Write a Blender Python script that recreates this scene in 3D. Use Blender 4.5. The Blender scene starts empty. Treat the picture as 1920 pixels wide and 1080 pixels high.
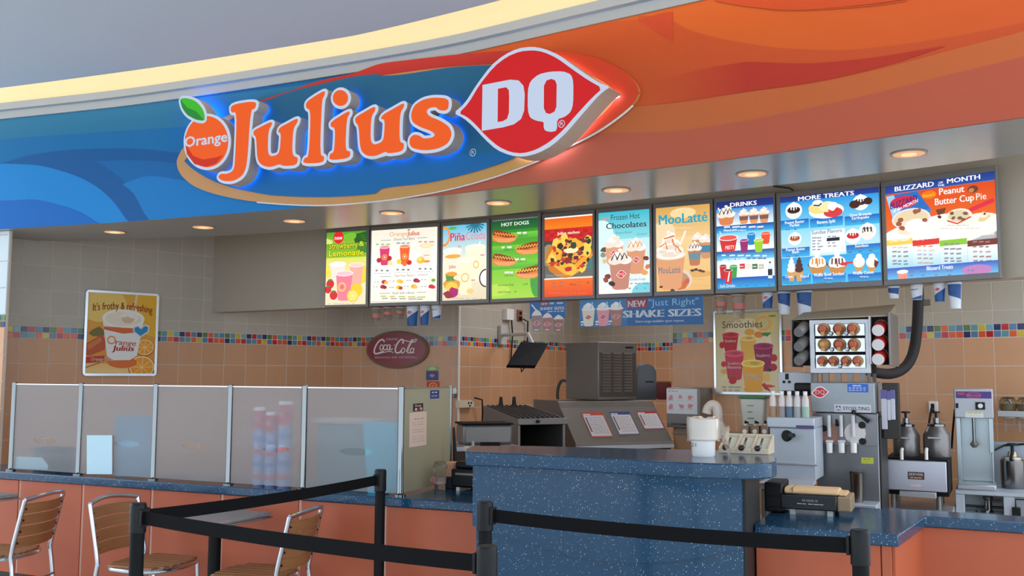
import bpy, math, random
from mathutils import Vector, Matrix
from mathutils.geometry import tessellate_polygon
random.seed(7)
S = bpy.context.scene
COL = S.collection
R = math.radians
PI = math.pi

def lin(c):
    out = []
    for v in c[:3]:
        v = v / 255.0
        out.append(v / 12.92 if v <= 0.04045 else ((v + 0.055) / 1.055) ** 2.4)
    return tuple(out) + (1.0,)

# ------------------------------------------------------------------ camera
F = 1800.0
EYE = 1.5
PITCH = math.atan(160 / F)
ROLL = 0.004
FWD = Vector((0, math.cos(PITCH), math.sin(PITCH)))
RT0 = Vector((1, 0, 0))
UP0 = Vector((0, -math.sin(PITCH), math.cos(PITCH)))
RT = RT0 * math.cos(ROLL) + UP0 * math.sin(ROLL)
UP = UP0 * math.cos(ROLL) - RT0 * math.sin(ROLL)
CAM = Vector((0, 0, EYE))
cd = bpy.data.cameras.new('camera')
cam = bpy.data.objects.new('camera', cd)
COL.objects.link(cam)
cd.sensor_width = 36
cd.lens = F * 36 / 1920
cd.clip_start = 0.05
m = Matrix((RT, UP, -FWD)).transposed().to_4x4()
m.translation = CAM
cam.matrix_world = m
S.camera = cam

# ------------------------------------------------------------------ world, exposure
w = bpy.data.worlds.new('daylight')
S.world = w
w.use_nodes = True
bg = w.node_tree.nodes['Background']
bg.inputs[0].default_value = lin((226, 240, 255))
bg.inputs[1].default_value = 2.6
S.view_settings.view_transform = 'Standard'
S.view_settings.look = 'None'
S.view_settings.gamma = 1
S.view_settings.exposure = 0.0
S.view_settings.use_curve_mapping = False

def area(name, loc, size, sy, energy, col, rot=(0, 0, 0)):
    l = bpy.data.lights.new(name, 'AREA')
    l.shape = 'RECTANGLE'
    l.size = size
    l.size_y = sy
    l.energy = energy
    l.color = lin(col)[:3]
    o = bpy.data.objects.new(name, l)
    COL.objects.link(o)
    o.location = loc
    o.rotation_euler = rot
    return o
# unseen area lamps added below the kitchen ceiling to brighten its walls and recess
area('kitchen_fill', (-0.6, 8.3, 2.9), 1.2, 0.5, 2, (255, 226, 196))
area('kitchen_fill', (1.15, 9.2, 2.9), 1.0, 1.0, 30, (240, 244, 255))
area('kitchen_fill', (1.9, 6.9, 2.9), 1.2, 0.5, 5, (255, 226, 190), (0, 0, R(-37)))

# ------------------------------------------------------------------ rays
def ray(px, py):
    return FWD + RT * ((px - 960) / F) + UP * ((540 - py) / F)
def at_z(px, py, z):
    d = ray(px, py)
    return CAM + d * ((z - EYE) / d.z)
def at_y(px, py, y):
    d = ray(px, py)
    return CAM + d * (y / d.y)

# ------------------------------------------------------------------ materials
MATS = {}
def nodes_of(name):
    mt = bpy.data.materials.new(name)
    mt.use_nodes = True
    nt = mt.node_tree
    return mt, nt, nt.nodes['Principled BSDF']
def mat(name, c, rough=0.5, metal=0.0, noise=0.0, scale=30.0, bump=0.0, stretch=None, spec=0.5, coat=0.0):
    if name in MATS: return MATS[name]
    mt, nt, b = nodes_of(name)
    b.inputs['Base Color'].default_value = lin(c)
    b.inputs['Roughness'].default_value = rough
    b.inputs['Metallic'].default_value = metal
    b.inputs['Specular IOR Level'].default_value = spec
    b.inputs['Coat Weight'].default_value = coat
    tc = nt.nodes.new('ShaderNodeTexCoord')
    mp = nt.nodes.new('ShaderNodeMapping')
    if stretch: mp.inputs['Scale'].default_value = stretch
    nz = nt.nodes.new('ShaderNodeTexNoise')
    nz.inputs['Scale'].default_value = scale
    nz.inputs['Detail'].default_value = 3
    nt.links.new(tc.outputs['Object'], mp.inputs[0])
    nt.links.new(mp.outputs[0], nz.inputs['Vector'])
    mx = nt.nodes.new('ShaderNodeMix')
    mx.data_type = 'RGBA'
    l = lin(c)
    n = max(noise, 0.02)
    mx.inputs['A'].default_value = tuple(max(0, v * (1 - n)) for v in l[:3]) + (1,)
    mx.inputs['B'].default_value = tuple(min(1, v * (1 + n)) for v in l[:3]) + (1,)
    nt.links.new(nz.outputs[0], mx.inputs['Factor'])
    nt.links.new(mx.outputs['Result'], b.inputs['Base Color'])
    if bump:
        bp = nt.nodes.new('ShaderNodeBump')
        bp.inputs['Strength'].default_value = bump
        bp.inputs['Distance'].default_value = 0.002
        nt.links.new(nz.outputs[0], bp.inputs['Height'])
        nt.links.new(bp.outputs[0], b.inputs['Normal'])
    MATS[name] = mt
    return mt
def emit(name, c, strength):
    if name in MATS: return MATS[name]
    mt, nt, b = nodes_of(name)
    b.inputs['Base Color'].default_value = (0.02, 0.02, 0.02, 1)
    b.inputs['Emission Color'].default_value = lin(c)
    b.inputs['Emission Strength'].default_value = strength
    b.inputs['Specular IOR Level'].default_value = 0.08
    MATS[name] = mt
    return mt
def print_mat(name, lit, strength=1.0, rough=0.45):
    mt, nt, b = nodes_of(name)
    a = nt.nodes.new('ShaderNodeAttribute')
    a.attribute_name = 'Col'
    b.inputs['Roughness'].default_value = rough
    if lit:
        b.inputs['Base Color'].default_value = (0.03, 0.03, 0.03, 1)
        nt.links.new(a.outputs['Color'], b.inputs['Emission Color'])
        b.inputs['Emission Strength'].default_value = strength
        b.inputs['Specular IOR Level'].default_value = 0.15
    else:
        nt.links.new(a.outputs['Color'], b.inputs['Base Color'])
    MATS[name] = mt
    return mt
def glass(name, c, rough=0.0, alpha_mix=0.0, ior=1.45, diff=0.0, dcol=(200, 205, 210), thin=False):
    if name in MATS: return MATS[name]
    mt = bpy.data.materials.new(name)
    mt.use_nodes = True
    nt = mt.node_tree
    nt.nodes.clear()
    o = nt.nodes.new('ShaderNodeOutputMaterial')
    g = nt.nodes.new('ShaderNodeBsdfPrincipled')
    g.inputs['Base Color'].default_value = lin(c)
    g.inputs['Roughness'].default_value = rough
    g.inputs['IOR'].default_value = ior
    g.inputs['Transmission Weight'].default_value = 1.0
    last = g.outputs[0]
    if alpha_mix:
        t = nt.nodes.new('ShaderNodeBsdfTransparent')
        t.inputs[0].default_value = lin(c)
        mx = nt.nodes.new('ShaderNodeMixShader')
        mx.inputs[0].default_value = alpha_mix
        nt.links.new(last, mx.inputs[1]); nt.links.new(t.outputs[0], mx.inputs[2])
        last = mx.outputs[0]
    if diff:
        d = nt.nodes.new('ShaderNodeBsdfDiffuse')
        d.inputs[0].default_value = lin(dcol)
        mx = nt.nodes.new('ShaderNodeMixShader')
        mx.inputs[0].default_value = diff
        nt.links.new(last, mx.inputs[1]); nt.links.new(d.outputs[0], mx.inputs[2])
        last = mx.outputs[0]
    nt.links.new(last, o.inputs[0])
    MATS[name] = mt
    return mt
def frosted(name, c, dc, clear=.35):
    # sand-blasted pane: part of the light scatters off it, part scatters through, the rest passes
    mt = bpy.data.materials.new(name); mt.use_nodes = True
    nt = mt.node_tree; nt.nodes.clear(); N = nt.nodes.new; L = nt.links.new
    o = N('ShaderNodeOutputMaterial'); d = N('ShaderNodeBsdfDiffuse'); tl = N('ShaderNodeBsdfTranslucent'); tr = N('ShaderNodeBsdfTransparent'); rf = N('ShaderNodeBsdfRefraction')
    d.inputs[0].default_value = lin(dc); tl.inputs[0].default_value = lin(c); tr.inputs[0].default_value = lin(c); rf.inputs[0].default_value = lin(c)
    rf.inputs['Roughness'].default_value = .06; rf.inputs['IOR'].default_value = 1.06
    m1 = N('ShaderNodeMixShader'); m1.inputs[0].default_value = .35; L(d.outputs[0], m1.inputs[1]); L(tl.outputs[0], m1.inputs[2])
    m2 = N('ShaderNodeMixShader'); m2.inputs[0].default_value = .5; L(tr.outputs[0], m2.inputs[1]); L(rf.outputs[0], m2.inputs[2])
    m3 = N('ShaderNodeMixShader'); m3.inputs[0].default_value = clear * 2; L(m1.outputs[0], m3.inputs[1]); L(m2.outputs[0], m3.inputs[2])
    L(m3.outputs[0], o.inputs[0]); MATS[name] = mt
    return mt
def speckle(name, c, spk, rough):
    mt, nt, b = nodes_of(name)
    tc = nt.nodes.new('ShaderNodeTexCoord')
    v = nt.nodes.new('ShaderNodeTexVoronoi')
    v.inputs['Scale'].default_value = 105
    v.inputs['Randomness'].default_value = 1
    cr = nt.nodes.new('ShaderNodeValToRGB')
    cr.color_ramp.elements[0].position = 0.15; cr.color_ramp.elements[0].color = (1, 1, 1, 1)
    cr.color_ramp.elements[1].position = 0.22; cr.color_ramp.elements[1].color = (0, 0, 0, 1)
    sep = nt.nodes.new('ShaderNodeSeparateColor')
    gt = nt.nodes.new('ShaderNodeMapRange')
    gt.inputs['From Min'].default_value = 0.4; gt.inputs['From Max'].default_value = 0.85
    gt.inputs['To Min'].default_value = 0.0; gt.inputs['To Max'].default_value = 1.0
    mul = nt.nodes.new('ShaderNodeMath'); mul.operation = 'MULTIPLY'
    mx = nt.nodes.new('ShaderNodeMix'); mx.data_type = 'RGBA'
    nz = nt.nodes.new('ShaderNodeTexNoise'); nz.inputs['Scale'].default_value = 60
    m2 = nt.nodes.new('ShaderNodeMix'); m2.data_type = 'RGBA'
    l = lin(c)
    m2.inputs['A'].default_value = tuple(x * 0.75 for x in l[:3]) + (1,)
    m2.inputs['B'].default_value = tuple(min(1, x * 1.25) for x in l[:3]) + (1,)
    L = nt.links.new
    L(tc.outputs['Object'], v.inputs['Vector']); L(tc.outputs['Object'], nz.inputs['Vector'])
    L(nz.outputs[0], m2.inputs['Factor'])
    L(v.outputs['Distance'], cr.inputs[0]); L(v.outputs['Color'], sep.inputs[0])
    L(sep.outputs[0], gt.inputs['Value']); L(gt.outputs[0], mul.inputs[0]); L(cr.outputs[0], mul.inputs[1])
    L(mul.outputs[0], mx.inputs['Factor']); L(m2.outputs['Result'], mx.inputs['A'])
    mx.inputs['B'].default_value = lin(spk)
    L(mx.outputs['Result'], b.inputs['Base Color'])
    b.inputs['Roughness'].default_value = rough
    MATS[name] = mt
    return mt
def tilemat(name, c, rough, var=0.10):
    mt, nt, b = nodes_of(name)
    oi = nt.nodes.new('ShaderNodeObjectInfo')
    tc = nt.nodes.new('ShaderNodeTexCoord')
    nz = nt.nodes.new('ShaderNodeTexNoise'); nz.inputs['Scale'].default_value = 3.0; nz.inputs['Detail'].default_value = 5
    add = nt.nodes.new('ShaderNodeMath'); add.operation = 'ADD'
    mu = nt.nodes.new('ShaderNodeMath'); mu.operation = 'MULTIPLY'; mu.inputs[1].default_value = 0.5
    mx = nt.nodes.new('ShaderNodeMix'); mx.data_type = 'RGBA'
    l = lin(c)
    mx.inputs['A'].default_value = tuple(x * (1 - var) for x in l[:3]) + (1,)
    mx.inputs['B'].default_value = tuple(min(1, x * (1 + var)) for x in l[:3]) + (1,)
    L = nt.links.new
    L(tc.outputs['Object'], nz.inputs['Vector'])
    L(oi.outputs['Random'], add.inputs[0]); L(nz.outputs[0], add.inputs[1]); L(add.outputs[0], mu.inputs[0])
    L(mu.outputs[0], mx.inputs['Factor']); L(mx.outputs['Result'], b.inputs['Base Color'])
    b.inputs['Roughness'].default_value = rough
    MATS[name] = mt
    return mt

PRINT = print_mat('printed_paper', False)
LIT = print_mat('backlit_film', True, 1.12, 0.3)
VINYL = print_mat('fascia_vinyl', False, rough=0.5)
VINYL.node_tree.nodes['Principled BSDF'].inputs['Specular IOR Level'].default_value = 0.2
STEEL = mat('brushed_steel', (182, 184, 188), 0.35, .6, 0.08, 8, 0.03, (1, 1, 40))
STEELD = mat('dull_steel', (132, 127, 122), 0.45, .55, 0.1, 8, 0.03, (1, 1, 40))
STEELF = mat('satin_steel_panel', (182, 188, 196), 0.45, 0.3, 0.06, 8, 0.02, (40, 1, 1))
CHROME = mat('polished_chrome', (126, 130, 130), 0.14, 1.0)
ALU = mat('anodised_aluminium', (205, 210, 218), 0.22, 1.0)
BLACK = mat('black_plastic', (14, 14, 15), 0.45, noise=0.2, spec=.3)
BLACKM = mat('matt_black_paint', (13, 13, 14), 0.6, noise=0.1, spec=.2)
BELT = mat('black_webbing', (15, 15, 17), 0.8, noise=0.25, scale=400, bump=0.3, spec=.15)
WHITE = mat('white_plastic', (235, 232, 228), 0.4)
CREAM = mat('cream_plastic', (222, 208, 180), 0.45)
TAN = mat('tan_plastic', (222, 186, 140), 0.5)
BEIGE = mat('beige_wall', (196, 186, 172), 0.6, noise=0.04)
GREYFR = mat('grey_frame', (104, 104, 106), 0.4, 0.2)
WOOD = mat('teak_slats', (158, 108, 66), 0.45, noise=0.25, scale=6, stretch=(1, 1, 14))
GRANITE = speckle('blue_speckled_solid_surface', (22, 66, 96), (200, 216, 228), 0.16)
ORANGEP = mat('orange_laminate', (180, 88, 54), 0.5, noise=0.18, scale=3.5)
RED = mat('red_plastic', (180, 30, 32), 0.4)
NAVY = mat('navy_plastic', (30, 34, 80), 0.5)
DARKM = mat('dark_steel_panel', (58, 56, 54), 0.5, 0.6, 0.1)  # dark steel for side panels, base cabinets and the straw holder
CLEAR = glass('clear_plastic', (245, 245, 245), 0.05, 0.55)
FROST = frosted('frosted_glass', (236, 236, 238), (222, 224, 228))
FROSTT = frosted('tan_frosted_glass', (206, 202, 176), (190, 184, 156), .12)
def pane_glass(name):
    mt = bpy.data.materials.new(name); mt.use_nodes = True; nt = mt.node_tree; nt.nodes.clear(); N = nt.nodes.new; L = nt.links.new
    o = N('ShaderNodeOutputMaterial'); t = N('ShaderNodeBsdfTransparent'); g = N('ShaderNodeBsdfGlossy'); m_ = N('ShaderNodeMixShader')
    t.inputs[0].default_value = (.95, .97, .96, 1); g.inputs['Roughness'].default_value = .03; m_.inputs[0].default_value = .05
    L(t.outputs[0], m_.inputs[1]); L(g.outputs[0], m_.inputs[2]); L(m_.outputs[0], o.inputs[0])
    return mt
CLEARG = pane_glass('clear_glass')
GROUT = mat('grout', (216, 204, 188), 0.8)

# ------------------------------------------------------------------ mesh builder
class MB:
    def __init__(s):
        s.v = []; s.f = []; s.c = []
    def add(s, vs, fs, col=None):
        o = len(s.v)
        s.v.extend([tuple(p) for p in vs])
        for f in fs:
            s.f.append([i + o for i in f])
            s.c.append(col)
        return s
    def box(s, x0, x1, y0, y1, z0, z1, col=None):
        vs = [(x0, y0, z0), (x1, y0, z0), (x1, y1, z0), (x0, y1, z0), (x0, y0, z1), (x1, y0, z1), (x1, y1, z1), (x0, y1, z1)]
        return s.add(vs, [(0, 3, 2, 1), (4, 5, 6, 7), (0, 1, 5, 4), (1, 2, 6, 5), (2, 3, 7, 6), (3, 0, 4, 7)], col)
    def hexa(s, b, t):      # bottom 4 pts, top 4 pts (ccw from above)
        return s.add(list(b) + list(t), [(0, 3, 2, 1), (4, 5, 6, 7), (0, 1, 5, 4), (1, 2, 6, 5), (2, 3, 7, 6), (3, 0, 4, 7)])
    def lathe(s, prof, c=(0, 0, 0), n=20, axis=(0, 0, 1), sx=1.0, sy=1.0, cap=True):
        a = Vector(axis).normalized()
        h = Vector((1, 0, 0)) if abs(a.x) < 0.9 else Vector((0, 1, 0))
        u = (h - a * h.dot(a)).normalized(); w_ = a.cross(u)
        c = Vector(c)
        vs = []; fs = []
        for (r, z) in prof:
            for k in range(n):
                t = 2 * PI * k / n
                vs.append(c + a * z + u * (r * sx * math.cos(t)) + w_ * (r * sy * math.sin(t)))
        for i in range(len(prof) - 1):
            for k in range(n):
                k2 = (k + 1) % n
                fs.append((i * n + k, i * n + k2, (i + 1) * n + k2, (i + 1) * n + k))
        if cap:
            fs.append(tuple(reversed(range(n))))
            fs.append(tuple((len(prof) - 1) * n + k for k in range(n)))
        return s.add(vs, fs)
    def cyl(s, c, r, z0, z1, n=20, axis=(0, 0, 1)):
        return s.lathe([(r, z0), (r, z1)], c, n, axis)
    def tube(s, pts, r, n=10, radii=None, flat=None):
        pts = [Vector(p) for p in pts]
        vs = []; fs = []
        prev = None
        for i, p in enumerate(pts):
            d = (pts[min(i + 1, len(pts) - 1)] - pts[max(i - 1, 0)]).normalized()
            if prev is None:
                h = Vector((0, 0, 1)) if abs(d.z) < 0.9 else Vector((1, 0, 0))
                u = (h - d * h.dot(d)).normalized()
            else:
                u = (prev - d * prev.dot(d)).normalized()
            prev = u
            w_ = d.cross(u)
            rr = radii[i] if radii else r
            for k in range(n):
                t = 2 * PI * k / n
                vs.append(p + u * (rr * math.cos(t)) + w_ * (rr * math.sin(t)))
        for i in range(len(pts) - 1):
            for k in range(n):
                k2 = (k + 1) % n
                fs.append((i * n + k, i * n + k2, (i + 1) * n + k2, (i + 1) * n + k))
        fs.append(tuple(reversed(range(n))))
        fs.append(tuple((len(pts) - 1) * n + k for k in range(n)))
        return s.add(vs, fs)
    def prism(s, poly, f0, f1, holes=()):
        # poly: 2-D pts; f0(p), f1(p): back/front 3-D points
        loops = [list(poly)] + [list(h) for h in holes]
        flat = [p for l in loops for p in l]
        tris = tessellate_polygon([[Vector((p[0], p[1], 0)) for p in l] for l in loops])
        n = len(flat)
        vs = [f0(p) for p in flat] + [f1(p) for p in flat]
        fs = []
        for t in tris:
            a, b, c = [flat[i] for i in t]
            ar = (b[0] - a[0]) * (c[1] - a[1]) - (b[1] - a[1]) * (c[0] - a[0])
            if abs(ar) < 1e-12: continue
            t = t if ar > 0 else (t[0], t[2], t[1])
            fs.append(tuple(n + i for i in t))
            fs.append((t[0], t[2], t[1]))
        o = 0
        for li, l in enumerate(loops):
            k = len(l)
            for i in range(k):
                j = (i + 1) % k
                fs.append((o + i, o + j, n + o + j, n + o + i))
            o += k
        return s.add(vs, fs)
    def mesh(s, name, m_, smooth=True):
        me = bpy.data.meshes.new(name)
        me.from_pydata(s.v, [], s.f)
        if any(c is not None for c in s.c):
            at = me.color_attributes.new('Col', 'FLOAT_COLOR', 'CORNER')
            i = 0
            buf = []
            for f, c in zip(s.f, s.c):
                if c is None: c = (1, 1, 1, 1)
                if isinstance(c[0], (tuple, list)):
                    for k in range(len(f)): buf.extend(c[k])
                else:
                    for k in range(len(f)): buf.extend(c)
            at.data.foreach_set('color', buf)
        if m_: me.materials.append(m_)
        me.update()
        if smooth:
            me.shade_smooth()
            me.set_sharp_from_angle(angle=R(35))
        return me
    def build(s, name, m_, parent=None, bevel=0.0, label=None, smooth=True, kind=None):
        o = bpy.data.objects.new(name, s.mesh(name, m_, smooth))
        COL.objects.link(o)
        if parent: o.parent = parent
        if bevel:
            b = o.modifiers.new('bevel', 'BEVEL')
            b.width = bevel; b.segments = 2; b.limit_method = 'ANGLE'; b.angle_limit = R(40)
        if label: o['label'] = label
        if kind: o['kind'] = kind
        return o

def tag(o, label=None, cat=None, group=None, kind=None):
    if label: o['label'] = label
    if cat: o['category'] = cat
    if group: o['group'] = group
    if kind: o['kind'] = kind
    return o

class Thing:
    def __init__(s, name, label, cat, loc, rot=0.0, group=None, kind=None):
        s.o = bpy.data.objects.new(name, None)
        s.o.empty_display_size = 0.1
        COL.objects.link(s.o)
        s.o.location = loc
        s.o.rotation_euler = (0, 0, rot)
        tag(s.o, label, cat, group, kind)
        s.M = Matrix.Translation(Vector(loc)) @ Matrix.Rotation(rot, 4, 'Z')
        s.I = s.M.inverted()
    def lp(s, px, py, y=0.0):
        c = s.I @ CAM
        d = s.I.to_3x3() @ ray(px, py)
        t = (y - c.y) / d.y
        p = c + d * t
        return p.x, p.z
    def lpz(s, px, py, z):
        c = s.I @ CAM
        d = s.I.to_3x3() @ ray(px, py)
        p = c + d * ((z - c.z) / d.z)
        return p.x, p.y
    def rect(s, px0, py0, px1, py1, y=0.0):
        # local x0, x1, z0, z1 of a picture rectangle on the front plane y
        xa, _ = s.lp(px0, (py0 + py1) / 2, y); xb, _ = s.lp(px1, (py0 + py1) / 2, y)
        _, za = s.lp((px0 + px1) / 2, py1, y); _, zb = s.lp((px0 + px1) / 2, py0, y)
        return xa, xb, za, zb
    def bx(s, name, m_, px0, py0, px1, py1, y0, y1, bevel=0.004, parent=None, z0=None, z1=None, label=None):
        xa, xb, za, zb = s.rect(px0, py0, px1, py1, y0)
        if z0 is not None: za = z0
        if z1 is not None: zb = z1
        return MB().box(xa, xb, y0, y1, za, zb).build(name, m_, parent or s.o, bevel, label)
    def art(s, name, art, px0, py0, px1, py1, y, m_=None, parent=None, label=None):
        xa, xb, za, zb = s.rect(px0, py0, px1, py1, y)
        return art.build(name, Vector((xa, y, zb)), Vector((1, 0, 0)), Vector((0, 0, 1)), xb - xa, zb - za, m_ or PRINT, parent or s.o, label)

# ------------------------------------------------------------------ printed art
TXT = {}
def text_mesh(body, bold):
    bold = 0.0
    k = (body, bold)
    if k in TXT: return TXT[k]
    cu = bpy.data.curves.new('t', 'FONT')
    cu.body = body
    cu.size = 1.0
    cu.resolution_u = 2
    cu.offset = bold
    cu.fill_mode = 'FRONT'
    ob = bpy.data.objects.new('t', cu)
    COL.objects.link(ob)
    me = bpy.data.meshes.new_from_object(ob)
    v = [(p.co.x, p.co.y) for p in me.vertices]
    f = [tuple(p.vertices) for p in me.polygons]
    bpy.data.objects.remove(ob); bpy.data.curves.remove(cu); bpy.data.meshes.remove(me)
    x0 = min((p[0] for p in v), default=0); x1 = max((p[0] for p in v), default=1)
    TXT[k] = ([(p[0] - x0, p[1]) for p in v], f, x1 - x0)
    return TXT[k]

class Art:
    # drawing space: box = (left, top, right, bottom) in any unit, k = slope of the horizontals in that space
    def __init__(s, base=None, base2=None, box=(0, 0, 1, 1), k=0.0):
        s.items = []; s.L = 0
        s.b = box; s.k = k
        if base:
            s.k = 0; s.r(box[0], box[1], box[2], box[3], base, base2); s.k = k
    def D(s, x, y): return y - s.k * (x - s.b[0])
    def put(s, pts, faces, col):
        b = s.b
        pts = [((x - b[0]) / (b[2] - b[0]), (y - b[1]) / (b[3] - b[1])) for x, y in pts]
        s.items.append((pts, faces, col, s.L)); s.L += 1
        return s
    def r(s, u0, v0, u1, v1, c, c2=None):
        a = lin(c); b = lin(c2 or c)
        h = s.D(u0, 0); v0 += h; v1 += h
        return s.put([(u0, v0), (u1, v0), (u1, v1), (u0, v1)], [(0, 3, 2, 1)], [a, a, b, b])
    def p(s, pts, c):
        pts = [(x, s.D(x, y)) for x, y in pts]
        tr = tessellate_polygon([[Vector((x, y, 0)) for x, y in pts]])
        fs = []
        for t in tr:
            a, b, d = [pts[i] for i in t]
            ar = (b[0] - a[0]) * (d[1] - a[1]) - (b[1] - a[1]) * (d[0] - a[0])
            fs.append(t if ar < 0 else (t[0], t[2], t[1]))
        return s.put(list(pts), fs, lin(c))
    def e(s, u, v, ru, rv, c, n=18, a0=0, a1=360, c2=None):
        k_ = s.k; v = s.D(u, v); s.k = 0
        r_ = s._e(u, v, ru, rv, c, n, a0, a1, c2); s.k = k_
        return r_
    def _e(s, u, v, ru, rv, c, n, a0, a1, c2):
        pts = [(u + ru * math.cos(R(a0 + (a1 - a0) * k / n)), v + rv * math.sin(R(a0 + (a1 - a0) * k / n))) for k in range(n + (0 if a1 - a0 == 360 else 1))]
        if c2:
            pts = [(u, v)] + pts
            k = len(pts)
            return s.put(pts, [(0, (i % (k - 1)) + 1 if i < k - 1 else 1, i) for i in range(1, k)][:], [lin(c2)] + [lin(c)] * (k - 1))
        return s.p(pts, c)
    def ring(s, u, v, ru, rv, t, c, n=24):
        pts = []; fs = []
        v = s.D(u, v)
        for k in range(n):
            a = 2 * PI * k / n
            pts.append((u + ru * math.cos(a), v + rv * math.sin(a)))
            pts.append((u + ru * (1 - t) * math.cos(a), v + rv * (1 - t) * math.sin(a)))
        for k in range(n):
            j = (k + 1) % n
            fs.append((2 * k, 2 * k + 1, 2 * j + 1, 2 * j))
        return s.put(pts, fs, lin(c))
    def line(s, pts, wd, c, asp=1.0):
        o = []; q = []
        pts = [(x, s.D(x, y)) for x, y in pts]
        n = len(pts)
        for i in range(n):
            a = pts[max(0, i - 1)]; b = pts[min(n - 1, i + 1)]
            dx, dy = (b[0] - a[0]), (b[1] - a[1]) * asp
            l = math.hypot(dx, dy) or 1
            nx, ny = -dy / l * wd / 2, dx / l * wd / 2 / asp
            o.append((pts[i][0] + nx, pts[i][1] + ny)); q.append((pts[i][0] - nx, pts[i][1] - ny))
        v = o + q
        return s.put(v, [(i, i + 1, n + i + 1, n + i) for i in range(n - 1)], lin(c))
    def t(s, body, u, v, h, c, wd=None, asp=1.0, al='c', bold=0.0, shear=0.0, tilt=0.0, arch=0.0):
        # h: cap height in v; wd: total width in u (else natural with asp = board width / height)
        V, Fs, W = text_mesh(body, bold)
        v = s.D(u, v)
        sy = h / 0.70
        sx = (wd / W) if wd else sy / asp
        tw = W * sx
        u0 = u - tw / 2 if al == 'c' else (u if al == 'l' else u - tw)
        sh = [0.0] if bold < .03 else [-bold * .45, 0.0, bold * .45]
        for q in sh:
            pts = []
            for x, y in V:
                xx = u0 + (x + q + shear * y) * sx
                yy = v - y * sy + tilt * (xx - u)
                if arch: yy += arch * ((xx - u) / (tw / 2)) ** 2
                pts.append((xx, yy))
            s.put(pts, Fs, lin(c))
            s.L -= 1
        s.L += 1
        return s
    def bars(s, u0, u1, v, h, c, n=4):
        # illegible small print: short dashes
        c = tuple(v * .62 + 215 * .38 for v in c)
        x = u0
        rnd = random.Random(int(u0 * 1000 + v * 7919))
        while x < u1:
            l = (u1 - u0) / n * rnd.uniform(0.5, 0.95)
            s.r(x, v - h / 2, min(x + l, u1), v + h / 2, c); s.L -= 1
            x += (u1 - u0) / n
        s.L += 1
        return s
    def cup(s, u, v, wd, h, body, top=None, band=None, rim=None, txt=None, cream=False, drizzle=None, asp=1.0):
        # v = bottom; tapered cup with elliptical rim
        k_ = s.k; v = s.D(u, v); s.k = 0
        hb = wd * 0.36; ht = wd * 0.5
        el = wd * 0.16 * asp
        s.p([(u - ht, v - h), (u + ht, v - h), (u + hb, v), (u + hb * 0.6, v + el * 0.5), (u - hb * 0.6, v + el * 0.5), (u - hb, v)], body)
        if band:
            s.p([(u - ht * .92, v - h * .7), (u + ht * .92, v - h * .7), (u + ht * .8, v - h * .3), (u - ht * .8, v - h * .3)], band)
        s.e(u, v - h, ht * 1.08, el * 1.1, rim or (245, 240, 235))
        s.e(u, v - h, ht * 0.95, el * 0.85, top or body)
        if cream:
            for k, (ku, kv, kr) in enumerate(((-.25, .05, .3), (.22, .03, .3), (0, -.1, .36), (-.1, -.35, .26), (.12, -.5, .2), (0, -.75, .1))):
                s.e(u + ku * wd, v - h + kv * wd * asp * .6, kr * wd, kr * wd * asp * .62, (252, 247, 240) if k % 2 else (238, 226, 212), 12)
            if drizzle:
                for q in (-.25, 0, .2):
                    s.line([(u + (q - .15) * wd, v - h), (u + q * wd, v - h - .3 * wd * asp), (u + (q + .12) * wd, v - h - .05 * wd * asp)], wd * .06, drizzle, asp)
        if txt: s.t(txt[0], u, v - h * .42, h * .2, txt[1], wd * .55, bold=0.02)
        s.k = k_
        return s
    def blob(s, u, v, ru, rv, c, n=9, seed=1, j=0.25):
        rnd = random.Random(seed)
        pts = []
        k_ = s.k; v = s.D(u, v); s.k = 0
        for k in range(n):
            a = 2 * PI * k / n
            q = 1 + rnd.uniform(-j, j)
            pts.append((u + ru * q * math.cos(a), v + rv * q * math.sin(a)))
        s.p(pts, c); s.k = k_
        return s
    def build(s, name, org, ux, uz, W, H, m_, parent=None, label=None, step=0.00004):
        n = Vector(ux).cross(Vector(uz))             # faces the viewer
        mb = MB()
        for pts, fs, col, L in s.items:
            for f in fs:
                P = [(pts[i][0], pts[i][1]) + tuple((col[i] if isinstance(col, list) else col)[:3]) for i in f]
                if any(p[0] < 0 or p[0] > 1 or p[1] < 0 or p[1] > 1 for p in P):
                    for ax, sg, lim in ((0, 1, 0), (0, -1, -1), (1, 1, 0), (1, -1, -1)):
                        o = []
                        for i in range(len(P)):
                            a = P[i - 1]; b = P[i]
                            da = a[ax] * sg - lim; db = b[ax] * sg - lim
                            if (da < 0) != (db < 0):
                                t = da / (da - db)
                                o.append(tuple(x + (y - x) * t for x, y in zip(a, b)))
                            if db >= 0: o.append(b)
                        P = o
                        if not P: break
                if len(P) < 3: continue
                ar = sum(P[i - 1][0] * P[i][1] - P[i][0] * P[i - 1][1] for i in range(len(P)))
                if abs(ar) < 1e-10: continue
                if ar > 0: P = P[::-1]
                o = len(mb.v)
                for p in P: mb.v.append(tuple(org + ux * (p[0] * W) - uz * (p[1] * H) + n * ((L + 1) * step)))
                mb.f.append(list(range(o, o + len(P))))
                mb.c.append([p[2:5] + (1.0,) for p in P])
        return mb.build(name, m_, parent, 0, label, smooth=False)

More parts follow.
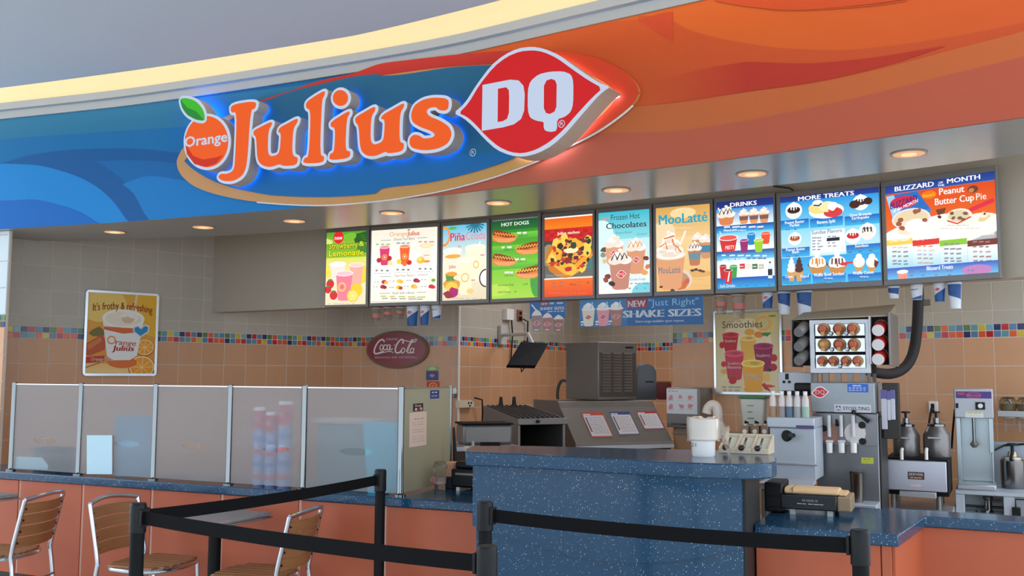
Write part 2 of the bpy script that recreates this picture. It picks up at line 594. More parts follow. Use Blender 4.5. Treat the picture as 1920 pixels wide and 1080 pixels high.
def dq_lips(a, u, v, wd, h, asp=1.0, white=(245, 240, 240), red=(205, 30, 40)):
    k_ = a.k; v = a.D(u, v); a.k = 0
    pts = [(-.5, .08), (-.36, -.15), (-.18, -.42), (0, -.5), (.2, -.42), (.36, -.2), (.5, -.05), (.36, .15), (.18, .42), (0, .5), (-.2, .45), (-.36, .25)]
    a.p([(u + x * wd, v + y * h) for x, y in pts], white)
    a.p([(u + x * wd * .86, v + y * h * .86) for x, y in pts], red)
    a.t('DQ', u, v + h * .17, h * .36, white, wd * .5, bold=0.03)
    a.k = k_
    return a

# ------------------------------------------------------------------ plan curves
def catmull(pts, n=8):
    out = []
    P = [pts[0] * 2 - pts[1]] + list(pts) + [pts[-1] * 2 - pts[-2]]
    for i in range(1, len(P) - 2):
        for k in range(n):
            t = k / n
            a, b, c, d = P[i - 1], P[i], P[i + 1], P[i + 2]
            out.append(0.5 * ((2 * b) + (c - a) * t + (2 * a - 5 * b + 4 * c - d) * t * t + (3 * b - 3 * c + d - a) * t ** 3))
    out.append(pts[-1])
    return out
class Curve:
    def __init__(s, pts):
        s.p = [Vector((p.x, p.y)) for p in pts]
        s.s = [0.0]
        for a, b in zip(s.p, s.p[1:]): s.s.append(s.s[-1] + (b - a).length)
    def seg(s, q):
        i = 0
        while i < len(s.s) - 2 and s.s[i + 1] < q: i += 1
        return i
    def tan(s, q):
        i = s.seg(q)
        def tv(k):
            k = max(0, min(len(s.p) - 1, k))
            a = s.p[max(0, k - 1)]; b = s.p[min(len(s.p) - 1, k + 1)]
            return (b - a).normalized()
        t = (q - s.s[i]) / (s.s[i + 1] - s.s[i])
        return (tv(i).lerp(tv(i + 1), t)).normalized()
    def pos(s, q, d=0.0):
        i = s.seg(q)
        t = (q - s.s[i]) / (s.s[i + 1] - s.s[i])
        p = s.p[i].lerp(s.p[i + 1], t)
        g = s.tan(q)
        return p + Vector((g.y, -g.x)) * d           # toward the viewer
    def P(s, q, z, d=0.0):
        p = s.pos(q, d)
        return Vector((p.x, p.y, z))
    def hit(s, px, py, d=0.0):
        r = ray(px, py)
        lo, hi = 0.0, s.s[-1]
        f = lambda q: (lambda p: p.x * r.y - p.y * r.x)(s.pos(q, d))
        if f(lo) > 0 or f(hi) < 0:
            return (lo if f(lo) > 0 else hi, EYE + r.z / r.y * s.pos(lo if f(lo) > 0 else hi, d).y)
        for _ in range(36):
            m_ = (lo + hi) / 2
            if f(m_) < 0: lo = m_
            else: hi = m_
        q = (lo + hi) / 2
        return q, EYE + r.z / r.y * s.pos(q, d).y

def interp(tab, x):
    for (a, b), (c, d) in zip(tab, tab[1:]):
        if x <= c: return b + (d - b) * (x - a) / (c - a)
    (a, b), (c, d) = tab[-2:]
    return b + (d - b) * (x - a) / (c - a)

def pchip(tab, x):
    # smooth monotone curve through the table
    n = len(tab)
    if n < 3: return interp(tab, x)
    d = [(tab[i + 1][1] - tab[i][1]) / (tab[i + 1][0] - tab[i][0]) for i in range(n - 1)]
    i = 0
    while i < n - 2 and x > tab[i + 1][0]: i += 1
    def m_(k):
        if k == 0: return d[0]
        if k == n - 1: return d[-1]
        a, b = d[k - 1], d[k]
        return 0.0 if a * b <= 0 else 2 * a * b / (a + b)
    h = tab[i + 1][0] - tab[i][0]
    t = min(max((x - tab[i][0]) / h, 0), 1)
    return (tab[i][1] * (1 + 2 * t) * (1 - t) ** 2 + m_(i) * h * t * (1 - t) ** 2 + tab[i + 1][1] * t * t * (3 - 2 * t) + m_(i + 1) * h * t * t * (t - 1))
SOF = EYE + 1.05          # soffit height
FASTOP = EYE + 1.96
fas_px = [(-260, 444), (-120, 437), (0, 430), (200, 418.5), (326, 409.5), (470, 398), (600, 387), (705, 378), (860, 363), (1100, 333), (1373, 299), (1630, 262.7), (1903, 224), (2150, 188)]
FAS = Curve(catmull([at_z(x, y, SOF).xy for x, y in fas_px], 6))
sof_px = [(-200, 455), (30, 452), (210, 448), (420, 442), (610, 429), (930, 403), (1100, 384), (1450, 348), (1670, 322), (1877, 295), (2100, 262)]
SOB = Curve(catmull([at_z(x, y, SOF).xy for x, y in sof_px], 6))
cei_px = [(-300, 195), (-120, 178), (0, 165), (170, 143), (346, 118), (584, 80), (700, 59), (940, 0), (1150, -62), (1400, -150), (1700, -270), (2000, -420)]
CEIZ = EYE + 1.96
CEI = Curve(catmull([at_z(x, y, CEIZ).xy for x, y in cei_px], 6))

# ================================================================== STRUCTURE
def struct(o, label=None):
    o['kind'] = 'structure'
    if label: o['label'] = label
    return o
FLOORM = mat('mall_floor_tile', (206, 200, 190), 0.35, noise=0.08, scale=2)
fl = MB(); fl.box(-14, 14, -12, 14, -0.1, 0)
struct(fl.build('floor', FLOORM), 'pale mall floor below the counters')

CEILM = mat('painted_ceiling', (204, 215, 228), 0.8, noise=0.02)
cm = MB()
edge = CEI.p
n = len(edge)
vs = []
for p in edge: vs.append((p.x, p.y, CEIZ))
for p in edge: vs.append((p.x * 1.6, -3.5, CEIZ))
for p in edge: vs.append((p.x, p.y, CEIZ + 0.09))
for p in edge: vs.append((p.x * 1.6, -3.5, CEIZ + 0.09))
fs = []
for i in range(n - 1):
    fs.append((i, i + 1, n + i + 1, n + i))
    fs.append((2 * n + i, 3 * n + i, 3 * n + i + 1, 2 * n + i + 1))
    fs.append((i, 2 * n + i, 2 * n + i + 1, i + 1))
cm.add(vs, fs)
struct(cm.build('ceiling', CEILM), 'pale grey dropped ceiling with a curved edge before the sign wall')

# fascia wall (sign band) with cornice and cove
def sweep(mb, cv, prof, n=60, s0=0.0, s1=None, close=True):
    s1 = s1 if s1 is not None else cv.s[-1]
    k = len(prof); vs = []; fs = []
    for i in range(n + 1):
        q = s0 + (s1 - s0) * i / n
        for d, z in prof: vs.append(cv.P(q, z, d))
    for i in range(n):
        for j in range(k if close else k - 1):
            j2 = (j + 1) % k
            fs.append((i * k + j, (i + 1) * k + j, (i + 1) * k + j2, i * k + j2))
    if close:
        fs.append(tuple(range(k))); fs.append(tuple(n * k + j for j in reversed(range(k))))
    return mb.add(vs, fs)
FASBASE = mat('fascia_board', (200, 110, 60), 0.5)
fascia = struct(sweep(MB(), FAS, [(0, SOF + 0.062), (0, FASTOP - 0.02), (-0.1, FASTOP - 0.02), (-0.1, SOF + 0.062)]).build('wall_fascia', FASBASE), 'curved sign wall in blue and orange above the counter')
CORN = mat('cornice_paint', (158, 168, 176), 0.6)
cb = sweep(MB(), FAS, [(0.0, FASTOP - 0.075), (0.015, FASTOP - 0.075), (0.02, FASTOP - 0.02), (0.045, FASTOP - 0.015), (0.05, FASTOP + 0.035), (0.0, FASTOP + 0.035)])
struct(cb.build('trim_1', CORN, smooth=False), 'pale grey stepped cornice along the top of the sign wall')
COVE = mat('cove_paint', (252, 232, 190), 0.8)
cv = sweep(MB(), FAS, [(0.0, FASTOP - 0.02), (0.0, FASTOP + 0.45), (-0.1, FASTOP + 0.45), (-0.1, FASTOP - 0.02)])
struct(cv.build('wall_cove', COVE, smooth=False), 'light cove wall glowing warm above the cornice')
ct = MB(); sweep(ct, FAS, [(-0.1, FASTOP + 0.45), (0.9, FASTOP + 0.45), (0.9, FASTOP + 0.5), (-0.1, FASTOP + 0.5)])
struct(ct.build('trim_2', COVE, smooth=False), 'top of the light cove')
tubem = emit('warm_cove_tube', (255, 204, 118), 7.5)
ctb = MB()
sweep(ctb, FAS, [(0.56, FASTOP + 0.14), (0.53, FASTOP + 0.14), (0.53, FASTOP + 0.17), (0.56, FASTOP + 0.17)], s0=0.3)
tag(ctb.build('cove_lamp', tubem), 'warm tube lamp hidden on the ceiling edge lighting the cove', 'lamp')

# soffit slab: fascia bottom to back edge
SOFM = mat('soffit_laminate', (150, 146, 142), 0.22, 0.0, 0.05, 4, 0.02, (1, 12, 1))
sm = MB()
N = 60
vs = []; fs = []
for i in range(N + 1):
    a = FAS.P(FAS.s[-1] * i / N, SOF); b = SOB.P(SOB.s[-1] * i / N, SOF)
    vs += [a, b, b + Vector((0, 0, .06)), a + Vector((0, 0, .06))]
for i in range(N):
    for j in range(4):
        j2 = (j + 1) % 4
        fs.append((4 * i + j, 4 * i + j2, 4 * i + 4 + j2, 4 * i + 4 + j))
sm.add(vs, fs)
struct(sm.build('trim_3', SOFM, smooth=False), 'grey soffit under the sign wall holding the downlights')

# fascia printing: bands of vinyl laid on the curved face
class Vinyl:
    def __init__(s): s.mb = MB(); s.k = 0
    def band(s, top, bot, c, c2=None, x0=None, x1=None, base=0.0006):
        s.k += 1
        d = base + s.k * 0.0006
        x0 = max(top[0][0], bot[0][0]) if x0 is None else x0
        x1 = min(top[-1][0], bot[-1][0]) if x1 is None else x1
        a = lin(c); b = lin(c2 or c)
        xs = [x0] + [g for g in range(-252, 2300, 9) if x0 + .5 < g < x1 - .5] + [x1]     # one common grid, so layers never cross
        n = len(xs) - 1
        vs = []; fs = []
        for x in xs:
            for tb in (top, bot):
                q, z = FAS.hit(x, pchip(tb, x), d)
                z = min(max(z, SOF + 0.001), FASTOP - 0.021)
                vs.append(FAS.P(q, z, d))
        o = len(s.mb.v)
        s.mb.v.extend([tuple(v) for v in vs])
        for i in range(n):
            f = (2 * i, 2 * i + 1, 2 * i + 3, 2 * i + 2)
            s.mb.f.append([o + j for j in f])
            t0 = (xs[i] - x0) / (x1 - x0); t1 = (xs[i + 1] - x0) / (x1 - x0)
            ca = tuple(p + (q2 - p) * t0 for p, q2 in zip(a, b)); cb_ = tuple(p + (q2 - p) * t1 for p, q2 in zip(a, b))
            s.mb.c.append([ca, ca, cb_, cb_])
V = Vinyl()
TOPX = [(-250, -100), (2300, -500)]
BOT = [(-250, 600), (2300, 600)]
# blue half
V.band(TOPX, BOT, (12, 102, 160), None, x0=-250, x1=715)
V.band([(-250, 300), (0, 262), (250, 244), (400, 235), (715, 225)], [(-250, 400), (0, 320), (170, 300), (300, 298), (420, 312), (715, 350)], (10, 108, 168), x0=-250, x1=715)
V.band([(-250, 255), (0, 224), (200, 202), (350, 185), (560, 160), (715, 135)], [(-250, 300), (0, 262), (250, 244), (400, 235), (560, 228), (715, 225)], (36, 116, 160), x0=-250, x1=715)
V.band([(-250, 340), (0, 306), (60, 290), (150, 280), (230, 278), (330, 286), (420, 300), (715, 340)], BOT, (10, 88, 150), x0=-250, x1=715)
V.band([(-250, 308), (0, 307), (60, 309), (120, 322), (170, 343), (210, 375), (240, 416)], BOT, (18, 130, 200), x0=-250, x1=240)
V.band([(180, 302), (240, 300), (330, 306), (420, 325), (715, 360)], [(180, 303), (215, 325), (245, 355), (265, 390), (277, 420), (290, 600), (715, 600)], (12, 100, 164), x0=181, x1=715)
V.band([(230, 345), (280, 330), (330, 336), (420, 352), (715, 380)], [(230, 346), (250, 362), (265, 390), (277, 420), (290, 600), (715, 600)], (18, 120, 188), x0=231, x1=715)
V.band([(-250, 350), (0, 376), (60, 374), (110, 384), (150, 398), (186, 420)], BOT, (12, 102, 182), x0=-250, x1=186)
# orange half
V.band(TOPX, BOT, (214, 108, 42), (198, 78, 38), x0=715, x1=2250)
V.band([(715, 150), (1197, 30), (1240, 30), (1290, 55), (1370, 76), (1480, 91), (1570, 94), (1660, 87), (1775, 70), (1920, 42), (2250, -60)], BOT, (196, 82, 40), (188, 76, 42), x0=1197, x1=2250)
V.band([(715, 150), (1000, 70), (1100, 50), (1203, 36), (1240, 70), (1290, 88)], [(715, 300), (1173, 201), (1240, 195), (1290, 190)], (206, 96, 40), (196, 82, 40), x0=715, x1=1290)
V.band([(1195, 38), (1262, 22), (1266, 24)], [(1195, 38), (1240, 65), (1266, 80)], (196, 72, 42), x0=1195, x1=1262)
V.band([(1230, 150), (1340, 125), (1399, 116)], [(1230, 196), (1340, 180), (1399, 172)], (196, 82, 40), (178, 54, 40), x0=1232, x1=1399)
V.band([(1399, 116), (1505, 119), (1612, 111), (1775, 85)], [(1399, 172), (1527, 153), (1655, 124), (1775, 86)], (178, 54, 40), x0=1399, x1=1772)
V.band([(715, 230), (1000, 212), (1173, 201), (1292, 190), (1399, 173), (1527, 156), (1655, 128), (1783, 94), (1920, 58), (2250, -50)], BOT, (190, 102, 56), (190, 96, 52), x0=715, x1=2250)
V.band([(715, 262), (1000, 256), (1117, 250), (1228, 248), (1356, 233), (1484, 209), (1613, 181.5), (1741, 149.5), (1920, 105), (2250, 10)], BOT, (182, 92, 68), (178, 84, 62), x0=715, x1=2250)
V.band([(1340, 2), (1480, 19), (1600, 12), (1700, 0), (1800, -20)], [(1340, 2), (1348, 3), (1480, 20), (1600, 14), (1700, 2), (1800, -20)], (196, 76, 40), x0=1345, x1=1700)
V.band([(1330, -100), (1900, -250)], [(1330, 0), (1400, 12), (1484, 18.5), (1600, 11), (1700, -2), (1800, -20), (1900, -45)], (200, 78, 40), x0=1340, x1=1880)
V.mb.build('printed_graphic', VINYL, fascia, smooth=False)

# tiled walls ------------------------------------------------------------
ZM = EYE + 0.36          # top of mosaic strip
MR = 0.0476
Z_CEIL = 2.98
PEACH = tilemat('peach_glazed_tile', (206, 154, 114), 0.34, 0.08)
CREAMT = tilemat('cream_glazed_tile', (186, 176, 160), 0.34, 0.06)
MOS = [tilemat('mosaic_%s' % nme, c, 0.18, 0.06) for nme, c in (('teal', (92, 150, 156)), ('navy', (34, 38, 96)), ('red', (186, 34, 40)), ('blue', (88, 124, 160)),
       ('green', (84, 122, 62)), ('orange', (224, 88, 44)), ('yellow', (204, 180, 50)), ('pale_teal', (120, 168, 176)))]
seqA = [3, 4, 0, 6, 7, 1, 2, 3, 1, 4, 5, 0]
seqB = [5, 1, 3, 5, 2, 3, 0, 5, 6, 3, 2, 5]
def tile_mesh(name, m_, e):
    mb = MB()
    mb.add([(0, 0, 0), (1, 0, 0), (1, 0, 1), (0, 0, 1), (e, -1, e), (1 - e, -1, e), (1 - e, -1, 1 - e), (e, -1, 1 - e)],
           [(4, 5, 6, 7), (0, 1, 5, 4), (1, 2, 6, 5), (2, 3, 7, 6), (3, 0, 4, 7)])
    return mb.mesh(name, m_, smooth=False)
TM = {'p': tile_mesh('tile', PEACH, 0.008), 'c': tile_mesh('tile', CREAMT, 0.008)}
MM = [tile_mesh('mosaic_tile', m_, 0.04) for m_ in MOS]
def tiled_wall(name, label, A, B, tw=0.2, zlow=0.55, ztop=Z_CEIL, from_end=False, phase=0, depth=0.12):
    A = Vector((A[0], A[1], 0)); B = Vector((B[0], B[1], 0))
    d = (B - A); L = d.length
    rot = math.atan2(d.y, d.x)
    root = MB().box(0, L, 0, depth, 0, ztop).build(name, GROUT)
    root.location = A; root.rotation_euler = (0, 0, rot)
    struct(root, label)
    g = 0.005
    def put(mesh, nm, x, z, w_, h_, t=0.0022):
        o = bpy.data.objects.new(nm, mesh)
        COL.objects.link(o)
        o.parent = root
        o.location = (x + g / 2, 0, z + g / 2); o.scale = (w_ - g, t, h_ - g)
    cols = []
    x = L if from_end else 0.0
    while (x > 0.03 if from_end else x < L - 0.03):
        if from_end:
            x2 = max(0, x - tw); cols.append((x2, x)); x = x2
        else:
            x2 = min(L, x + tw); cols.append((x, x2)); x = x2
    rows = []
    z = ZM - 2 * MR
    while z > zlow: rows.append((z - 0.2, z, 'p')); z -= 0.2
    rows.append((ZM, ZM + 0.095, 'c'))
    z = ZM + 0.095
    while z < ztop - 0.02: rows.append((z, min(z + 0.2, ztop), 'c')); z += 0.2
    for x0, x1 in cols:
        for z0, z1, k in rows: put(TM[k], 'tile', x0, z0, x1 - x0, z1 - z0)
    mw = tw / 4
    nm = int(L / mw + 0.5)
    for i in range(nm):
        x0 = (L - (i + 1) * mw) if from_end else i * mw
        if x0 < -0.001 or x0 + mw > L + 0.01: continue
        j = (i if not from_end else -i) + phase
        put(MM[seqA[j % 12]], 'mosaic_tile', x0, ZM - MR, mw, MR)
        put(MM[seqB[j % 12]], 'mosaic_tile', x0, ZM - 2 * MR, mw, MR)
    return root
A0 = Vector((-4.10, 7.43)); A1 = at_y(645, 633, 9.79).xy; A2 = at_y(859, 630, 9.36).xy
A3 = at_y(1101, 650, 11.8).xy; A4 = at_y(1272, 650, 10.9).xy
B0 = at_y(1261, 624, 8.43).xy; B1 = at_y(1920, 606, 6.6).xy
B1 = B0 + (B1 - B0) * 1.5
tiled_wall('wall_left', 'peach and cream tiled wall with a mosaic strip, left of the kitchen', A0, A1, 0.22, from_end=True)
tiled_wall('wall_middle', 'peach tiled wall behind the oval red sign', A1, A2, 0.2, phase=6)
tiled_wall('wall_recess', 'tiled side wall of the kitchen recess', A2 + (A2 - A1).normalized() * 0.012, A3, 0.2, phase=4)
tiled_wall('wall_back', 'tiled back wall of the kitchen recess', A3, A4, 0.2, phase=7)
tiled_wall('wall_right', 'peach tiled wall behind the soft serve machines', B0, B1, 0.2, phase=1)
# return of the recess, edge trim
d = (A4 - B0)
ret = MB().box(0, d.length, -0.10, 0, 0, Z_CEIL)
o = ret.build('wall_return', BEIGE); o.location = (B0.x, B0.y, 0); o.rotation_euler = (0, 0, math.atan2(d.y, d.x)); struct(o)
tr = MB().cyl((A2.x + 0.01, A2.y - 0.012, 0), 0.012, 0.8, 2.6, 10).build('trim_4', WHITE); struct(tr, 'white corner bead of the tiled wall')
# kitchen ceiling
kc = MB(); kc.box(-5.5, 6.5, 4.6, 13, Z_CEIL, Z_CEIL + 0.08)
# keep it behind the fascia: prism following the soffit back edge
pts = [(p.x, p.y) for p in FAS.p] + [(6.5, 13), (-6.5, 13)]
kc = MB().prism([(p[0], p[1] + 0.06) for p in pts], lambda p: (p[0], p[1], Z_CEIL), lambda p: (p[0], p[1], Z_CEIL + 0.06))
struct(kc.build('ceiling_kitchen', BEIGE), 'kitchen ceiling behind the sign wall')
# left pillar
pil = Thing('wall_pillar', 'white tiled pillar at the left end of the counter', None, at_y(9, 640, 7.12) * 1.0, R(-24), kind='structure')
pil.o.location.z = 0
pil = pil
PILM = mat('pillar_tile_white', (206, 214, 216), 0.35)
PM = MB(); PM.box(-0.9, 0, 0.0, 0.02, 0, SOF - .002); PM.build('pillar_core', GROUT, pil.o)
pm = tile_mesh('tile', PILM, 0.012)
zz = ZM + 0.06
def ptile(mesh, nme, x, z, w_, h_):
    o = bpy.data.objects.new(nme, mesh); COL.objects.link(o); o.parent = pil.o
    o.location = (x + .002, 0, z + .002); o.scale = (w_ - .004, .006, h_ - .004)
for i in range(4):
    for k in range(4):
        z0 = zz + .2 * k
        if z0 < SOF - .02: ptile(pm, 'tile', -.2 * (i + 1), z0, .2, min(.2, SOF - z0))
    for k in range(5): ptile(TM['p'], 'tile', -.2 * (i + 1), zz - 2 * MR - .2 * (k + 1), .2, .2)
    for k in range(4):
        ptile(MM[(4, 3, 5, 0)[k]], 'mosaic_tile', -.2 * i - .05 * (k + 1), zz - MR, .05, MR)
        ptile(MM[(1, 6, 2, 7)[k]], 'mosaic_tile', -.2 * i - .05 * (k + 1), zz - 2 * MR, .05, MR)

# bulkhead that carries the menu boards ------------------------------------
BZ = EYE + 0.545
frame_px = [607, 691, 824, 918, 1014.5, 1116.5, 1224.5, 1340, 1457.5, 1656, 1878]
bot_tab = [(380, 580.5), (500, 578.5), (607, 577), (691, 575), (824, 571.5), (918, 568), (1014.5, 564), (1116.5, 560), (1224.5, 556), (1340, 551.5), (1457.5, 546.5), (1656, 536.5), (1878, 522), (2080, 507)]
BK = [at_z(x, y, BZ).xy for x, y in bot_tab if x > 550]
def on_wall(px):
    r = ray(px, 600); e = A1 - A0
    t = (r.x * A0.y - r.y * A0.x) / (r.y * e.x - r.x * e.y)
    return A0 + e * t
wl = on_wall(397)
BK = [wl + (wl - BK[0]).normalized() * 0.3, wl * 0.55 + BK[0] * 0.45] + BK
BUL = Curve([Vector(p) for p in BK])
bk = MB()
k = len(BK); vs = []; fs = []
for i, p in enumerate(BK):
    t = (BK[min(i + 1, k - 1)] - BK[max(i - 1, 0)]).normalized()
    nb = Vector((-t.y, t.x)) * 0.16
    for q, z in ((p, BZ), (p, Z_CEIL), (p + nb, Z_CEIL), (p + nb, BZ)): vs.append((q.x, q.y, z))
for i in range(k - 1):
    for j in range(4):
        j2 = (j + 1) % 4
        fs.append((4 * i + j, 4 * i + 4 + j, 4 * i + 4 + j2, 4 * i + j2))
fs += [(0, 1, 2, 3), tuple(4 * (k - 1) + j for j in (3, 2, 1, 0))]
bk.add(vs, fs)
BULM = mat('bulkhead_panel', (180, 168, 150), 0.5, noise=0.03)
struct(bk.build('wall_bulkhead', BULM, smooth=False), 'beige bulkhead that carries the row of menu boards')

# ================================================================== MENU BOARDS
FRAMEM = mat('board_frame', (128, 124, 122), 0.5)
boards = []
def board(i, label, zs, zo, box, k, draw, top_px):
    pl, pr = frame_px[i], frame_px[i + 1]
    ql, _ = BUL.hit(pl, interp(bot_tab, pl), .079); qr, _ = BUL.hit(pr, interp(bot_tab, pr), .079)
    a = BUL.pos(ql, 0.05); b = BUL.pos(qr, 0.05)
    ang = math.atan2((b - a).y, (b - a).x)
    L = (b - a).length
    t = Thing('menu_board', label, 'menu board', (a.x, a.y, BZ - 0.004), ang, 'backlit menu boards over the counter')
    art = Art(box=box, k=k)
    draw(art)
    px = [zo[0] + box[0] / zs, zo[0] + box[2] / zs]
    my = k * (box[2] - box[0]) / 2
    py = [zo[1] + (box[1] + my) / zs, zo[1] + (box[3] + my) / zs]
    xa, xb, za, zb = t.rect(px[0], py[0], px[1], py[1], -0.028)
    g = 0.006
    zt = zb + 0.03
    lb = MB(); lb.hexa([(g, 0, 0), (L - g, 0, 0), (L - .03, .045, 0), (.03, .045, 0)], [(g, 0, zt), (L - g, 0, zt), (L - .03, .045, zt), (.03, .045, zt)]); lb.build('light_box', GREYFR, t.o, 0.002)
    f = MB()
    f.box(g, L - g, -0.03, 0.0, 0, za)
    f.box(g, L - g, -0.03, 0.0, zb, zt)
    f.box(g, xa, -0.03, 0.0, za, zb); f.box(xb, L - g, -0.03, 0.0, za, zb)
    f.build('frame', FRAMEM, t.o, 0.002)
    pn = MB().box(xa, xb, -0.02, -0.001, za, zb).build('diffuser_panel', WHITE, t.o)
    art.build('printed_film', Vector((xa, -0.0205, zb)), Vector((1, 0, 0)), Vector((0, 0, 1)), xb - xa, zb - za, LIT, pn)
    boards.append(t)
    return t
GR = (96, 100, 108)
def b1(a):
    a.r(105, 180, 497, 420, (84, 160, 40), (196, 214, 60)); a.r(105, 420, 497, 640, (222, 226, 90), (250, 226, 180)); a.r(105, 640, 497, 885, (252, 232, 196), (246, 226, 190))
    a.blob(440, 250, 90, 70, (40, 92, 30), 12, 3); a.blob(330, 220, 60, 35, (120, 190, 50), 9, 5); a.blob(130, 300, 40, 60, (214, 232, 130), 9, 8)
    for q in range(5): a.e(450 + 12 * (q % 3), 215 + q * 22, 26, 9, (52, 112, 34))
    a.e(222, 228, 50, 62, (222, 34, 36)); a.t('new', 222, 252, 42, (255, 250, 245), 74, bold=.03)
    a.r(105, 292, 497, 430, (110, 170, 36), (150, 196, 50)); a.blob(455, 340, 50, 50, (70, 130, 40), 11, 6)
    for dx in (-4, 4): a.t('Strawberry', 132 + dx, 343, 56, (60, 104, 20), 275, al='l', bold=.04); a.t('Lemonade', 132 + dx, 415, 52, (60, 104, 20), 335, al='l', bold=.04)
    a.t('Strawberry', 132, 340, 56, (252, 238, 50), 275, al='l', bold=.02); a.t('&', 445, 318, 48, (250, 232, 30), 45)
    a.t('Lemonade', 132, 412, 52, (252, 236, 20), 335, al='l', bold=.035)
    a.e(455, 590, 60, 90, (250, 214, 60)); a.e(130, 560, 40, 60, (250, 226, 90))
    a.cup(400, 690, 130, 190, (244, 178, 160), (250, 210, 200), rim=(255, 240, 235))
    a.cup(220, 640, 150, 150, (252, 230, 220), (255, 246, 240))
    a.cup(285, 830, 160, 250, (246, 128, 150), (252, 200, 205), rim=(255, 246, 244))
    a.ring(265, 710, 38, 45, .3, (250, 210, 90)); a.e(265, 710, 12, 14, (246, 100, 90))
    for x, y, r in ((150, 680, 38), (130, 735, 32), (185, 790, 38)):
        a.e(x, y, r, r * 1.15, (214, 36, 40)); a.e(x, y - r, r * .6, r * .25, (80, 140, 50))
    a.e(405, 740, 58, 66, (252, 206, 40)); a.e(370, 795, 58, 62, (250, 224, 110)); a.ring(370, 795, 58, 62, .16, (248, 200, 40))
    for q in range(6): a.line([(370, 795), (370 + 44 * math.cos(q), 795 + 46 * math.sin(q))], 3, (255, 246, 200))
    a.bars(125, 420, 872, 4, (130, 120, 90), 5)
def fruitcup(a, x, y, c, top, fr):
    a.cup(x, y, 100, 170, c, top); a.ring(x, y - 70, 26, 28, .35, (250, 170, 60)); a.e(x, y - 70, 8, 9, (250, 240, 220))
    for q, (dx, dy, cc) in enumerate(fr): a.e(x + dx, y + dy, 24, 24, cc)
def b2(a):
    a.r(540, 165, 1180, 525, (240, 232, 214), (255, 252, 244)); a.r(540, 525, 1180, 880, (255, 252, 244), (244, 238, 222))
    a.t('Orange', 715, 222, 42, (236, 150, 46), 172, al='l', bold=.02, shear=.1); a.t('Julius', 888, 216, 46, (216, 84, 40), 118, al='l', bold=.05, shear=.1)
    a.e(905, 158, 14, 6, (80, 150, 50))
    a.line([(630, 262), (732, 258)], 4, GR); a.t('Choose Your Blend', 858, 258, 26, GR, 205); a.line([(985, 238), (1082, 232)], 4, GR)
    for x, c in ((660, (120, 180, 80)), (860, (90, 140, 200)), (1075, (240, 110, 90))): a.bars(x - 75, x + 75, 300 - (x - 660) * .06, 14, c, 3)
    fruitcup(a, 672, 495, (218, 60, 110), (240, 150, 170), [(-55, -40, (190, 40, 50)), (48, -60, (190, 40, 60)), (55, -15, (236, 230, 150))])
    fruitcup(a, 868, 486, (238, 100, 50), (244, 150, 90), [(-55, -20, (246, 214, 70)), (45, -12, (210, 40, 40)), (0, 0, (236, 120, 50))])
    a.cup(1075, 470, 115, 160, (250, 238, 220), (252, 232, 190), rim=(250, 200, 130)); a.e(1020, 450, 38, 34, (250, 190, 60)); a.e(1010, 440, 24, 22, (252, 220, 120)); a.e(1078, 462, 34, 12, (246, 150, 50)); a.t('Julius', 1076, 410, 16, (216, 70, 40), 55, bold=.03)
    for x in (655, 860, 1075):
        for q in range(3): a.bars(x - 70 + q * 52, x - 40 + q * 52, 555 - (x - 655) * .05, 16, (90, 84, 84), 1)
        a.bars(x - 85, x + 85, 582 - (x - 655) * .05, 5, (150, 140, 130), 6)
    a.line([(630, 612), (735, 610)], 4, GR); a.t('Then Your Flavor', 862, 612, 24, GR, 190); a.line([(995, 595), (1095, 588)], 4, GR)
    for x, y, c, d in ((672, 665, (200, 40, 50), (240, 180, 90)), (820, 655, (250, 210, 70), (246, 190, 60)), (980, 645, (160, 40, 60), (190, 50, 80)), (1125, 635, (250, 240, 200), (120, 170, 60)),
                       (660, 712, (190, 40, 60), (150, 30, 40)), (815, 715, (250, 190, 60), (190, 60, 40)), (958, 703, (250, 180, 50), (252, 200, 90)), (1125, 700, (214, 50, 60), (214, 50, 60))):
        a.e(x, y, 26, 20, c); a.e(x + 20, y + 6, 20, 16, d); a.bars(x - 95, x - 40, y + 2, 8, (160, 150, 150), 2)
    a.line([(630, 778), (735, 774)], 4, GR); a.t('Finish with a Boost', 862, 778, 24, GR, 210); a.line([(990, 760), (1080, 756)], 4, GR)
    a.bars(640, 1080, 806, 14, (190, 190, 60), 5); a.bars(655, 1080, 826, 9, (110, 110, 100), 5); a.line([(550, 862), (1170, 840)], 3, (120, 110, 100))
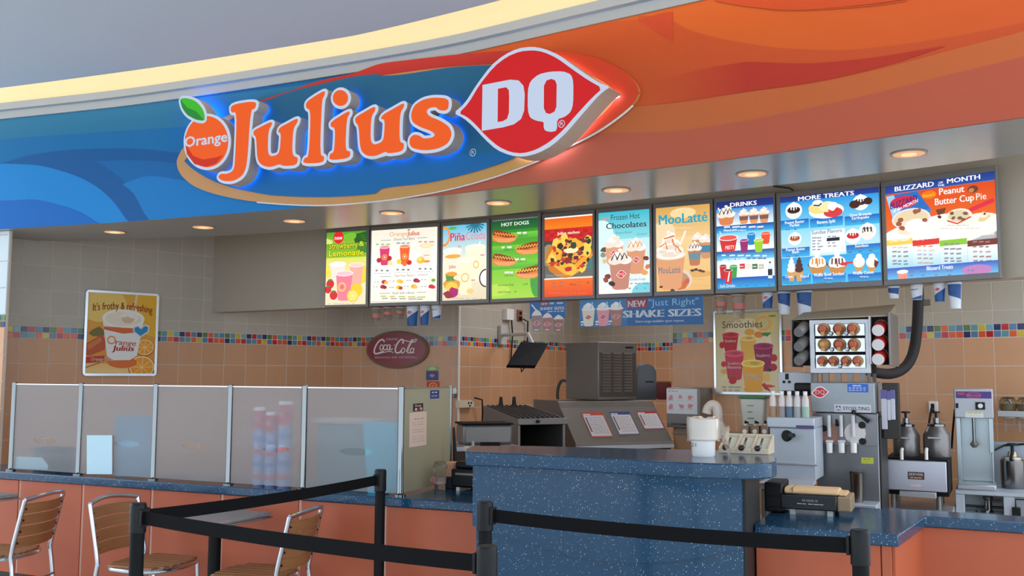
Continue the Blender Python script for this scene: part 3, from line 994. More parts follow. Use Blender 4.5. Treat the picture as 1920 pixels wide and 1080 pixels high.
def b3(a):
    a.r(1230, 120, 1657, 480, (96, 190, 226), (236, 240, 220)); a.r(1230, 480, 1657, 848, (240, 240, 214), (232, 214, 178))
    for q in range(9): a.line([(1540, 90), (1540 + 90 * math.cos(.2 + q * .36), 100 + 90 * math.sin(.2 + q * .36))], 14, (40, 116, 140))
    a.ring(1240, 220, 62, 100, .25, (240, 150, 60)); a.e(1325, 140, 42, 16, (96, 180, 80))
    a.t('Piña', 1305, 268, 82, (222, 24, 84), 140, al='l', bold=.04); a.t('Colada', 1455, 258, 80, (236, 120, 140), 185, al='l')
    a.cup(1545, 640, 185, 310, (244, 240, 210), (248, 244, 216), rim=(250, 248, 232)); a.line([(1575, 340), (1592, 270)], 10, (250, 250, 245)); a.ring(1555, 495, 28, 38, .3, (246, 190, 90))
    a.cup(1325, 610, 175, 250, (248, 236, 214), (252, 246, 226), rim=(255, 252, 240)); a.e(1330, 415, 78, 20, (240, 170, 70)); a.t('Julius', 1325, 530, 34, (214, 90, 50), 66, bold=.04); a.e(1315, 590, 60, 26, (240, 160, 50))
    a.cup(1450, 770, 160, 320, (246, 242, 206), (250, 246, 220), rim=(252, 250, 236)); a.ring(1450, 620, 38, 44, .22, (244, 180, 70))
    a.blob(1330, 700, 82, 72, (228, 160, 50), 11, 4); a.e(1320, 710, 60, 46, (246, 204, 80)); a.blob(1330, 765, 50, 40, (176, 30, 110), 11, 5, .4); a.blob(1280, 790, 44, 36, (150, 40, 60), 9, 6, .4)
    a.blob(1300, 630, 50, 30, (90, 150, 70), 9, 8, .4)
    a.e(1650, 622, 66, 88, (70, 56, 46), 20, 90, 270); a.e(1650, 622, 54, 74, (250, 248, 240), 20, 90, 270)
    a.e(1500, 748, 34, 26, (240, 206, 130)); a.bars(1595, 1650, 405, 12, (230, 90, 120), 1); a.bars(1510, 1560, 645, 12, (230, 90, 120), 1); a.bars(1380, 1412, 320, 16, (230, 110, 140), 1)
    a.bars(1330, 1650, 822, 4, (120, 110, 90), 5)
def hotdog(a, x, y, fl, top):
    k = -1 if fl else 1
    def P(l): return [(x + k * dx, y + dy) for dx, dy in l]
    a.p(P([(-118, 10), (-90, -28), (0, -2), (118, 20), (112, 58), (60, 84), (-30, 82), (-116, 64)]), (226, 128, 62))
    a.p(P([(-116, 36), (0, 44), (114, 34), (100, 62), (40, 80), (-60, 78)]), (240, 160, 96))
    a.p(P([(-118, 6), (-100, -40), (-40, -36), (60, -8), (118, 20), (104, 36), (20, 34), (-60, 16)]), (150, 50, 34))
    for q in range(8):
        xx = -95 + q * 27
        a.line(P([(xx, -22 + q * 3), (xx + 16, 8 + q * 3), (xx + 24, -14 + q * 4)]), 9, top)
def b4(a):
    a.r(60, 225, 507, 320, (18, 84, 46), (40, 110, 50)); a.r(60, 320, 507, 620, (46, 140, 44), (112, 196, 50)); a.r(60, 620, 507, 985, (120, 200, 54), (168, 214, 70))
    for y in (350, 470, 640): a.r(60, y, 507, y + 60, (120, 200, 60), (84, 176, 54))
    a.e(90, 900, 150, 60, (186, 222, 84)); a.e(490, 800, 60, 160, (70, 160, 60))
    a.t('HOT DOGS', 152, 276, 34, (246, 246, 240), 264, al='l', bold=.05)
    hotdog(a, 182, 352, False, (236, 170, 60)); hotdog(a, 408, 470, True, (240, 190, 50)); hotdog(a, 182, 580, False, (222, 196, 90)); hotdog(a, 408, 700, True, (246, 216, 60))
    for x, y, c in ((360, 345, 1), (210, 482, 1), (340, 600, 1), (240, 726, 1)): a.bars(x - 55, x + 55, y, 18, (240, 244, 236), 2)
    for x, y in ((362, 374), (222, 505), (355, 620), (228, 755)): a.t('3.29', x - 22, y + 8, 18, (20, 40, 22), 44, bold=.02); a.bars(x + 8, x + 52, y, 8, (30, 60, 30), 2)
    a.t('American Dog', 122, 858, 20, (24, 50, 20), 150, al='l', bold=.01); a.t('3.29', 386, 846, 18, (20, 40, 22), 44); a.bars(432, 480, 836, 8, (30, 60, 30), 2)
    a.t('Add Cheese', 122, 926, 20, (24, 50, 20), 122, al='l', bold=.01); a.t('.49', 288, 918, 16, (20, 40, 22), 24)
def b5(a):
    a.r(568, 190, 1035, 205, (255, 246, 236)); a.r(568, 203, 1035, 306, (236, 100, 20), (244, 132, 26)); a.r(568, 306, 1035, 420, (206, 36, 34))
    for i in range(10):
        for j in range(3):
            if (i + j) % 2 == 0: a.r(572 + i * 46, 310 + j * 36, 618 + i * 46, 346 + j * 36, (186, 26, 30)); 
    a.r(568, 420, 1035, 780, (70, 66, 58), (110, 106, 96)); a.e(610, 560, 70, 110, (150, 140, 110))
    a.blob(800, 580, 225, 190, (206, 120, 30), 15, 2, .1); a.blob(800, 575, 205, 170, (242, 176, 50), 15, 3, .16)
    for q, (x, y) in enumerate(((640, 600), (690, 450), (930, 660), (975, 520), (760, 400), (985, 430))): a.blob(x, y, 44, 60, (250, 206, 84), 8, q + 9, .2)
    rnd = random.Random(3)
    cs = [(150, 34, 34), (206, 50, 40), (60, 50, 36), (92, 30, 60), (230, 150, 40), (196, 60, 40), (40, 60, 44)]
    for q in range(90): a.blob(820 + rnd.gauss(0, 85), 565 + rnd.gauss(0, 72), rnd.uniform(12, 28), rnd.uniform(10, 24), cs[q % 7], 7, q, .3)
    a.blob(830, 510, 66, 26, (240, 232, 180), 9, 5); a.blob(848, 465, 30, 34, (54, 70, 54), 8, 6); a.blob(725, 470, 34, 36, (60, 44, 34), 9, 7); a.blob(645, 605, 22, 22, (60, 50, 34), 9, 8)
    a.p([(800, 700), (960, 560), (985, 590), (860, 710)], (240, 160, 40)); a.blob(820, 700, 60, 60, (246, 190, 60), 10, 12, .2); a.blob(800, 690, 40, 24, (190, 40, 40), 9, 13)
    a.p([(970, 660), (1035, 560), (1035, 700), (985, 700)], (70, 120, 120))
    a.t('Julius nachos', 695, 360, 28, (250, 240, 210), 215, al='l', bold=.06); a.t('Prime Nachos', 590, 766, 20, (90, 190, 210), 175, al='l', bold=.02)
    a.r(568, 788, 1035, 797, (255, 246, 230)); a.r(568, 797, 1035, 965, (240, 110, 20), (226, 72, 20))
    for x, y in ((662, 826), (738, 822), (662, 860), (738, 856), (905, 818), (905, 850)): a.bars(x - 22, x + 22, y, 9, (120, 40, 14), 2)
    a.t('Extra', 820, 850, 22, (130, 40, 14), 55, al='l'); a.t('.49', 985, 832, 18, (60, 24, 14), 26, bold=.02); a.bars(612, 975, 926, 7, (190, 60, 30), 9)
def b6(a):
    a.r(1090, 150, 1585, 420, (60, 184, 204), (140, 216, 222)); a.r(1090, 420, 1585, 945, (196, 232, 236), (240, 240, 236))
    a.e(1120, 380, 120, 160, (214, 240, 240)); a.e(1540, 900, 130, 90, (120, 206, 220))
    a.t('new', 1120, 226, 44, (240, 120, 60), 78, al='l'); a.t('Frozen Hot', 1212, 222, 56, (44, 60, 66), 278, al='l', bold=.0); a.t('Chocolates', 1165, 308, 58, (50, 58, 66), 388, al='l', bold=.04)
    a.t('Peanut Butter', 1340, 348, 20, (60, 130, 160), 160); a.t('Caramel', 1508, 362, 24, (60, 150, 190), 96)
    a.cup(1240, 640, 185, 190, (222, 160, 120), (246, 226, 206), rim=(236, 206, 180), cream=True); a.cup(1452, 720, 185, 240, (216, 150, 112), (246, 226, 206), rim=(236, 206, 180), cream=True, drizzle=(222, 150, 60))
    dq_lips(a, 1235, 545, 80, 56); dq_lips(a, 1455, 600, 84, 60)
    a.cup(1300, 875, 215, 270, (196, 132, 112), (240, 226, 214), rim=(220, 186, 160), cream=True, drizzle=(60, 36, 30)); dq_lips(a, 1310, 742, 100, 74)
    for q, (x, y, c) in enumerate(((1175, 770, (130, 50, 40)), (1160, 800, (150, 70, 60)), (1215, 840, (60, 40, 30)), (1550, 580, (120, 50, 40)), (1560, 665, (214, 120, 70)), (1535, 715, (230, 160, 90)), (1130, 560, (150, 140, 120)), (1150, 620, (220, 190, 140)), (1135, 510, (90, 80, 70)))): a.blob(x, y, 30, 26, c, 7, q, .3)
    a.t('Double Fudge', 1468, 796, 22, (50, 130, 190), 150)
    for x in (1395, 1468, 1545): a.bars(x - 28, x + 30, 830 - (x - 1395) * .03, 10, (90, 100, 110), 2); a.bars(x - 18, x + 18, 876 - (x - 1395) * .05, 12, (90, 100, 110), 1)
def b7(a):
    a.r(48, 195, 548, 480, (214, 164, 84), (236, 200, 140)); a.r(48, 480, 548, 975, (240, 208, 150), (232, 184, 112))
    a.e(300, 240, 120, 50, (244, 214, 160)); a.e(120, 440, 110, 130, (240, 214, 170)); a.e(440, 800, 120, 30, (222, 170, 100))
    a.t('MooLatté', 76, 350, 92, (28, 160, 190), 446, al='l', bold=.06)
    a.bars(100, 380, 380, 9, (240, 220, 180), 10)
    a.cup(432, 620, 100, 150, (206, 140, 90), (250, 244, 236), cream=True); a.cup(505, 650, 110, 160, (210, 146, 100), (250, 244, 236), cream=True, band=(70, 130, 160)); a.cup(404, 715, 125, 150, (190, 120, 84), (250, 244, 236), cream=True, drizzle=(70, 40, 24), band=(110, 140, 150))
    a.line([(270, 540), (325, 405)], 18, (244, 234, 224))
    a.e(260, 860, 120, 100, (222, 206, 190)); a.e(255, 870, 100, 84, (190, 140, 110)); a.blob(280, 905, 58, 46, (214, 104, 50), 7, 3); a.blob(330, 870, 30, 26, (196, 96, 60), 7, 4)
    a.cup(180, 930, 275, 300, (222, 158, 112), (250, 244, 238), rim=(240, 214, 190), cream=False)
    for q, (x, y, rx, ry) in enumerate(((175, 610, 110, 50), (100, 590, 50, 40), (255, 590, 46, 40), (165, 545, 84, 44), (230, 520, 40, 34), (165, 490, 62, 40), (190, 450, 36, 30), (165, 425, 16, 20))):
        a.e(x, y, rx, ry, (250, 246, 240)); a.e(x + 6, y + ry * .35, rx * .8, ry * .5, (234, 214, 196))
    for pts in ([(80, 560), (140, 520), (150, 580)], [(200, 480), (215, 540), (260, 560)], [(120, 480), (170, 470), (220, 450)], [(225, 590), (240, 550), (280, 600)]): a.line(pts, 14, (222, 130, 50))
    a.t('MooLatté', 170, 800, 60, (70, 110, 140), 205, bold=.02, shear=.1)
    for q, (x, y) in enumerate(((380, 770), (415, 760), (450, 770), (480, 775), (90, 930), (200, 955))): a.blob(x, y, 20, 12, (90, 56, 40), 7, q)
    a.bars(380, 500, 850, 6, (200, 150, 90), 5); a.bars(380, 540, 905, 6, (200, 150, 90), 6)
BD = (24, 48, 130); BM = (30, 110, 200); BL = (120, 210, 246)
def b8(a):
    a.r(605, 140, 1135, 240, (26, 40, 112), (34, 60, 150)); a.r(605, 205, 1135, 370, (40, 140, 210), (236, 246, 252)); a.r(605, 365, 1135, 430, (24, 66, 160), (60, 170, 230)); a.r(605, 430, 1135, 600, (110, 204, 244), (255, 255, 255))
    a.r(605, 606, 1135, 690, (24, 66, 160), (110, 206, 244)); a.r(605, 690, 1135, 850, (232, 244, 252), (255, 255, 255)); a.r(605, 850, 1135, 950, (30, 84, 180), (50, 170, 230))
    a.t('DRINKS', 738, 184, 40, (248, 248, 250), 244, al='l', bold=.07)
    a.line([(660, 260), (622, 190)], 12, (250, 250, 250)); a.cup(698, 340, 165, 90, (216, 130, 80), (246, 236, 226), rim=(240, 220, 200), cream=True, drizzle=(40, 30, 26))
    for x in (862, 955, 1048): a.cup(x, 335 - (x - 862) * .06, 92, 90, (232, 150, 90), (250, 236, 220), cream=True, band=(120, 90, 90))
    for y in (372,): a.bars(676, 1060, y, 14, (240, 244, 250), 5)
    a.t('MooLatté', 676, 414, 22, (250, 250, 252), 120, al='l', bold=.05); a.bars(805, 890, 402, 10, (220, 236, 250), 4); a.bars(930, 1050, 388, 12, (20, 50, 110), 2)
    a.line([(660, 470), (635, 410)], 10, (200, 226, 240)); a.cup(715, 590, 170, 120, (212, 46, 44), (232, 90, 80), rim=(250, 240, 238)); a.t('MISTY', 728, 578, 36, (250, 236, 236), 84, bold=.04, shear=.1)
    a.cup(928, 530, 80, 100, (24, 130, 200), (60, 160, 220), rim=(230, 240, 248)); a.cup(1060, 520, 84, 95, (232, 80, 40), (240, 110, 70), rim=(250, 230, 220)); a.cup(862, 600, 80, 108, (150, 40, 110), (170, 70, 130), rim=(240, 226, 236)); a.cup(995, 596, 84, 105, (156, 206, 40), (176, 220, 80), rim=(240, 246, 220))
    a.bars(650, 1100, 636, 13, (240, 244, 250), 6); a.t('ARCTIC RUSH', 655, 690, 22, (250, 250, 252), 215, al='l', bold=.05); a.bars(890, 1080, 660, 12, (20, 50, 110), 4)
    a.cup(760, 840, 74, 110, (60, 160, 70), (90, 180, 90), rim=(240, 250, 240)); a.cup(662, 850, 66, 120, (196, 40, 44), (150, 40, 40), rim=(250, 230, 230)); a.cup(710, 892, 76, 120, (214, 36, 40), (120, 30, 30), rim=(250, 230, 230)); a.line([(705, 880), (722, 790)], 12, (250, 236, 236))
    for x, c in ((842, (214, 40, 44)), (900, (240, 226, 214)), (957, (60, 110, 60)), (1015, (200, 196, 170))): a.r(x - 24, 712, x + 24, 758, c); a.bars(x - 18, x + 18, 735, 10, (250, 246, 240), 2)
    a.p([(1084, 700), (1104, 700), (1114, 740), (1114, 838), (1074, 838), (1074, 740)], (222, 232, 240)); a.r(1074, 755, 1114, 812, (36, 44, 60)); a.r(1086, 686, 1102, 702, (60, 70, 90))
    a.t('Soft Drinks', 632, 936, 28, (246, 250, 252), 140, al='l', bold=.02)
    for x in (820, 885, 965, 1090): a.bars(x - 28, x + 28, 878 - (x - 820) * .04, 9, (20, 60, 120), 2); a.bars(x - 16, x + 16, 914 - (x - 820) * .05, 12, (20, 60, 120), 1)
def treat(a, x, y, r, c1, c2):
    a.e(x, y + r * .1, r * 1.1, r * 1.05, (240, 246, 252)); a.p([(x - r * .8, y), (x + r * .8, y), (x + r * .5, y + r * .95), (x - r * .5, y + r * .95)], (240, 236, 232))
    a.e(x, y, r * .85, r * .45, c1); a.e(x, y - r * .35, r * .55, r * .4, (250, 246, 240)); a.e(x, y - r * .75, r * .28, r * .28, (252, 250, 246))
    for q in (-.5, -.15, .2, .5): a.line([(x + q * r, y - r * .35), (x + q * r * 1.15, y + r * .3)], r * .2, c2)
def b9(a):
    a.r(62, 210, 900, 270, (26, 44, 120), (34, 70, 160)); a.r(62, 255, 900, 480, (40, 150, 222), (120, 210, 244)); a.r(62, 480, 900, 740, (140, 214, 244), (200, 234, 250)); a.r(62, 740, 900, 975, (50, 160, 226), (90, 200, 240))
    for x0, x1, y0, y1 in ((62, 310, 412, 495), (320, 600, 402, 480), (615, 900, 390, 470), (66, 312, 655, 735), (622, 900, 632, 705), (66, 316, 895, 970), (332, 610, 880, 965), (628, 900, 872, 958)):
        a.r(x0, y0, x1, y1, (28, 92, 190), (60, 180, 232))
    a.r(325, 505, 615, 700, (232, 240, 246), (248, 250, 252))
    a.t('MORE TREATS', 222, 242, 36, (250, 250, 250), 475, al='l', bold=.07)
    treat(a, 180, 320, 68, (70, 36, 26), (40, 22, 18)); treat(a, 750, 270, 62, (84, 40, 28), (40, 24, 20)); a.e(700, 290, 44, 34, (70, 34, 24)); a.e(810, 265, 36, 30, (60, 30, 24))
    a.e(462, 335, 150, 66, (244, 246, 250)); a.e(400, 310, 90, 50, (240, 220, 130)); a.e(520, 350, 80, 42, (214, 60, 60)); a.e(470, 300, 70, 46, (246, 232, 170)); a.e(520, 300, 46, 38, (250, 244, 236)); a.e(390, 270, 46, 30, (250, 244, 236)); a.line([(480, 330), (520, 350), (560, 310)], 14, (210, 40, 44)); a.line([(355, 285), (400, 290), (425, 270)], 12, (60, 34, 26))
    a.t('Peanut Buster', 186, 436, 26, (248, 250, 252), 172, bold=.05); a.t('Parfait', 186, 462, 24, (248, 250, 252), 84, bold=.05)
    a.t('Banana Split', 460, 440, 26, (248, 250, 252), 156, bold=.05); a.t('Oreo Brownie', 746, 388, 26, (248, 250, 252), 178, bold=.05); a.t('Earthquake', 746, 412, 24, (248, 250, 252), 140, bold=.05)
    for x, y in ((160, 490), (446, 462), (728, 436), (160, 722)): a.bars(x - 55, x - 10, y, 9, (16, 50, 110), 2); a.bars(x + 20, x + 60, y - 3, 11, (16, 50, 110), 1)
    treat(a, 185, 565, 54, (190, 110, 50), (150, 70, 30)); treat(a, 680, 550, 60, (206, 40, 46), (190, 30, 40)); treat(a, 800, 510, 64, (240, 232, 226), (60, 34, 28)); a.p([(762, 500), (845, 490), (830, 585), (775, 590)], (240, 234, 228))
    for q in (775, 800, 828): a.line([(q, 480), (q + 3, 520)], 12, (60, 34, 28))
    a.t('Sundae Flavors', 334, 536, 32, (60, 70, 90), 256, al='l')
    for q in range(5): a.bars(336, 420 + (q % 2) * 12, 566 + q * 25, 11, (110, 120, 140), 2)
    for q in range(4):
        if q != 1: a.bars(470, 545 + (q % 2) * 10, 556 + q * 27, 11, (120, 130, 150), 2)
    a.r(462, 568, 570, 596, (24, 26, 34))
    a.t('Peanut Butter', 190, 672, 24, (248, 250, 252), 168, bold=.05); a.t('Bash', 190, 694, 22, (248, 250, 252), 58, bold=.05); a.t('Sundaes', 750, 646, 24, (248, 250, 252), 108, bold=.05)
    for x in (660, 745, 830): a.bars(x - 36, x + 36, 666 - (x - 660) * .07, 8, (16, 50, 110), 2); a.bars(x - 20, x + 20, 690 - (x - 660) * .07, 11, (16, 50, 110), 1)
    for x, c in ((150, (248, 242, 232)), (218, (84, 40, 34))):
        a.p([(x - 36, 850), (x + 36, 845), (x + 20, 935), (x - 20, 938)], (214, 160, 90)); a.e(x, 835, 38, 26, c); a.e(x, 800, 32, 24, c); a.e(x, 768, 22, 22, c); a.e(x + 4, 742, 10, 14, c)
    for x, c, c2 in ((378, (230, 150, 60), (200, 110, 40)), (545, (90, 40, 34), (150, 30, 40))):
        a.p([(x - 84, 800), (x + 84, 790), (x + 50, 865), (x - 50, 870)], (200, 140, 70)); a.e(x, 790, 84, 30, (70, 44, 34)); a.e(x, 770, 70, 50, (248, 240, 230)); a.e(x - 40, 790, 34, 26, (250, 244, 236)); a.e(x + 40, 786, 34, 26, (250, 244, 236)); a.e(x, 705, 24, 24, (252, 250, 246))
        for q in (-40, -12, 16, 42): a.line([(x + q, 740), (x + q * 1.1, 790)], 12, c); 
        a.line([(x - 5, 740), (x + 2, 810)], 9, c2)
    a.line([(580, 795), (620, 778), (690, 772)], 14, (214, 40, 50)); a.e(600, 786, 32, 14, (222, 50, 60))
    for x in (725, 830): a.p([(x - 46, 790), (x + 46, 785), (x + 14, 850), (x - 20, 850)], (214, 150, 80)); a.e(x, 770, 48, 46, (248, 240, 230)); a.e(x, 725, 26, 24, (250, 246, 240))
    a.p([(850, 750), (885, 770), (862, 820), (845, 800)], (110, 40, 40))
    a.t('Cones', 95, 910, 24, (248, 250, 252), 66, al='l', bold=.05); a.t('Dipped', 230, 904, 24, (248, 250, 252), 72, al='l', bold=.05)
    a.t('Waffle Bowl Sundaes', 344, 896, 28, (248, 250, 252), 258, al='l', bold=.05); a.t('Waffle Cones', 672, 876, 26, (248, 250, 252), 168, al='l', bold=.05)
    for x, y in ((130, 955), (255, 950), (475, 908), (470, 925), (408, 945), (540, 940), (770, 892), (760, 912), (690, 932), (830, 925)): a.bars(x - 40, x + 40, y, 8, (200, 226, 244) if y in (908, 892) else (16, 60, 120), 3)
def b10(a):
    a.r(47, 190, 945, 280, (26, 50, 130), (40, 84, 170)); a.r(47, 265, 945, 640, (222, 74, 16), (238, 110, 30)); a.r(47, 262, 945, 264, (120, 160, 210))
    a.e(250, 640, 250, 120, (255, 250, 240)); a.e(560, 560, 330, 130, (255, 250, 236)); a.e(820, 520, 180, 90, (255, 248, 230)); a.r(47, 600, 945, 650, (255, 252, 244))
    a.t('BLIZZARD', 132, 238, 40, (250, 250, 250), 330, al='l', bold=.06); a.t('OF', 520, 186, 16, (250, 250, 250), 36, bold=.06); a.t('THE', 520, 208, 16, (250, 250, 250), 54, bold=.06); a.t('MONTH', 572, 188, 38, (250, 250, 250), 258, al='l', bold=.06)
    a.p([(52, 280), (322, 240), (432, 395), (110, 480)], (40, 110, 190)); a.p([(52, 280), (120, 268), (190, 440), (110, 480)], (160, 200, 234)); a.p([(110, 470), (430, 385), (428, 420), (110, 510)], (60, 130, 200))
    a.e(262, 470, 166, 88, (226, 226, 236)); a.e(262, 472, 150, 76, (232, 210, 170)); a.blob(240, 540, 130, 60, (240, 226, 200), 11, 3); a.e(300, 530, 90, 60, (252, 250, 244))
    for q, (x, y) in enumerate(((170, 480), (300, 410), (180, 550), (380, 480), (330, 405), (160, 510))): a.blob(x, y, 24, 20, (160, 90, 60), 7, q, .3)
    a.e(205, 330, 118, 52, (206, 40, 70)); a.t('BLIZZARD', 88, 390, 52, (40, 40, 120), 232, al='l', bold=.05, tilt=-.2); a.t('of the MONTH', 110, 420, 30, (250, 250, 252), 215, al='l', bold=.05, tilt=-.3)
    a.e(420, 275, 62, 34, (236, 120, 20)); a.t('Reese\'s', 420, 290, 26, (250, 200, 30), 100, bold=.04, tilt=-.06)
    a.t('Peanut', 505, 280, 54, (252, 248, 240), 200, al='l', bold=.045); a.t('Butter Cup', 468, 362, 54, (252, 248, 240), 310, al='l', bold=.045); a.t('Pie', 795, 330, 54, (252, 248, 240), 78, al='l')
    a.e(772, 242, 42, 30, (110, 60, 40)); a.e(760, 250, 22, 18, (196, 130, 70)); a.p([(470, 400), (555, 385), (540, 430), (490, 445)], (110, 60, 36)); a.blob(498, 460, 16, 14, (90, 50, 30), 7, 2)
    a.line([(930, 330), (740, 410)], 34, (222, 40, 70)); a.e(655, 455, 105, 62, (246, 236, 216)); a.e(655, 452, 85, 46, (222, 206, 170)); a.line([(560, 490), (640, 515), (750, 460)], 12, (222, 60, 60))
    for q, (x, y) in enumerate(((660, 470), (600, 430), (705, 435), (690, 480), (610, 470))): a.blob(x, y, 20, 14, (130, 90, 60), 7, q)
    a.p([(800, 500), (840, 420), (905, 455), (850, 500)], (226, 206, 150)); a.blob(850, 450, 34, 22, (240, 230, 210), 9, 3); a.blob(855, 440, 12, 10, (110, 60, 40), 7, 4)
    a.bars(560, 750, 530, 6, (190, 170, 150), 5); a.bars(500, 820, 555, 5, (190, 170, 150), 8)
    for x0, x1, c, tx in ((47, 270, (248, 206, 80), 'Crowd Pleasers'), (270, 492, (224, 50, 40), 'Candy Cravers'), (494, 712, (140, 200, 50), 'Fruit Fans'), (716, 945, (120, 50, 36), 'Chocoholics')):
        k = -.0
        a.r(x0, 652, x1, 700, c); a.t(tx, (x0 + x1) / 2, 668 - ((x0 + x1) / 2 - 47) * .075, 26, (252, 248, 240), (x1 - x0) * .78, bold=.05)
        a.r(x0, 700, x1, 905, (250, 250, 252), (150, 214, 244))
    for x, y, c in ((165, 712, (220, 200, 180)), (165, 748, GR), (165, 785, GR), (165, 825, GR), (165, 850, GR), (380, 700, (230, 120, 60)), (380, 735, (220, 200, 190)), (380, 768, (160, 150, 200)), (380, 800, (150, 130, 120)), (380, 838, (190, 150, 120)), (600, 680, GR), (600, 720, GR), (600, 757, GR), (600, 795, GR), (600, 818, GR), (828, 662, (110, 70, 60)), (828, 700, (110, 80, 80)), (828, 740, (190, 120, 110)), (828, 778, (150, 80, 80)), (828, 812, GR)): a.bars(x - 72, x + 72, y, 13, c, 3)
    a.r(47, 890, 945, 985, (70, 90, 190), (110, 190, 236)); a.e(780, 880, 120, 40, (190, 130, 190)); a.t('Blizzard Treats', 382, 896, 32, (250, 250, 252), 212, al='l', bold=.05)
    a.cup(178, 975, 92, 62, (244, 150, 130), (252, 240, 236), rim=(255, 250, 248))
    for x in (255, 355, 465, 570, 735): a.bars(x - 28, x + 28, 912 - (x - 255) * .05, 9, (60, 60, 130), 2); a.bars(x - 18, x + 18, 944 - (x - 255) * .05, 13, (60, 90, 160), 1)
Z1 = (5.144, (590, 400)); Z2 = (5.144, (910, 370)); Z3 = (4.908, (1220, 350)); Z4 = (4.5, (1450, 320)); Z5 = (4.3185, (1650, 300))
LB = 'backlit menu board '
board(0, LB + 'with pink strawberry lemonade cups, leftmost of the row', *Z1, (105, 180, 497, 885), -.022, b1, 0)
board(1, LB + 'with a white ground and three small fruit blends', *Z1, (540, 165, 1180, 875), -.055, b2, 0)
board(2, LB + 'with pale drinks, a pineapple and a half coconut', *Z1, (1230, 120, 1657, 848), -.06, b3, 0)
board(3, LB + 'with four hot dogs on a green ground', *Z2, (60, 215, 507, 985), -.055, b4, 0)
board(4, LB + 'with a heap of nachos on an orange ground', *Z2, (568, 190, 1035, 965), -.05, b5, 0)
board(5, LB + 'with three frozen hot chocolates on a turquoise ground', *Z2, (1090, 150, 1585, 945), -.08, b6, 0)
board(6, LB + 'with a large whipped cream coffee on a tan ground', *Z3, (48, 195, 548, 975), -.075, b7, 0)
board(7, LB + 'headed drinks with rows of coloured cups on blue', *Z3, (605, 140, 1135, 950), -.075, b8, 0)
board(8, LB + 'headed more treats with sundaes in a blue grid', *Z4, (62, 210, 900, 975), -.068, b9, 0)
board(9, LB + 'with a tilted ice cream cup on orange, rightmost of the row', *Z5, (47, 196, 945, 985), -.1, b10, 0)

# ================================================================== MAIN SIGN
sq, _ = FAS.hit(600, 260)
sp = FAS.P(sq, SOF + 0.25)
SG = Thing('illuminated_sign', 'lit oval sign with orange lettering and a red lip-shaped emblem on the fascia', 'sign', (sp.x, sp.y, sp.z), 0)
SGI = SG.I
def sP(q, z, d): return SGI @ FAS.P(q, z, d)
def sband(mb, top, bot, d, c, x0, x1, n=50, d0=None, c2=None):
    a = lin(c)
    vs = []; fs = []
    for i in range(n + 1):
        x = x0 + (x1 - x0) * (.5 - .5 * math.cos(PI * i / n))
        for tb in (top, bot):
            q, z = FAS.hit(x, pchip(tb, x), d)
            vs.append(sP(q, z, d))
            if d0 is not None: vs.append(sP(q, z, d0))
    st = 4 if d0 is not None else 2
    for i in range(n):
        o = st * i
        if d0 is None: fs.append((o, o + 1, o + 3, o + 2))
        else:
            fs += [(o, o + 2, o + 6, o + 4), (o + 1, o + 5, o + 7, o + 3), (o, o + 4, o + 5, o + 1), (o + 2, o + 3, o + 7, o + 6)]
    mb.add(vs, fs, a)
    return mb
otop = [(331, 304), (333, 296), (345, 275), (370, 250), (420, 220), (492, 187), (545, 170), (600, 151), (660, 138), (715, 119), (760, 113), (860, 102), (953, 95.5), (1010, 95), (1060, 97), (1110, 106), (1160, 128), (1185, 148), (1195, 162), (1198, 174)]
obot = [(331, 304), (333, 315), (342, 331), (370, 352), (420, 368), (480, 378), (592, 384), (707, 376), (800, 362), (860, 349), (930, 329), (1000, 303), (1060, 276), (1120, 245), (1167, 212), (1190, 190), (1198, 174)]
pm_ = MB()
sband(pm_, otop, obot, 0.030, (206, 150, 96), 331.2, 1197.8, 110, 0.002)
panel = pm_.build('oval_panel', VINYL, SG.o, smooth=False)
pg = MB()
sband(pg, otop, [(331, 300), (480, 215), (600, 162), (713, 142), (860, 124), (953, 120), (1010, 120), (1060, 125), (1100, 138), (1140, 158), (1158, 175), (1165, 190), (1166, 200)], 0.0318, (190, 52, 46), 480, 1166, 80)
sband(pg, [(1000, 94), (1060, 97), (1110, 106), (1160, 128), (1185, 148), (1195, 162), (1198, 174)], [(1000, 300), (1060, 274), (1120, 244), (1167, 211), (1190, 189), (1198, 174)], 0.0332, (214, 70, 40), 1040, 1197.5, 40)
sband(pg, [(1000, 120), (1060, 125), (1100, 138), (1140, 158), (1158, 175)], [(1000, 290), (1060, 262), (1100, 238), (1140, 205), (1158, 180)], 0.0346, (200, 108, 60), 1000, 1158, 40)
sband(pg, [(560, 384), (707, 363), (800, 346), (860, 333), (930, 312), (1000, 290)], [(560, 384), (592, 384), (707, 376), (800, 362), (860, 349), (930, 329), (1000, 303)], 0.0332, (200, 150, 84), 660, 1000, 30)
sband(pg, [(345, 302), (380, 262), (420, 232), (492, 191), (578, 163), (713, 139), (715, 142), (860, 125), (918, 122), (1000, 120)], [(345, 302), (363, 318), (406, 342), (458, 357), (521, 367), (593, 369.5), (705, 363), (707, 356), (800, 343), (860, 330), (913, 315), (960, 298), (1000, 270)], 0.036, (38, 104, 142), 346, 1000, 90)
sband(pg, [(345, 302), (420, 305), (600, 318), (760, 300), (960, 280)], [(345, 302), (363, 318), (406, 342), (458, 357), (521, 367), (593, 369.5), (705, 363), (707, 356), (800, 343), (860, 330), (913, 315), (960, 298)], 0.0376, (24, 106, 164), 346, 955, 90)
pg.build('oval_graphic', VINYL, panel, smooth=False)
wl_ = MB()
pts = []
for i in range(61):
    x = 480 + (1185 - 480) * i / 60
    q, z = FAS.hit(x, pchip(obot, x), 0.032); pts.append(sP(q, z - 0.002, 0.02))
wl_.tube(pts, 0.006, 6).build('edge_trim', WHITE, panel)

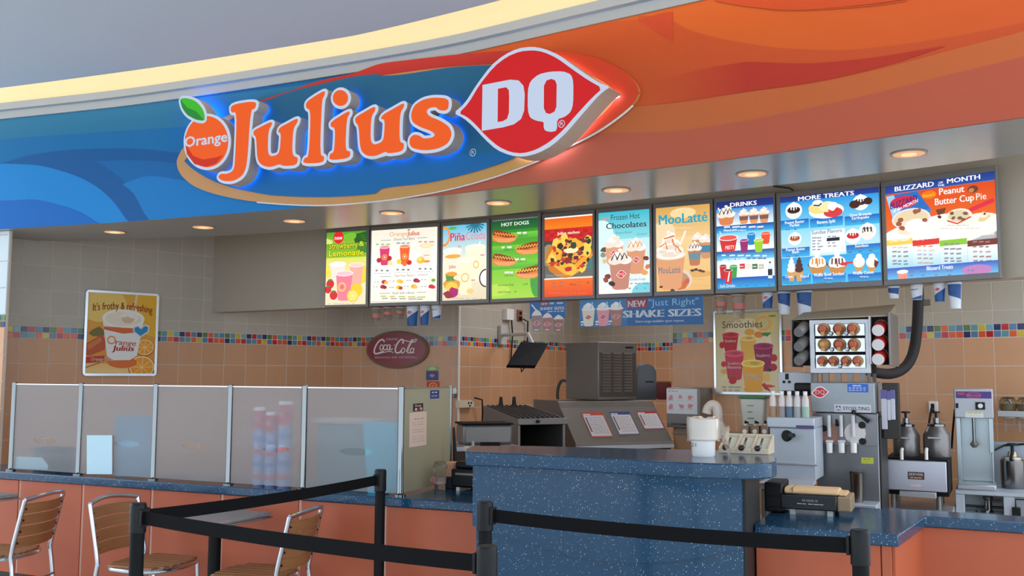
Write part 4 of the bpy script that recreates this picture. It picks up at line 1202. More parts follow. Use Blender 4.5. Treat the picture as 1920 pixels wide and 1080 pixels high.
def chaikin(p, it=2, r=0.2):
    for _ in range(it):
        o = []
        for i in range(len(p)):
            a = p[i]; b = p[(i + 1) % len(p)]
            o.append((a[0] + (b[0] - a[0]) * r, a[1] + (b[1] - a[1]) * r)); o.append((a[0] + (b[0] - a[0]) * (1 - r), a[1] + (b[1] - a[1]) * (1 - r)))
        p = o
    return p
def ccw(p):
    ar = sum(p[i][0] * p[(i + 1) % len(p)][1] - p[(i + 1) % len(p)][0] * p[i][1] for i in range(len(p)))
    return p if ar > 0 else p[::-1]
def offset(p, dd):
    o = []
    n = len(p)
    for i in range(n):
        a, b, c = p[i - 1], p[i], p[(i + 1) % n]
        n1 = (b[1] - a[1], a[0] - b[0]); n2 = (c[1] - b[1], b[0] - c[0])
        l1 = math.hypot(*n1) or 1; l2 = math.hypot(*n2) or 1
        x = n1[0] / l1 + n2[0] / l2; y = n1[1] / l1 + n2[1] / l2
        l = math.hypot(x, y) or 1
        mlt = min(1.6, 2 / max(l, .2)) / 1.0
        o.append((b[0] + x / l * dd * min(mlt, 1.5), b[1] + y / l * dd * min(mlt, 1.5)))
    return o
SIGNW = emit('sign_white_acrylic', (206, 222, 246), 0.86)
SIGNO = emit('sign_orange_acrylic', (242, 92, 10), 0.95)
SIGNR = emit('sign_red_acrylic', (222, 16, 22), 0.82)
SIGNR2 = emit('sign_dark_orange_acrylic', (218, 48, 14), 0.8)
SIGNG = emit('sign_green_acrylic', (60, 190, 36), 0.9)
SIGNG2 = emit('sign_dark_green_acrylic', (30, 140, 52), 0.9)
RETURN = mat('letter_return', (190, 178, 160), 0.45)
HALO = emit('sign_halo_led', (40, 130, 255), 15.0)
HALOW = emit('sign_halo_white_led', (235, 225, 255), 8.0)
class Plane:       # flat letter plane tangent to the fascia
    def __init__(s, px, py, d):
        q, z = FAS.hit(px, py, d)
        g = FAS.tan(q); s.u = Vector((g.x, g.y, 0)); s.n = Vector((g.y, -g.x, 0)); s.o = FAS.P(q, z, d)
    def uv(s, px, py):
        r = ray(px, py); t = (s.o - CAM).dot(s.n) / r.dot(s.n)
        p = CAM + r * t - s.o
        return p.dot(s.u), p.z
    def P(s, uv, d): return SGI @ (s.o + s.u * uv[0] + Vector((0, 0, uv[1])) + s.n * d)
ZS2 = (3.483, (320, 80)); ZS3 = (4.5, (820, 70))
def zz_(pts, Z): return [(Z[1][0] + x / Z[0], Z[1][1] + y / Z[0]) for x, y in pts]
def slab(pl, poly, d0, d1, name, m_, parent, holes=()):
    mb = MB(); mb.prism(poly, lambda p: pl.P(p, d0), lambda p: pl.P(p, d1), holes)
    return mb.build(name, m_, parent, smooth=False)
def letter(name, polys, c, D=0.160, w_=0.0175, face=SIGNO, halo=HALO):
    allp = [p for q in polys for p in q]
    cx = sum(p[0] for p in allp) / len(allp); cy = sum(p[1] for p in allp) / len(allp)
    pl = Plane(cx, cy, D)
    root = None
    for poly in polys:
        uv = ccw([pl.uv(x, y) for x, y in poly])
        uv = ccw(chaikin(uv, 2, .22))
        big = offset(uv, w_)
        mb = MB()
        # white face: fill plus rounded edge strip
        mb.prism(big, lambda p: pl.P(p, -0.006), lambda p: pl.P(p, 0.0))
        n = len(uv)
        for i in range(n):
            a = uv[i]; b = uv[(i + 1) % n]
            ax, ay = b[1] - a[1], a[0] - b[0]; l = math.hypot(ax, ay) or 1; ax *= w_ / l; ay *= w_ / l
            mb.add([pl.P((a[0], a[1]), -.0002), pl.P((a[0] + ax, a[1] + ay), -.0002), pl.P((b[0] + ax, b[1] + ay), -.0002), pl.P((b[0], b[1]), -.0002)], [(0, 1, 2, 3)])
        wf = mb.build(name, SIGNW, root or SG.o, smooth=False)
        if root is None: root = wf
        slab(pl, offset(uv, w_ - .001), -0.105, -0.006, 'return', RETURN, wf)
        slab(pl, offset(uv, w_ - .016), -0.117, -0.106, 'halo_light', halo, wf)
        slab(pl, uv, -0.003, 0.004, 'letter_face', face, wf)
    return pl, root
J = [(395, 405), (562, 380), (553, 432), (522, 438), (500, 800), (470, 870), (410, 905), (345, 905), (310, 882), (325, 856), (372, 858), (410, 838), (422, 790), (436, 450), (395, 460)]
U1 = [(542, 575), (600, 545), (660, 515), (663, 535), (638, 575), (634, 715), (650, 742), (690, 738), (714, 715), (724, 590), (703, 588), (712, 556), (770, 525), (832, 492), (828, 522), (800, 562), (792, 738), (834, 750), (822, 802), (732, 806), (715, 792), (650, 815), (600, 803), (568, 768), (562, 640), (557, 612), (545, 606)]
LL = [(885, 390), (950, 345), (1010, 312), (1005, 346), (988, 372), (974, 735), (1005, 742), (997, 785), (863, 790), (876, 752), (905, 748), (918, 442), (887, 430)]
I1 = [(1045, 520), (1165, 445), (1172, 462), (1150, 495), (1140, 705), (1176, 710), (1168, 755), (1036, 770), (1042, 725), (1070, 718), (1078, 556), (1048, 552)]
IDOT = [(1110 + 50 * math.cos(2 * PI * k / 14), 362 + 53 * math.sin(2 * PI * k / 14)) for k in range(14)]
U2 = [(1205, 490), (1270, 452), (1335, 415), (1338, 442), (1310, 482), (1304, 640), (1328, 668), (1372, 655), (1394, 630), (1402, 502), (1372, 500), (1388, 470), (1460, 430), (1525, 393), (1525, 420), (1498, 458), (1493, 650), (1526, 656), (1518, 710), (1420, 725), (1405, 710), (1340, 742), (1280, 740), (1240, 702), (1230, 542), (1210, 525)]
SS = [(1817, 365), (1815, 430), (1790, 446), (1752, 440), (1735, 420), (1690, 425), (1668, 450), (1690, 482), (1760, 508), (1820, 548), (1838, 600), (1812, 660), (1740, 696), (1650, 705), (1580, 690), (1560, 660), (1565, 622), (1590, 600), (1625, 606), (1652, 628), (1710, 622), (1732, 602), (1700, 576), (1630, 552), (1580, 520), (1570, 470), (1592, 410), (1650, 372), (1720, 358)]
for pol in ([J], [U1], [LL], [I1, IDOT], [U2], [SS]):
    letter('sign_letter', [zz_(p, ZS2) for p in pol], None)
# orange fruit
OR = [(237 + 140 * math.cos(2 * PI * k / 28) , 647 + 168 * math.sin(2 * PI * k / 28)) for k in range(28)]
pl, rt = letter('orange_fruit', [zz_(OR, ZS2)], None, D=0.162)
f = lambda pts: ccw([pl.uv(x, y) for x, y in zz_(pts, ZS2)])
slab(pl, f([(100, 600), (110, 680), (150, 740), (215, 765), (300, 750), (345, 735), (300, 790), (237, 812), (160, 795), (110, 730), (98, 660)]), .004, .0055, 'orange_shade', SIGNR2, rt)
lf = [(62, 365), (110, 362), (165, 380), (205, 425), (222, 470), (222, 512), (170, 506), (110, 475), (75, 425)]
pl2, rl = letter('leaf', [zz_(lf, ZS2)], None, D=0.167, face=SIGNG)
f2 = lambda pts: ccw([pl2.uv(x, y) for x, y in zz_(pts, ZS2)])
slab(pl2, f2([(66, 372), (110, 425), (170, 450), (222, 508), (170, 504), (112, 473), (78, 425)]), .004, .006, 'leaf_shade', SIGNG2, rl)
def sign_text(pl, body, px, py, wpx, h_px, m_, d, parent, name, slope, bold=.02):
    Vv, Fs, W = text_mesh(body, bold)
    a = pl.uv(px, py); b = pl.uv(px + wpx, py + slope * wpx); c_ = pl.uv(px, py - h_px)
    mb = MB()
    for sx_, sy_ in (((0, 0),) if bold < .03 else ((-.025, 0), (0, 0), (.025, 0), (0, .02), (0, -.02))):
        vs = [pl.P((a[0] + (b[0] - a[0]) * (x + sx_) / W + (c_[0] - a[0]) * (y + sy_) / .7, a[1] + (b[1] - a[1]) * (x + sx_) / W + (c_[1] - a[1]) * (y + sy_) / .7), d) for x, y in Vv]
        mb.add(vs, [tuple(f_) for f_ in Fs])
    return mb.build(name, m_, parent, smooth=False)
sign_text(pl, 'Orange', 348, 276.5, 79, 19, SIGNW, .007, rt, 'lettering', -.14, .05)
# DQ emblem
DQO = [(135, 640), (230, 560), (330, 400), (450, 240), (560, 150), (680, 92), (800, 78), (900, 95), (1020, 145), (1150, 240), (1280, 330), (1370, 385), (1450, 415), (1400, 445), (1330, 510), (1200, 660), (1080, 800), (960, 910), (840, 975), (720, 1005), (610, 995), (500, 950), (400, 860), (300, 750), (220, 680)]
DQI = [(183, 642), (265, 560), (360, 400), (480, 250), (590, 165), (700, 120), (810, 110), (900, 125), (1010, 175), (1140, 270), (1270, 360), (1395, 430), (1310, 505), (1180, 645), (1060, 785), (945, 885), (830, 950), (720, 980), (620, 970), (520, 925), (420, 840), (320, 730), (250, 670)]
pd = Plane(990, 195, 0.208)
g = lambda pts, it=1: ccw(chaikin(ccw([pd.uv(x, y) for x, y in zz_(pts, ZS3)]), it, .22))
dqo = g(DQO); dqi = g(DQI)
em = slab(pd, dqo, -.012, 0, 'lip_emblem', SIGNW, SG.o)
slab(pd, offset(dqo, -.002), -.155, -.012, 'return', RETURN, em)
slab(pd, offset(dqo, -.02), -.167, -.156, 'halo_light', HALOW, em)
slab(pd, dqi, -.002, .004, 'emblem_face', SIGNR, em)
DD = [(388, 405), (500, 383), (620, 360), (690, 366), (730, 410), (741, 480), (736, 620), (710, 690), (650, 735), (560, 760), (382, 790)]
DH = [(515, 435), (585, 422), (610, 448), (613, 500), (611, 640), (595, 690), (560, 710), (512, 718)]
QQ = [(770, 450), (790, 375), (860, 315), (960, 292), (1070, 290), (1132, 315), (1151, 375), (1150, 560), (1130, 630), (1080, 672), (1015, 692), (1012, 790), (960, 800), (915, 790), (903, 760), (905, 715), (840, 706), (790, 682), (770, 620)]
QH = [(903, 410), (925, 365), (965, 352), (1000, 365), (1014, 400), (1011, 590), (995, 630), (955, 650), (920, 640), (902, 600)]
h = lambda pts: [pd.uv(x, y) for x, y in zz_(pts, ZS3)]
slab(pd, ccw(h(DD)), .004, .008, 'letter_face', SIGNW, em, [ccw(h(DH))[::-1]])
slab(pd, ccw(chaikin(h(QQ), 1, .2)), .004, .008, 'letter_face', SIGNW, em, [ccw(h(QH))[::-1]])
def regmark(pl, px, py, r, m_, parent, d):
    c_ = pl.uv(px, py); e_ = pl.uv(px + r, py); rr = e_[0] - c_[0]
    mb = MB(); n = 20; vs = []
    for k in range(n):
        a_ = 2 * PI * k / n
        for q in (1, .82): vs.append(pl.P((c_[0] + rr * q * math.cos(a_), c_[1] + rr * q * math.sin(a_)), d))
    mb.add(vs, [(2 * k, 2 * k + 1, 2 * ((k + 1) % n) + 1, 2 * ((k + 1) % n)) for k in range(n)])
    ob = mb.build('registered_mark', m_, parent, smooth=False)
    sign_text(pl, 'R', px - r * .42, py + r * .55, r * .95, r * 1.1, m_, d, parent, 'registered_letter', -.1, .02)
regmark(pd, 820 + 1053 / 4.5, 70 + 732 / 4.5, 6.3, SIGNW, em, .006)
pp = Plane(887, 286, 0.0395)
PALE = mat('pale_vinyl', (206, 216, 224), 0.5)
regmark(pp, 887, 286, 6.0, PALE, panel, .002)

# ================================================================== DOWNLIGHTS
CANM = mat('copper_reflector', (236, 186, 146), 0.25, 0.9)
LAMP = emit('downlight_lamp', (255, 206, 160), 1.3)
places = ['leftmost of the row over the frosted glass', 'second from the left', 'third from the left', 'above the lemonade board', 'fifth from the left', 'left of centre in the right half', 'second from the right end', 'largest, at the right end']
labs = ['recessed warm downlight in the soffit, farthest left, above the framed orange drink poster', 'recessed warm downlight in the soffit, second from the left end', 'recessed warm downlight in the soffit, just left of the lemonade board',
        'recessed warm downlight in the soffit, above the white fruit blend board', 'recessed warm downlight in the soffit, above the hot dog board', 'recessed warm downlight in the soffit, above the frozen chocolate board',
        'recessed warm downlight in the soffit, above the drinks board', 'recessed warm downlight in the soffit, farthest right, above the more treats and orange boards']
for (x, y), lb in zip(((215, 434.5), (381, 425.5), (552, 414), (734.5, 399), (934, 380), (1155.5, 356), (1410, 325.5), (1704, 287.5)), labs):
    p = at_z(x, y, SOF)
    t = Thing('downlight', lb, 'light', (p.x, p.y, SOF), 0, 'recessed downlights in the soffit')
    rr = 0.072
    MB().lathe([(rr + .012, -.004), (rr + .012, -.001)], n=28).build('trim_ring', mat('downlight_trim', (176, 160, 146), .4), t.o)
    MB().lathe([(rr, -.0055), (rr, -.0045)], n=28).build('reflector', emit('downlight_reflector', (255, 190, 140), .85), t.o)
    MB().lathe([(rr * .5, -.0075), (rr * .5, -.0056)], (0, 0, 0), n=20).build('lamp', LAMP, t.o)
    l = bpy.data.lights.new('downlight_spot', 'SPOT'); l.energy = 6; l.color = lin((255, 214, 170))[:3]; l.spot_size = R(110); l.spot_blend = .6; l.shadow_soft_size = .05
    lo = bpy.data.objects.new('downlight_spot', l); COL.objects.link(lo); lo.location = (p.x, p.y, SOF - .02); 
# ================================================================== FRONT COUNTER
HC = 0.84
cl = at_z(0, 884, HC); cr_ = at_z(889, 943, HC)
dv = (cr_ - cl).normalized()
AF = math.atan2(dv.y, dv.x)
org = cl - dv * 0.45
_b0 = at_z(886, 847.5, 1.12) + Vector((math.sin(-AF), math.cos(AF), 0)) * .045
LF = (_b0 - org).dot(dv) - .014
fc = Thing('front_counter', 'long orange panelled counter carrying the frosted glass screen', 'counter', (org.x, org.y, 0), AF)
MB().box(0, LF, .05, .50, .10, .79).build('carcass', mat('counter_carcass', (150, 80, 54), .6), fc.o)
MB().box(0, LF, .09, .46, 0, .10).build('toe_kick', mat('toe_kick_black', (26, 24, 24), .5), fc.o)
js = [0.0]
for x, y in ((44, 899), (173, 906), (308, 914), (444, 922), (588, 932), (744, 943)): js.append(fc.lpz(x, y, .79)[0])
js.append(LF)
for a, b in zip(js, js[1:]):
    MB().box(a + .011, b - .011, .028, .05, .19, .787).build('front_panel', ORANGEP, fc.o, .002)
STRIP = mat('joint_strip', (206, 160, 142), .5)
for a in js[1:-1]: MB().box(a - .010, a + .010, .034, .05, .19, .787).build('joint_strip', STRIP, fc.o)
MB().box(0, LF, .03, .05, .10, .188).build('kick_panel', mat('kick_black', (24, 23, 24), .5), fc.o)
wt = Thing('worktop', 'blue speckled worktop along the orange counter under the frosted glass', 'worktop', (org.x, org.y, 0), AF)
MB().box(0, LF, 0, .56, .792, HC).build('slab', GRANITE, wt.o, .006)
# glass screen
gs = Thing('glass_screen', 'screen of frosted panes between chrome posts on the blue worktop', 'screen', (org.x, org.y, 0), AF)
pb = [(12, 883), (149.6, 890), (291.5, 899), (434.8, 907.7), (587, 914.6), (755.4, 928.7)]
px_ = [gs.lpz(x, y, HC)[0] for x, y in pb]
GY = 0.075; GT = 1.412
def post(x, y, r=.0165):
    MB().lathe([(r * 1.9, HC), (r * 1.9, HC + .008), (r * 1.1, HC + .014), (r, HC + .02), (r, GT + .012), (r * .7, GT + .016)], (x, y, 0), 20).build('post', CHROME, gs.o)
for x in px_: post(x, GY)
def pane(x0, x1, oval, m_):
    W = x1 - x0; z0 = HC + .012
    c = (x0 + W * oval[0], oval[1]); n = 28
    hole = [(c[0] + oval[2] * math.cos(2 * PI * k / n), c[1] + oval[3] * math.sin(2 * PI * k / n)) for k in range(n)]
    g = MB().box(x0, x1, GY - .003, GY + .004, z0, GT).build('glass_pane', CLEARG, gs.o, smooth=False)
    mb = MB(); tri = tessellate_polygon([[Vector((a, b, 0)) for a, b in ((x0, z0), (x1, z0), (x1, GT), (x0, GT))], [Vector((a, b, 0)) for a, b in hole[::-1]]])
    fl = [(x0, z0), (x1, z0), (x1, GT), (x0, GT)] + hole[::-1]
    mb.add([(a, GY - .0036, b) for a, b in fl], [tuple(q) for q in tri]); mb.build('frosted_film', m_, g, smooth=False)
    MB().box(x0, x1, GY - .006, GY + .006, GT, GT + .006).build('top_rail', ALU, g)
for i in range(5):
    x0 = px_[i] + .02; x1 = px_[i + 1] - .02
    ov = [(85, 826), (238, 832), (366, 836), (515, 840), (668, 847)][i]
    ox, oz = gs.lp(ov[0], ov[1], GY)
    pane(x0, x1, ((ox - x0) / (x1 - x0), oz, .105, .020), FROST)
# side pane running back beside the till
ex = px_[-1]
pe = gs.lp(827, 800, .60)[0]
ez = .66
MB().box(-.004, .003, .03, ez, HC + .012, GT).build('side_pane', CLEARG, gs.o).location = (ex, GY, 0)
sidepane = [o for o in gs.o.children if o.name.startswith('side_pane')][0]
sidepane.rotation_euler = (0, 0, -math.atan2(pe - ex, .60 - GY))
sf = MB(); sf.add([(.0036, .03, HC + .012), (.0036, ez, HC + .012), (.0036, ez, GT), (.0036, .03, GT)], [(0, 1, 2, 3)]); sf.build('frosted_film', FROSTT, sidepane, smooth=False)
rail = MB().box(-.006, .006, .03, ez, GT, GT + .006).build('top_rail', ALU, sidepane)
exx = ex + (pe - ex) / (.60 - GY) * (ez + GY * 0)
MB().lathe([(.011, HC), (.011, GT + .012)], (exx, GY + ez, 0), 16).build('post', CHROME, gs.o)
# notes on the side pane (local: x normal faces the till)
spM = gs.M @ Matrix.Translation((ex, GY, 0)) @ Matrix.Rotation(sidepane.rotation_euler[2], 4, 'Z')
def on_side(px, py):
    Iv = spM.inverted(); c = Iv @ CAM; d = Iv.to_3x3() @ ray(px, py)
    p = c + d * ((.0045 - c.x) / d.x); return p.y, p.z
def side_note(name, label, cat, p0, p1, draw):
    ya, za = on_side(*p0); yb, zb = on_side(*p1)
    lo = (spM @ Vector((.0045, ya, zb)))
    t = Thing(name, label, cat, lo, AF + sidepane.rotation_euler[2] + PI / 2)
    W = abs(yb - ya); H = abs(za - zb)
    MB().box(0, W, -.001, 0, 0, H).build('paper', WHITE, t.o)
    a = Art(); draw(a)
    a.build('print', Vector((0, -.0012, H)), Vector((1, 0, 0)), Vector((0, 0, 1)), W, H, PRINT, t.o)
def n1(a):
    a.r(0, 0, 1, 1, (226, 196, 176)); a.bars(.25, .85, .2, .025, (120, 90, 84), 3)
    for q in range(9):
        if q not in (2, 5): a.bars(.15, .88, .3 + q * .07, .018, (150, 120, 110), 5)
side_note('notice', 'pinkish paper notice taped to the tan side pane', 'notice', (768, 774), (799, 834), n1)
def n2(a):
    a.r(0, 0, 1, 1, (40, 34, 36)); a.t('Stop', .5, .42, .32, (230, 226, 220), .6, bold=.03); a.e(.3, .75, .12, .18, (220, 190, 170)); a.r(.5, .55, .62, .9, (190, 40, 40)); a.e(.8, .72, .12, .2, (200, 170, 150))
side_note('sticker', 'small black sticker with pale pictures on the tan side pane', 'sticker', (774, 757), (793, 770), n2)
def n3(a): a.r(0, 0, 1, 1, (40, 60, 120)); a.bars(.2, .8, .25, .12, (220, 224, 236), 2); a.bars(.15, .85, .6, .06, (170, 180, 210), 4); a.bars(.15, .85, .75, .06, (170, 180, 210), 4)
side_note('card', 'blue printed card at the top of the tan side pane', 'card', (806, 732), (823, 747), n3)

# sheets on and behind the glass
def sheet(name, label, px0, py0, px1, py1, y, m_, poly=None, t=.003):
    th = Thing(name, label, 'sheet', (org.x, org.y, 0), AF)
    pts = poly or [(px0, py1), (px1, py1), (px1, py0), (px0, py0)]
    l = [th.lp(x, yy, y) for x, yy in pts]
    zmin = min(p[1] for p in l)
    l = [(p[0], max(p[1], HC + .001) if p[1] < zmin + .02 else p[1]) for p in l]
    cx = sum(p[0] for p in l) / len(l); 
    base = th.M @ Vector((cx, y, zmin)); th.o.location = base
    mb = MB(); mb.prism(ccw([(p[0] - cx, p[1] - zmin) for p in l]), lambda p: (p[0], t / 2, p[1]), lambda p: (p[0], -t / 2, p[1]))
    mb.build('sheet', m_, th.o, smooth=False)
PAPERB = mat('pale_blue_paper', (190, 220, 230), .6)
sheet('paper_sheet', 'white paper sheet standing against the front of the second frosted pane', 163, 816, 210.5, 889, .064, PAPERB)
sheet('paper_sheet', 'blue paper sheet behind the second frosted pane', 217, 779, 284, 893, .098, mat('blue_paper', (106, 140, 166), .6))
sheet('paper_sheet', 'low white sheet with a cut corner behind the first frosted pane', 0, 0, 0, 0, .088, PAPERB, [(28, 878), (89, 881), (91, 873), (79, 858), (32, 856)])
sheet('menu_holder', 'cyan plastic sheet standing behind the last frosted pane', 0, 0, 0, 0, .10, mat('cyan_plastic', (70, 170, 196), .4), [(690, 925), (712, 926), (746, 922), (746, 792), (681, 790)])
# stacks of cups behind the frosted glass
for (x, y0, lab) in ((489, 763, 'left tall stack of red and white paper cups behind frosted glass'), (511, 772, 'middle and lowest stack of paper cups behind frosted glass'), (537, 752, 'right and tallest stack of red and white paper cups behind frosted glass')):
    t0 = Thing('tmp', 'x', 'x', (org.x, org.y, 0), AF)
    lx, lz = t0.lp(x, y0, .155)
    p = t0.M @ Vector((lx, .155, HC))
    bpy.data.objects.remove(t0.o)
    t = Thing('cup_stack', lab, 'cup stack', (p.x, p.y, HC), AF, 'paper cup stacks behind the glass')
    H = lz - HC; r = .038 if x != 537 else .043
    n = 14
    a = MB(); b = MB()
    zt = H * .72
    for k in range(n):
        z = zt * k / n; a.lathe([(r * .86, z), (r, z + zt / n * .86), (r * 1.04, z + zt / n * .9), (r * 1.04, z + zt / n)], n=16)
    a.build('sleeved_cups', mat('cup_paper_stripe', (176, 176, 214), .5), t.o)
    for k in range(4): MB().lathe([(r * 1.05, zt * (.12 + .22 * k)), (r * 1.06, zt * (.2 + .22 * k))], n=16).build('printed_band', mat('cup_blue_band', (90, 120, 200), .5) if k % 2 else mat('cup_red_band', (214, 80, 96), .5), t.o)
    MB().lathe([(r * .98, zt), (r * 1.02, H * .95)], n=18).build('top_cup', mat('cup_red', (212, 50, 66), .5), t.o)
    MB().lathe([(r * .9, H * .95), (r * .98, H * .965), (r * .9, H)], n=18).build('rim', WHITE, t.o)
    a = Art(); a.t('DQ', .5, .62, .3, (245, 240, 240), .6, bold=.03)
    a.build('cup_print', Vector((-r * .55, -r * 1.06, H * .93)), Vector((1, 0, 0)), Vector((0, 0, 1)), r * 1.1, H * .16, PRINT, t.o)
# grey equipment seen blurred through the last pane and first pane
t = Thing('steel_bin', 'grey steel bin seen blurred through the last frosted pane', 'bin', (fc.M @ Vector((fc.lp(648, 850, .30)[0], .30, HC))), AF)
MB().box(-.20, .18, 0, .2, 0, .36).build('body', mat('teal_grey_steel', (104, 124, 132), .5), t.o, .01)
MB().box(-.22, .20, -.01, .21, .36, .39).build('lid', mat('pale_bin_lid', (196, 176, 160), .5), t.o, .006)
t = Thing('black_tray', 'dark tray seen through the first frosted pane', 'tray', (fc.M @ Vector((fc.lp(86, 830, .2)[0], .2, HC))), AF)
MB().box(-.12, .12, 0, .16, 0, .13).build('body', mat('tray_dark', (50, 56, 58), .5), t.o, .012); MB().box(-.13, .13, -.01, .17, .13, .145).build('rim', BLACK, t.o, .004)

# ================================================================== ORDERING COUNTER (curved, blue)
PZ = 1.12
fr = [at_z(x, y, PZ) for x, y in ((873, 847), (940, 849.5), (1021, 853), (1150, 860), (1280, 867), (1377, 870), (1420, 869.6), (1445, 868), (1455, 865))]
bkp = [at_z(x, y, PZ) for x, y in ((1456, 858), (1440, 850), (1390, 845), (1200, 841), (1000, 836), (885, 836), (874, 841))]
inw = Vector((math.sin(-AF), math.cos(AF), 0))
o0 = fr[0].copy(); o0.z = 0
oc = Thing('ordering_counter', 'tall curved blue speckled counter where orders are taken', 'counter', o0, 0)
lc = lambda p: (p.x - o0.x, p.y - o0.y)
top = [lc(p) for p in fr + bkp]
mb = MB(); mb.prism(ccw(top), lambda p: (p[0], p[1], PZ - .066), lambda p: (p[0], p[1], PZ)); mb.build('countertop', GRANITE, oc.o, .006)
bf = [at_z(x, interp([(873, 847), (1021, 853), (1150, 860), (1280, 867), (1377, 870), (1420, 870)], x), PZ) + inw * .045 for x in (886, 940, 1021, 1100, 1150, 1220, 1280, 1340, 1387)]
bb = [bf[-1] + inw * .35, bf[0] + inw * .35]
mb = MB(); mb.prism(ccw([lc(p) for p in bf + bb]), lambda p: (p[0], p[1], 0), lambda p: (p[0], p[1], PZ - .066)); mb.build('body', GRANITE, oc.o, smooth=True)
# raised upper skin with a curved lower edge
lowtab = [(870, 960), (888, 985), (950, 1005), (1021, 1028), (1090, 1047), (1150, 1056), (1200, 1058), (1260, 1053), (1320, 1043), (1400, 1024)]
mb = MB(); vs = []; fs = []
skin = [bf[0] + inw * .34 + Vector((-.012, 0, 0))] + [p - inw * .014 for p in bf]
skin[1] = skin[1] + Vector((-.012, 0, 0))
for i, p in enumerate(skin):
    # height of the lower edge at this plan point
    def zlow(p):
        r = p - CAM
        sx = 960 + F * (r.x / r.y)
        py = interp(lowtab, sx if i else 888)
        d = ray(sx, py); return EYE + d.z / d.y * p.y
    z0 = zlow(p) if i else zlow(skin[1])
    q = p + inw * .016 if i else p + Vector((.02, 0, 0))
    for a, z in ((p, z0), (p, PZ - .067), (q, PZ - .067), (q, z0)): vs.append((a.x - o0.x, a.y - o0.y, z))
for i in range(len(skin) - 1):
    for j in range(4):
        j2 = (j + 1) % 4
        fs.append((4 * i + j, 4 * i + 4 + j, 4 * i + 4 + j2, 4 * i + j2))
fs += [(3, 2, 1, 0), tuple(4 * (len(skin) - 1) + j for j in range(4))]
mb.add(vs, fs); mb.build('upper_panel', GRANITE, oc.o)
pr = bf[-1]
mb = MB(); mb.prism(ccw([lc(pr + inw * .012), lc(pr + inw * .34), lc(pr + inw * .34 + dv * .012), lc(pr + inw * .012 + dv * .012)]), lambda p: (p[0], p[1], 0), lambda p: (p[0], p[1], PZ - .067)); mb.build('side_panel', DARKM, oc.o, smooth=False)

# ================================================================== SERVICE COUNTER (right)
s1 = at_z(1684, 1003, HC); _d = (at_z(1388, 981, HC) - s1).normalized()
_q = bf[-1] + dv * .016; _q.z = HC
_den = inw.x * _d.y - inw.y * _d.x
_t = ((s1.x - _q.x) * _d.y - (s1.y - _q.y) * _d.x) / _den
s0 = _q + inw * _t; s2 = at_z(1735, 968, HC); s3 = at_z(2100, 991, HC)
d3 = (s3 - s2).normalized(); n3v = Vector((-d3.y, d3.x, 0))
sb = [s3 + n3v * .22, s2 + n3v * .22 - d3 * .02, at_z(1640, 953, HC), s0 + inw * .6]
sc = Thing('service_counter', 'low orange counter with a blue speckled top beside the ordering counter', 'counter', (s1.x, s1.y, 0), 0)
ls = lambda p: (p.x - s1.x, p.y - s1.y)
mb = MB(); mb.prism(ccw([ls(p) for p in [s0, s1, s2, s3] + sb]), lambda p: (p[0], p[1], HC - .05), lambda p: (p[0], p[1], HC)); mb.build('worktop', GRANITE, sc.o, .006)
df = (s1 - s0).normalized(); nf = Vector((-df.y, df.x, 0)); dr = (s2 - s1).normalized(); nr = Vector((-dr.y, dr.x, 0))
c0 = s0 + inw * .035; c1 = s1 + nf * .035 - df * .03; c2 = s2 + n3v * .035 - d3 * .0; c3 = s3 + n3v * .035
c2 = c2 + d3 * (-.03)
mb = MB(); mb.prism(ccw([ls(p) for p in [c0, c1, c2, c3, sb[0] - n3v * .02, sb[1] - n3v * .02, sb[2] - nf * .02, sb[3] - inw * .02]]), lambda p: (p[0], p[1], 0), lambda p: (p[0], p[1], HC - .05)); mb.build('body', mat('counter_carcass', (150, 80, 54), .6), sc.o, smooth=False)
def facepanel(a, b, g0=.004, g1=.004, m_=ORANGEP):
    d = (b - a); L = d.length; d.normalize(); nn = Vector((d.y, -d.x, 0))
    mb = MB()
    A = a + d * g0; B = b - d * g1
    mb.prism(ccw([ls(A), ls(B), ls(B + nn * .014), ls(A + nn * .014)]), lambda p: (p[0], p[1], .12), lambda p: (p[0], p[1], HC - .053)); mb.build('front_panel', m_, sc.o, .002, smooth=False)
m1 = c0.lerp(c1, .93)
facepanel(c0, m1); facepanel(m1, c1, .001, .0); facepanel(c1, c2); facepanel(c2, c3)

# ================================================================== QUEUE POSTS
def stanchion(px, py, label, z=1.0):
    p = at_z(px, py, z)
    t = Thing('queue_post', label, 'queue post', (p.x, p.y, 0), 0, 'black queue barrier posts')
    MB().lathe([(.17, 0), (.17, .012), (.15, .022), (.05, .034), (.03, .04)], n=32).build('base', BLACKM, t.o)
    MB().lathe([(.0265, .03), (.0265, z - .115)], n=24).build('pole', BLACKM, t.o)
    MB().lathe([(.0265, z - .115), (.031, z - .11), (.031, z - .012), (.029, z - .004), (.027, z)], n=24).build('head', BLACK, t.o)
    return t
Q1 = stanchion(260, 943, 'black queue post at the left, in front of the wooden chairs')
Q2 = stanchion(713.5, 880, 'black queue post farthest back, against the orange counter left of the blue one')
Q3 = stanchion(910, 940, 'black queue post at the left edge of the blue counter, behind the shorter looking one')
Q5 = stanchion(913, 1023, 'black queue post nearest to the viewer, cut off at the bottom of the picture')
Q4 = stanchion(1612, 993, 'black queue post at the right, in front of the low service counter')
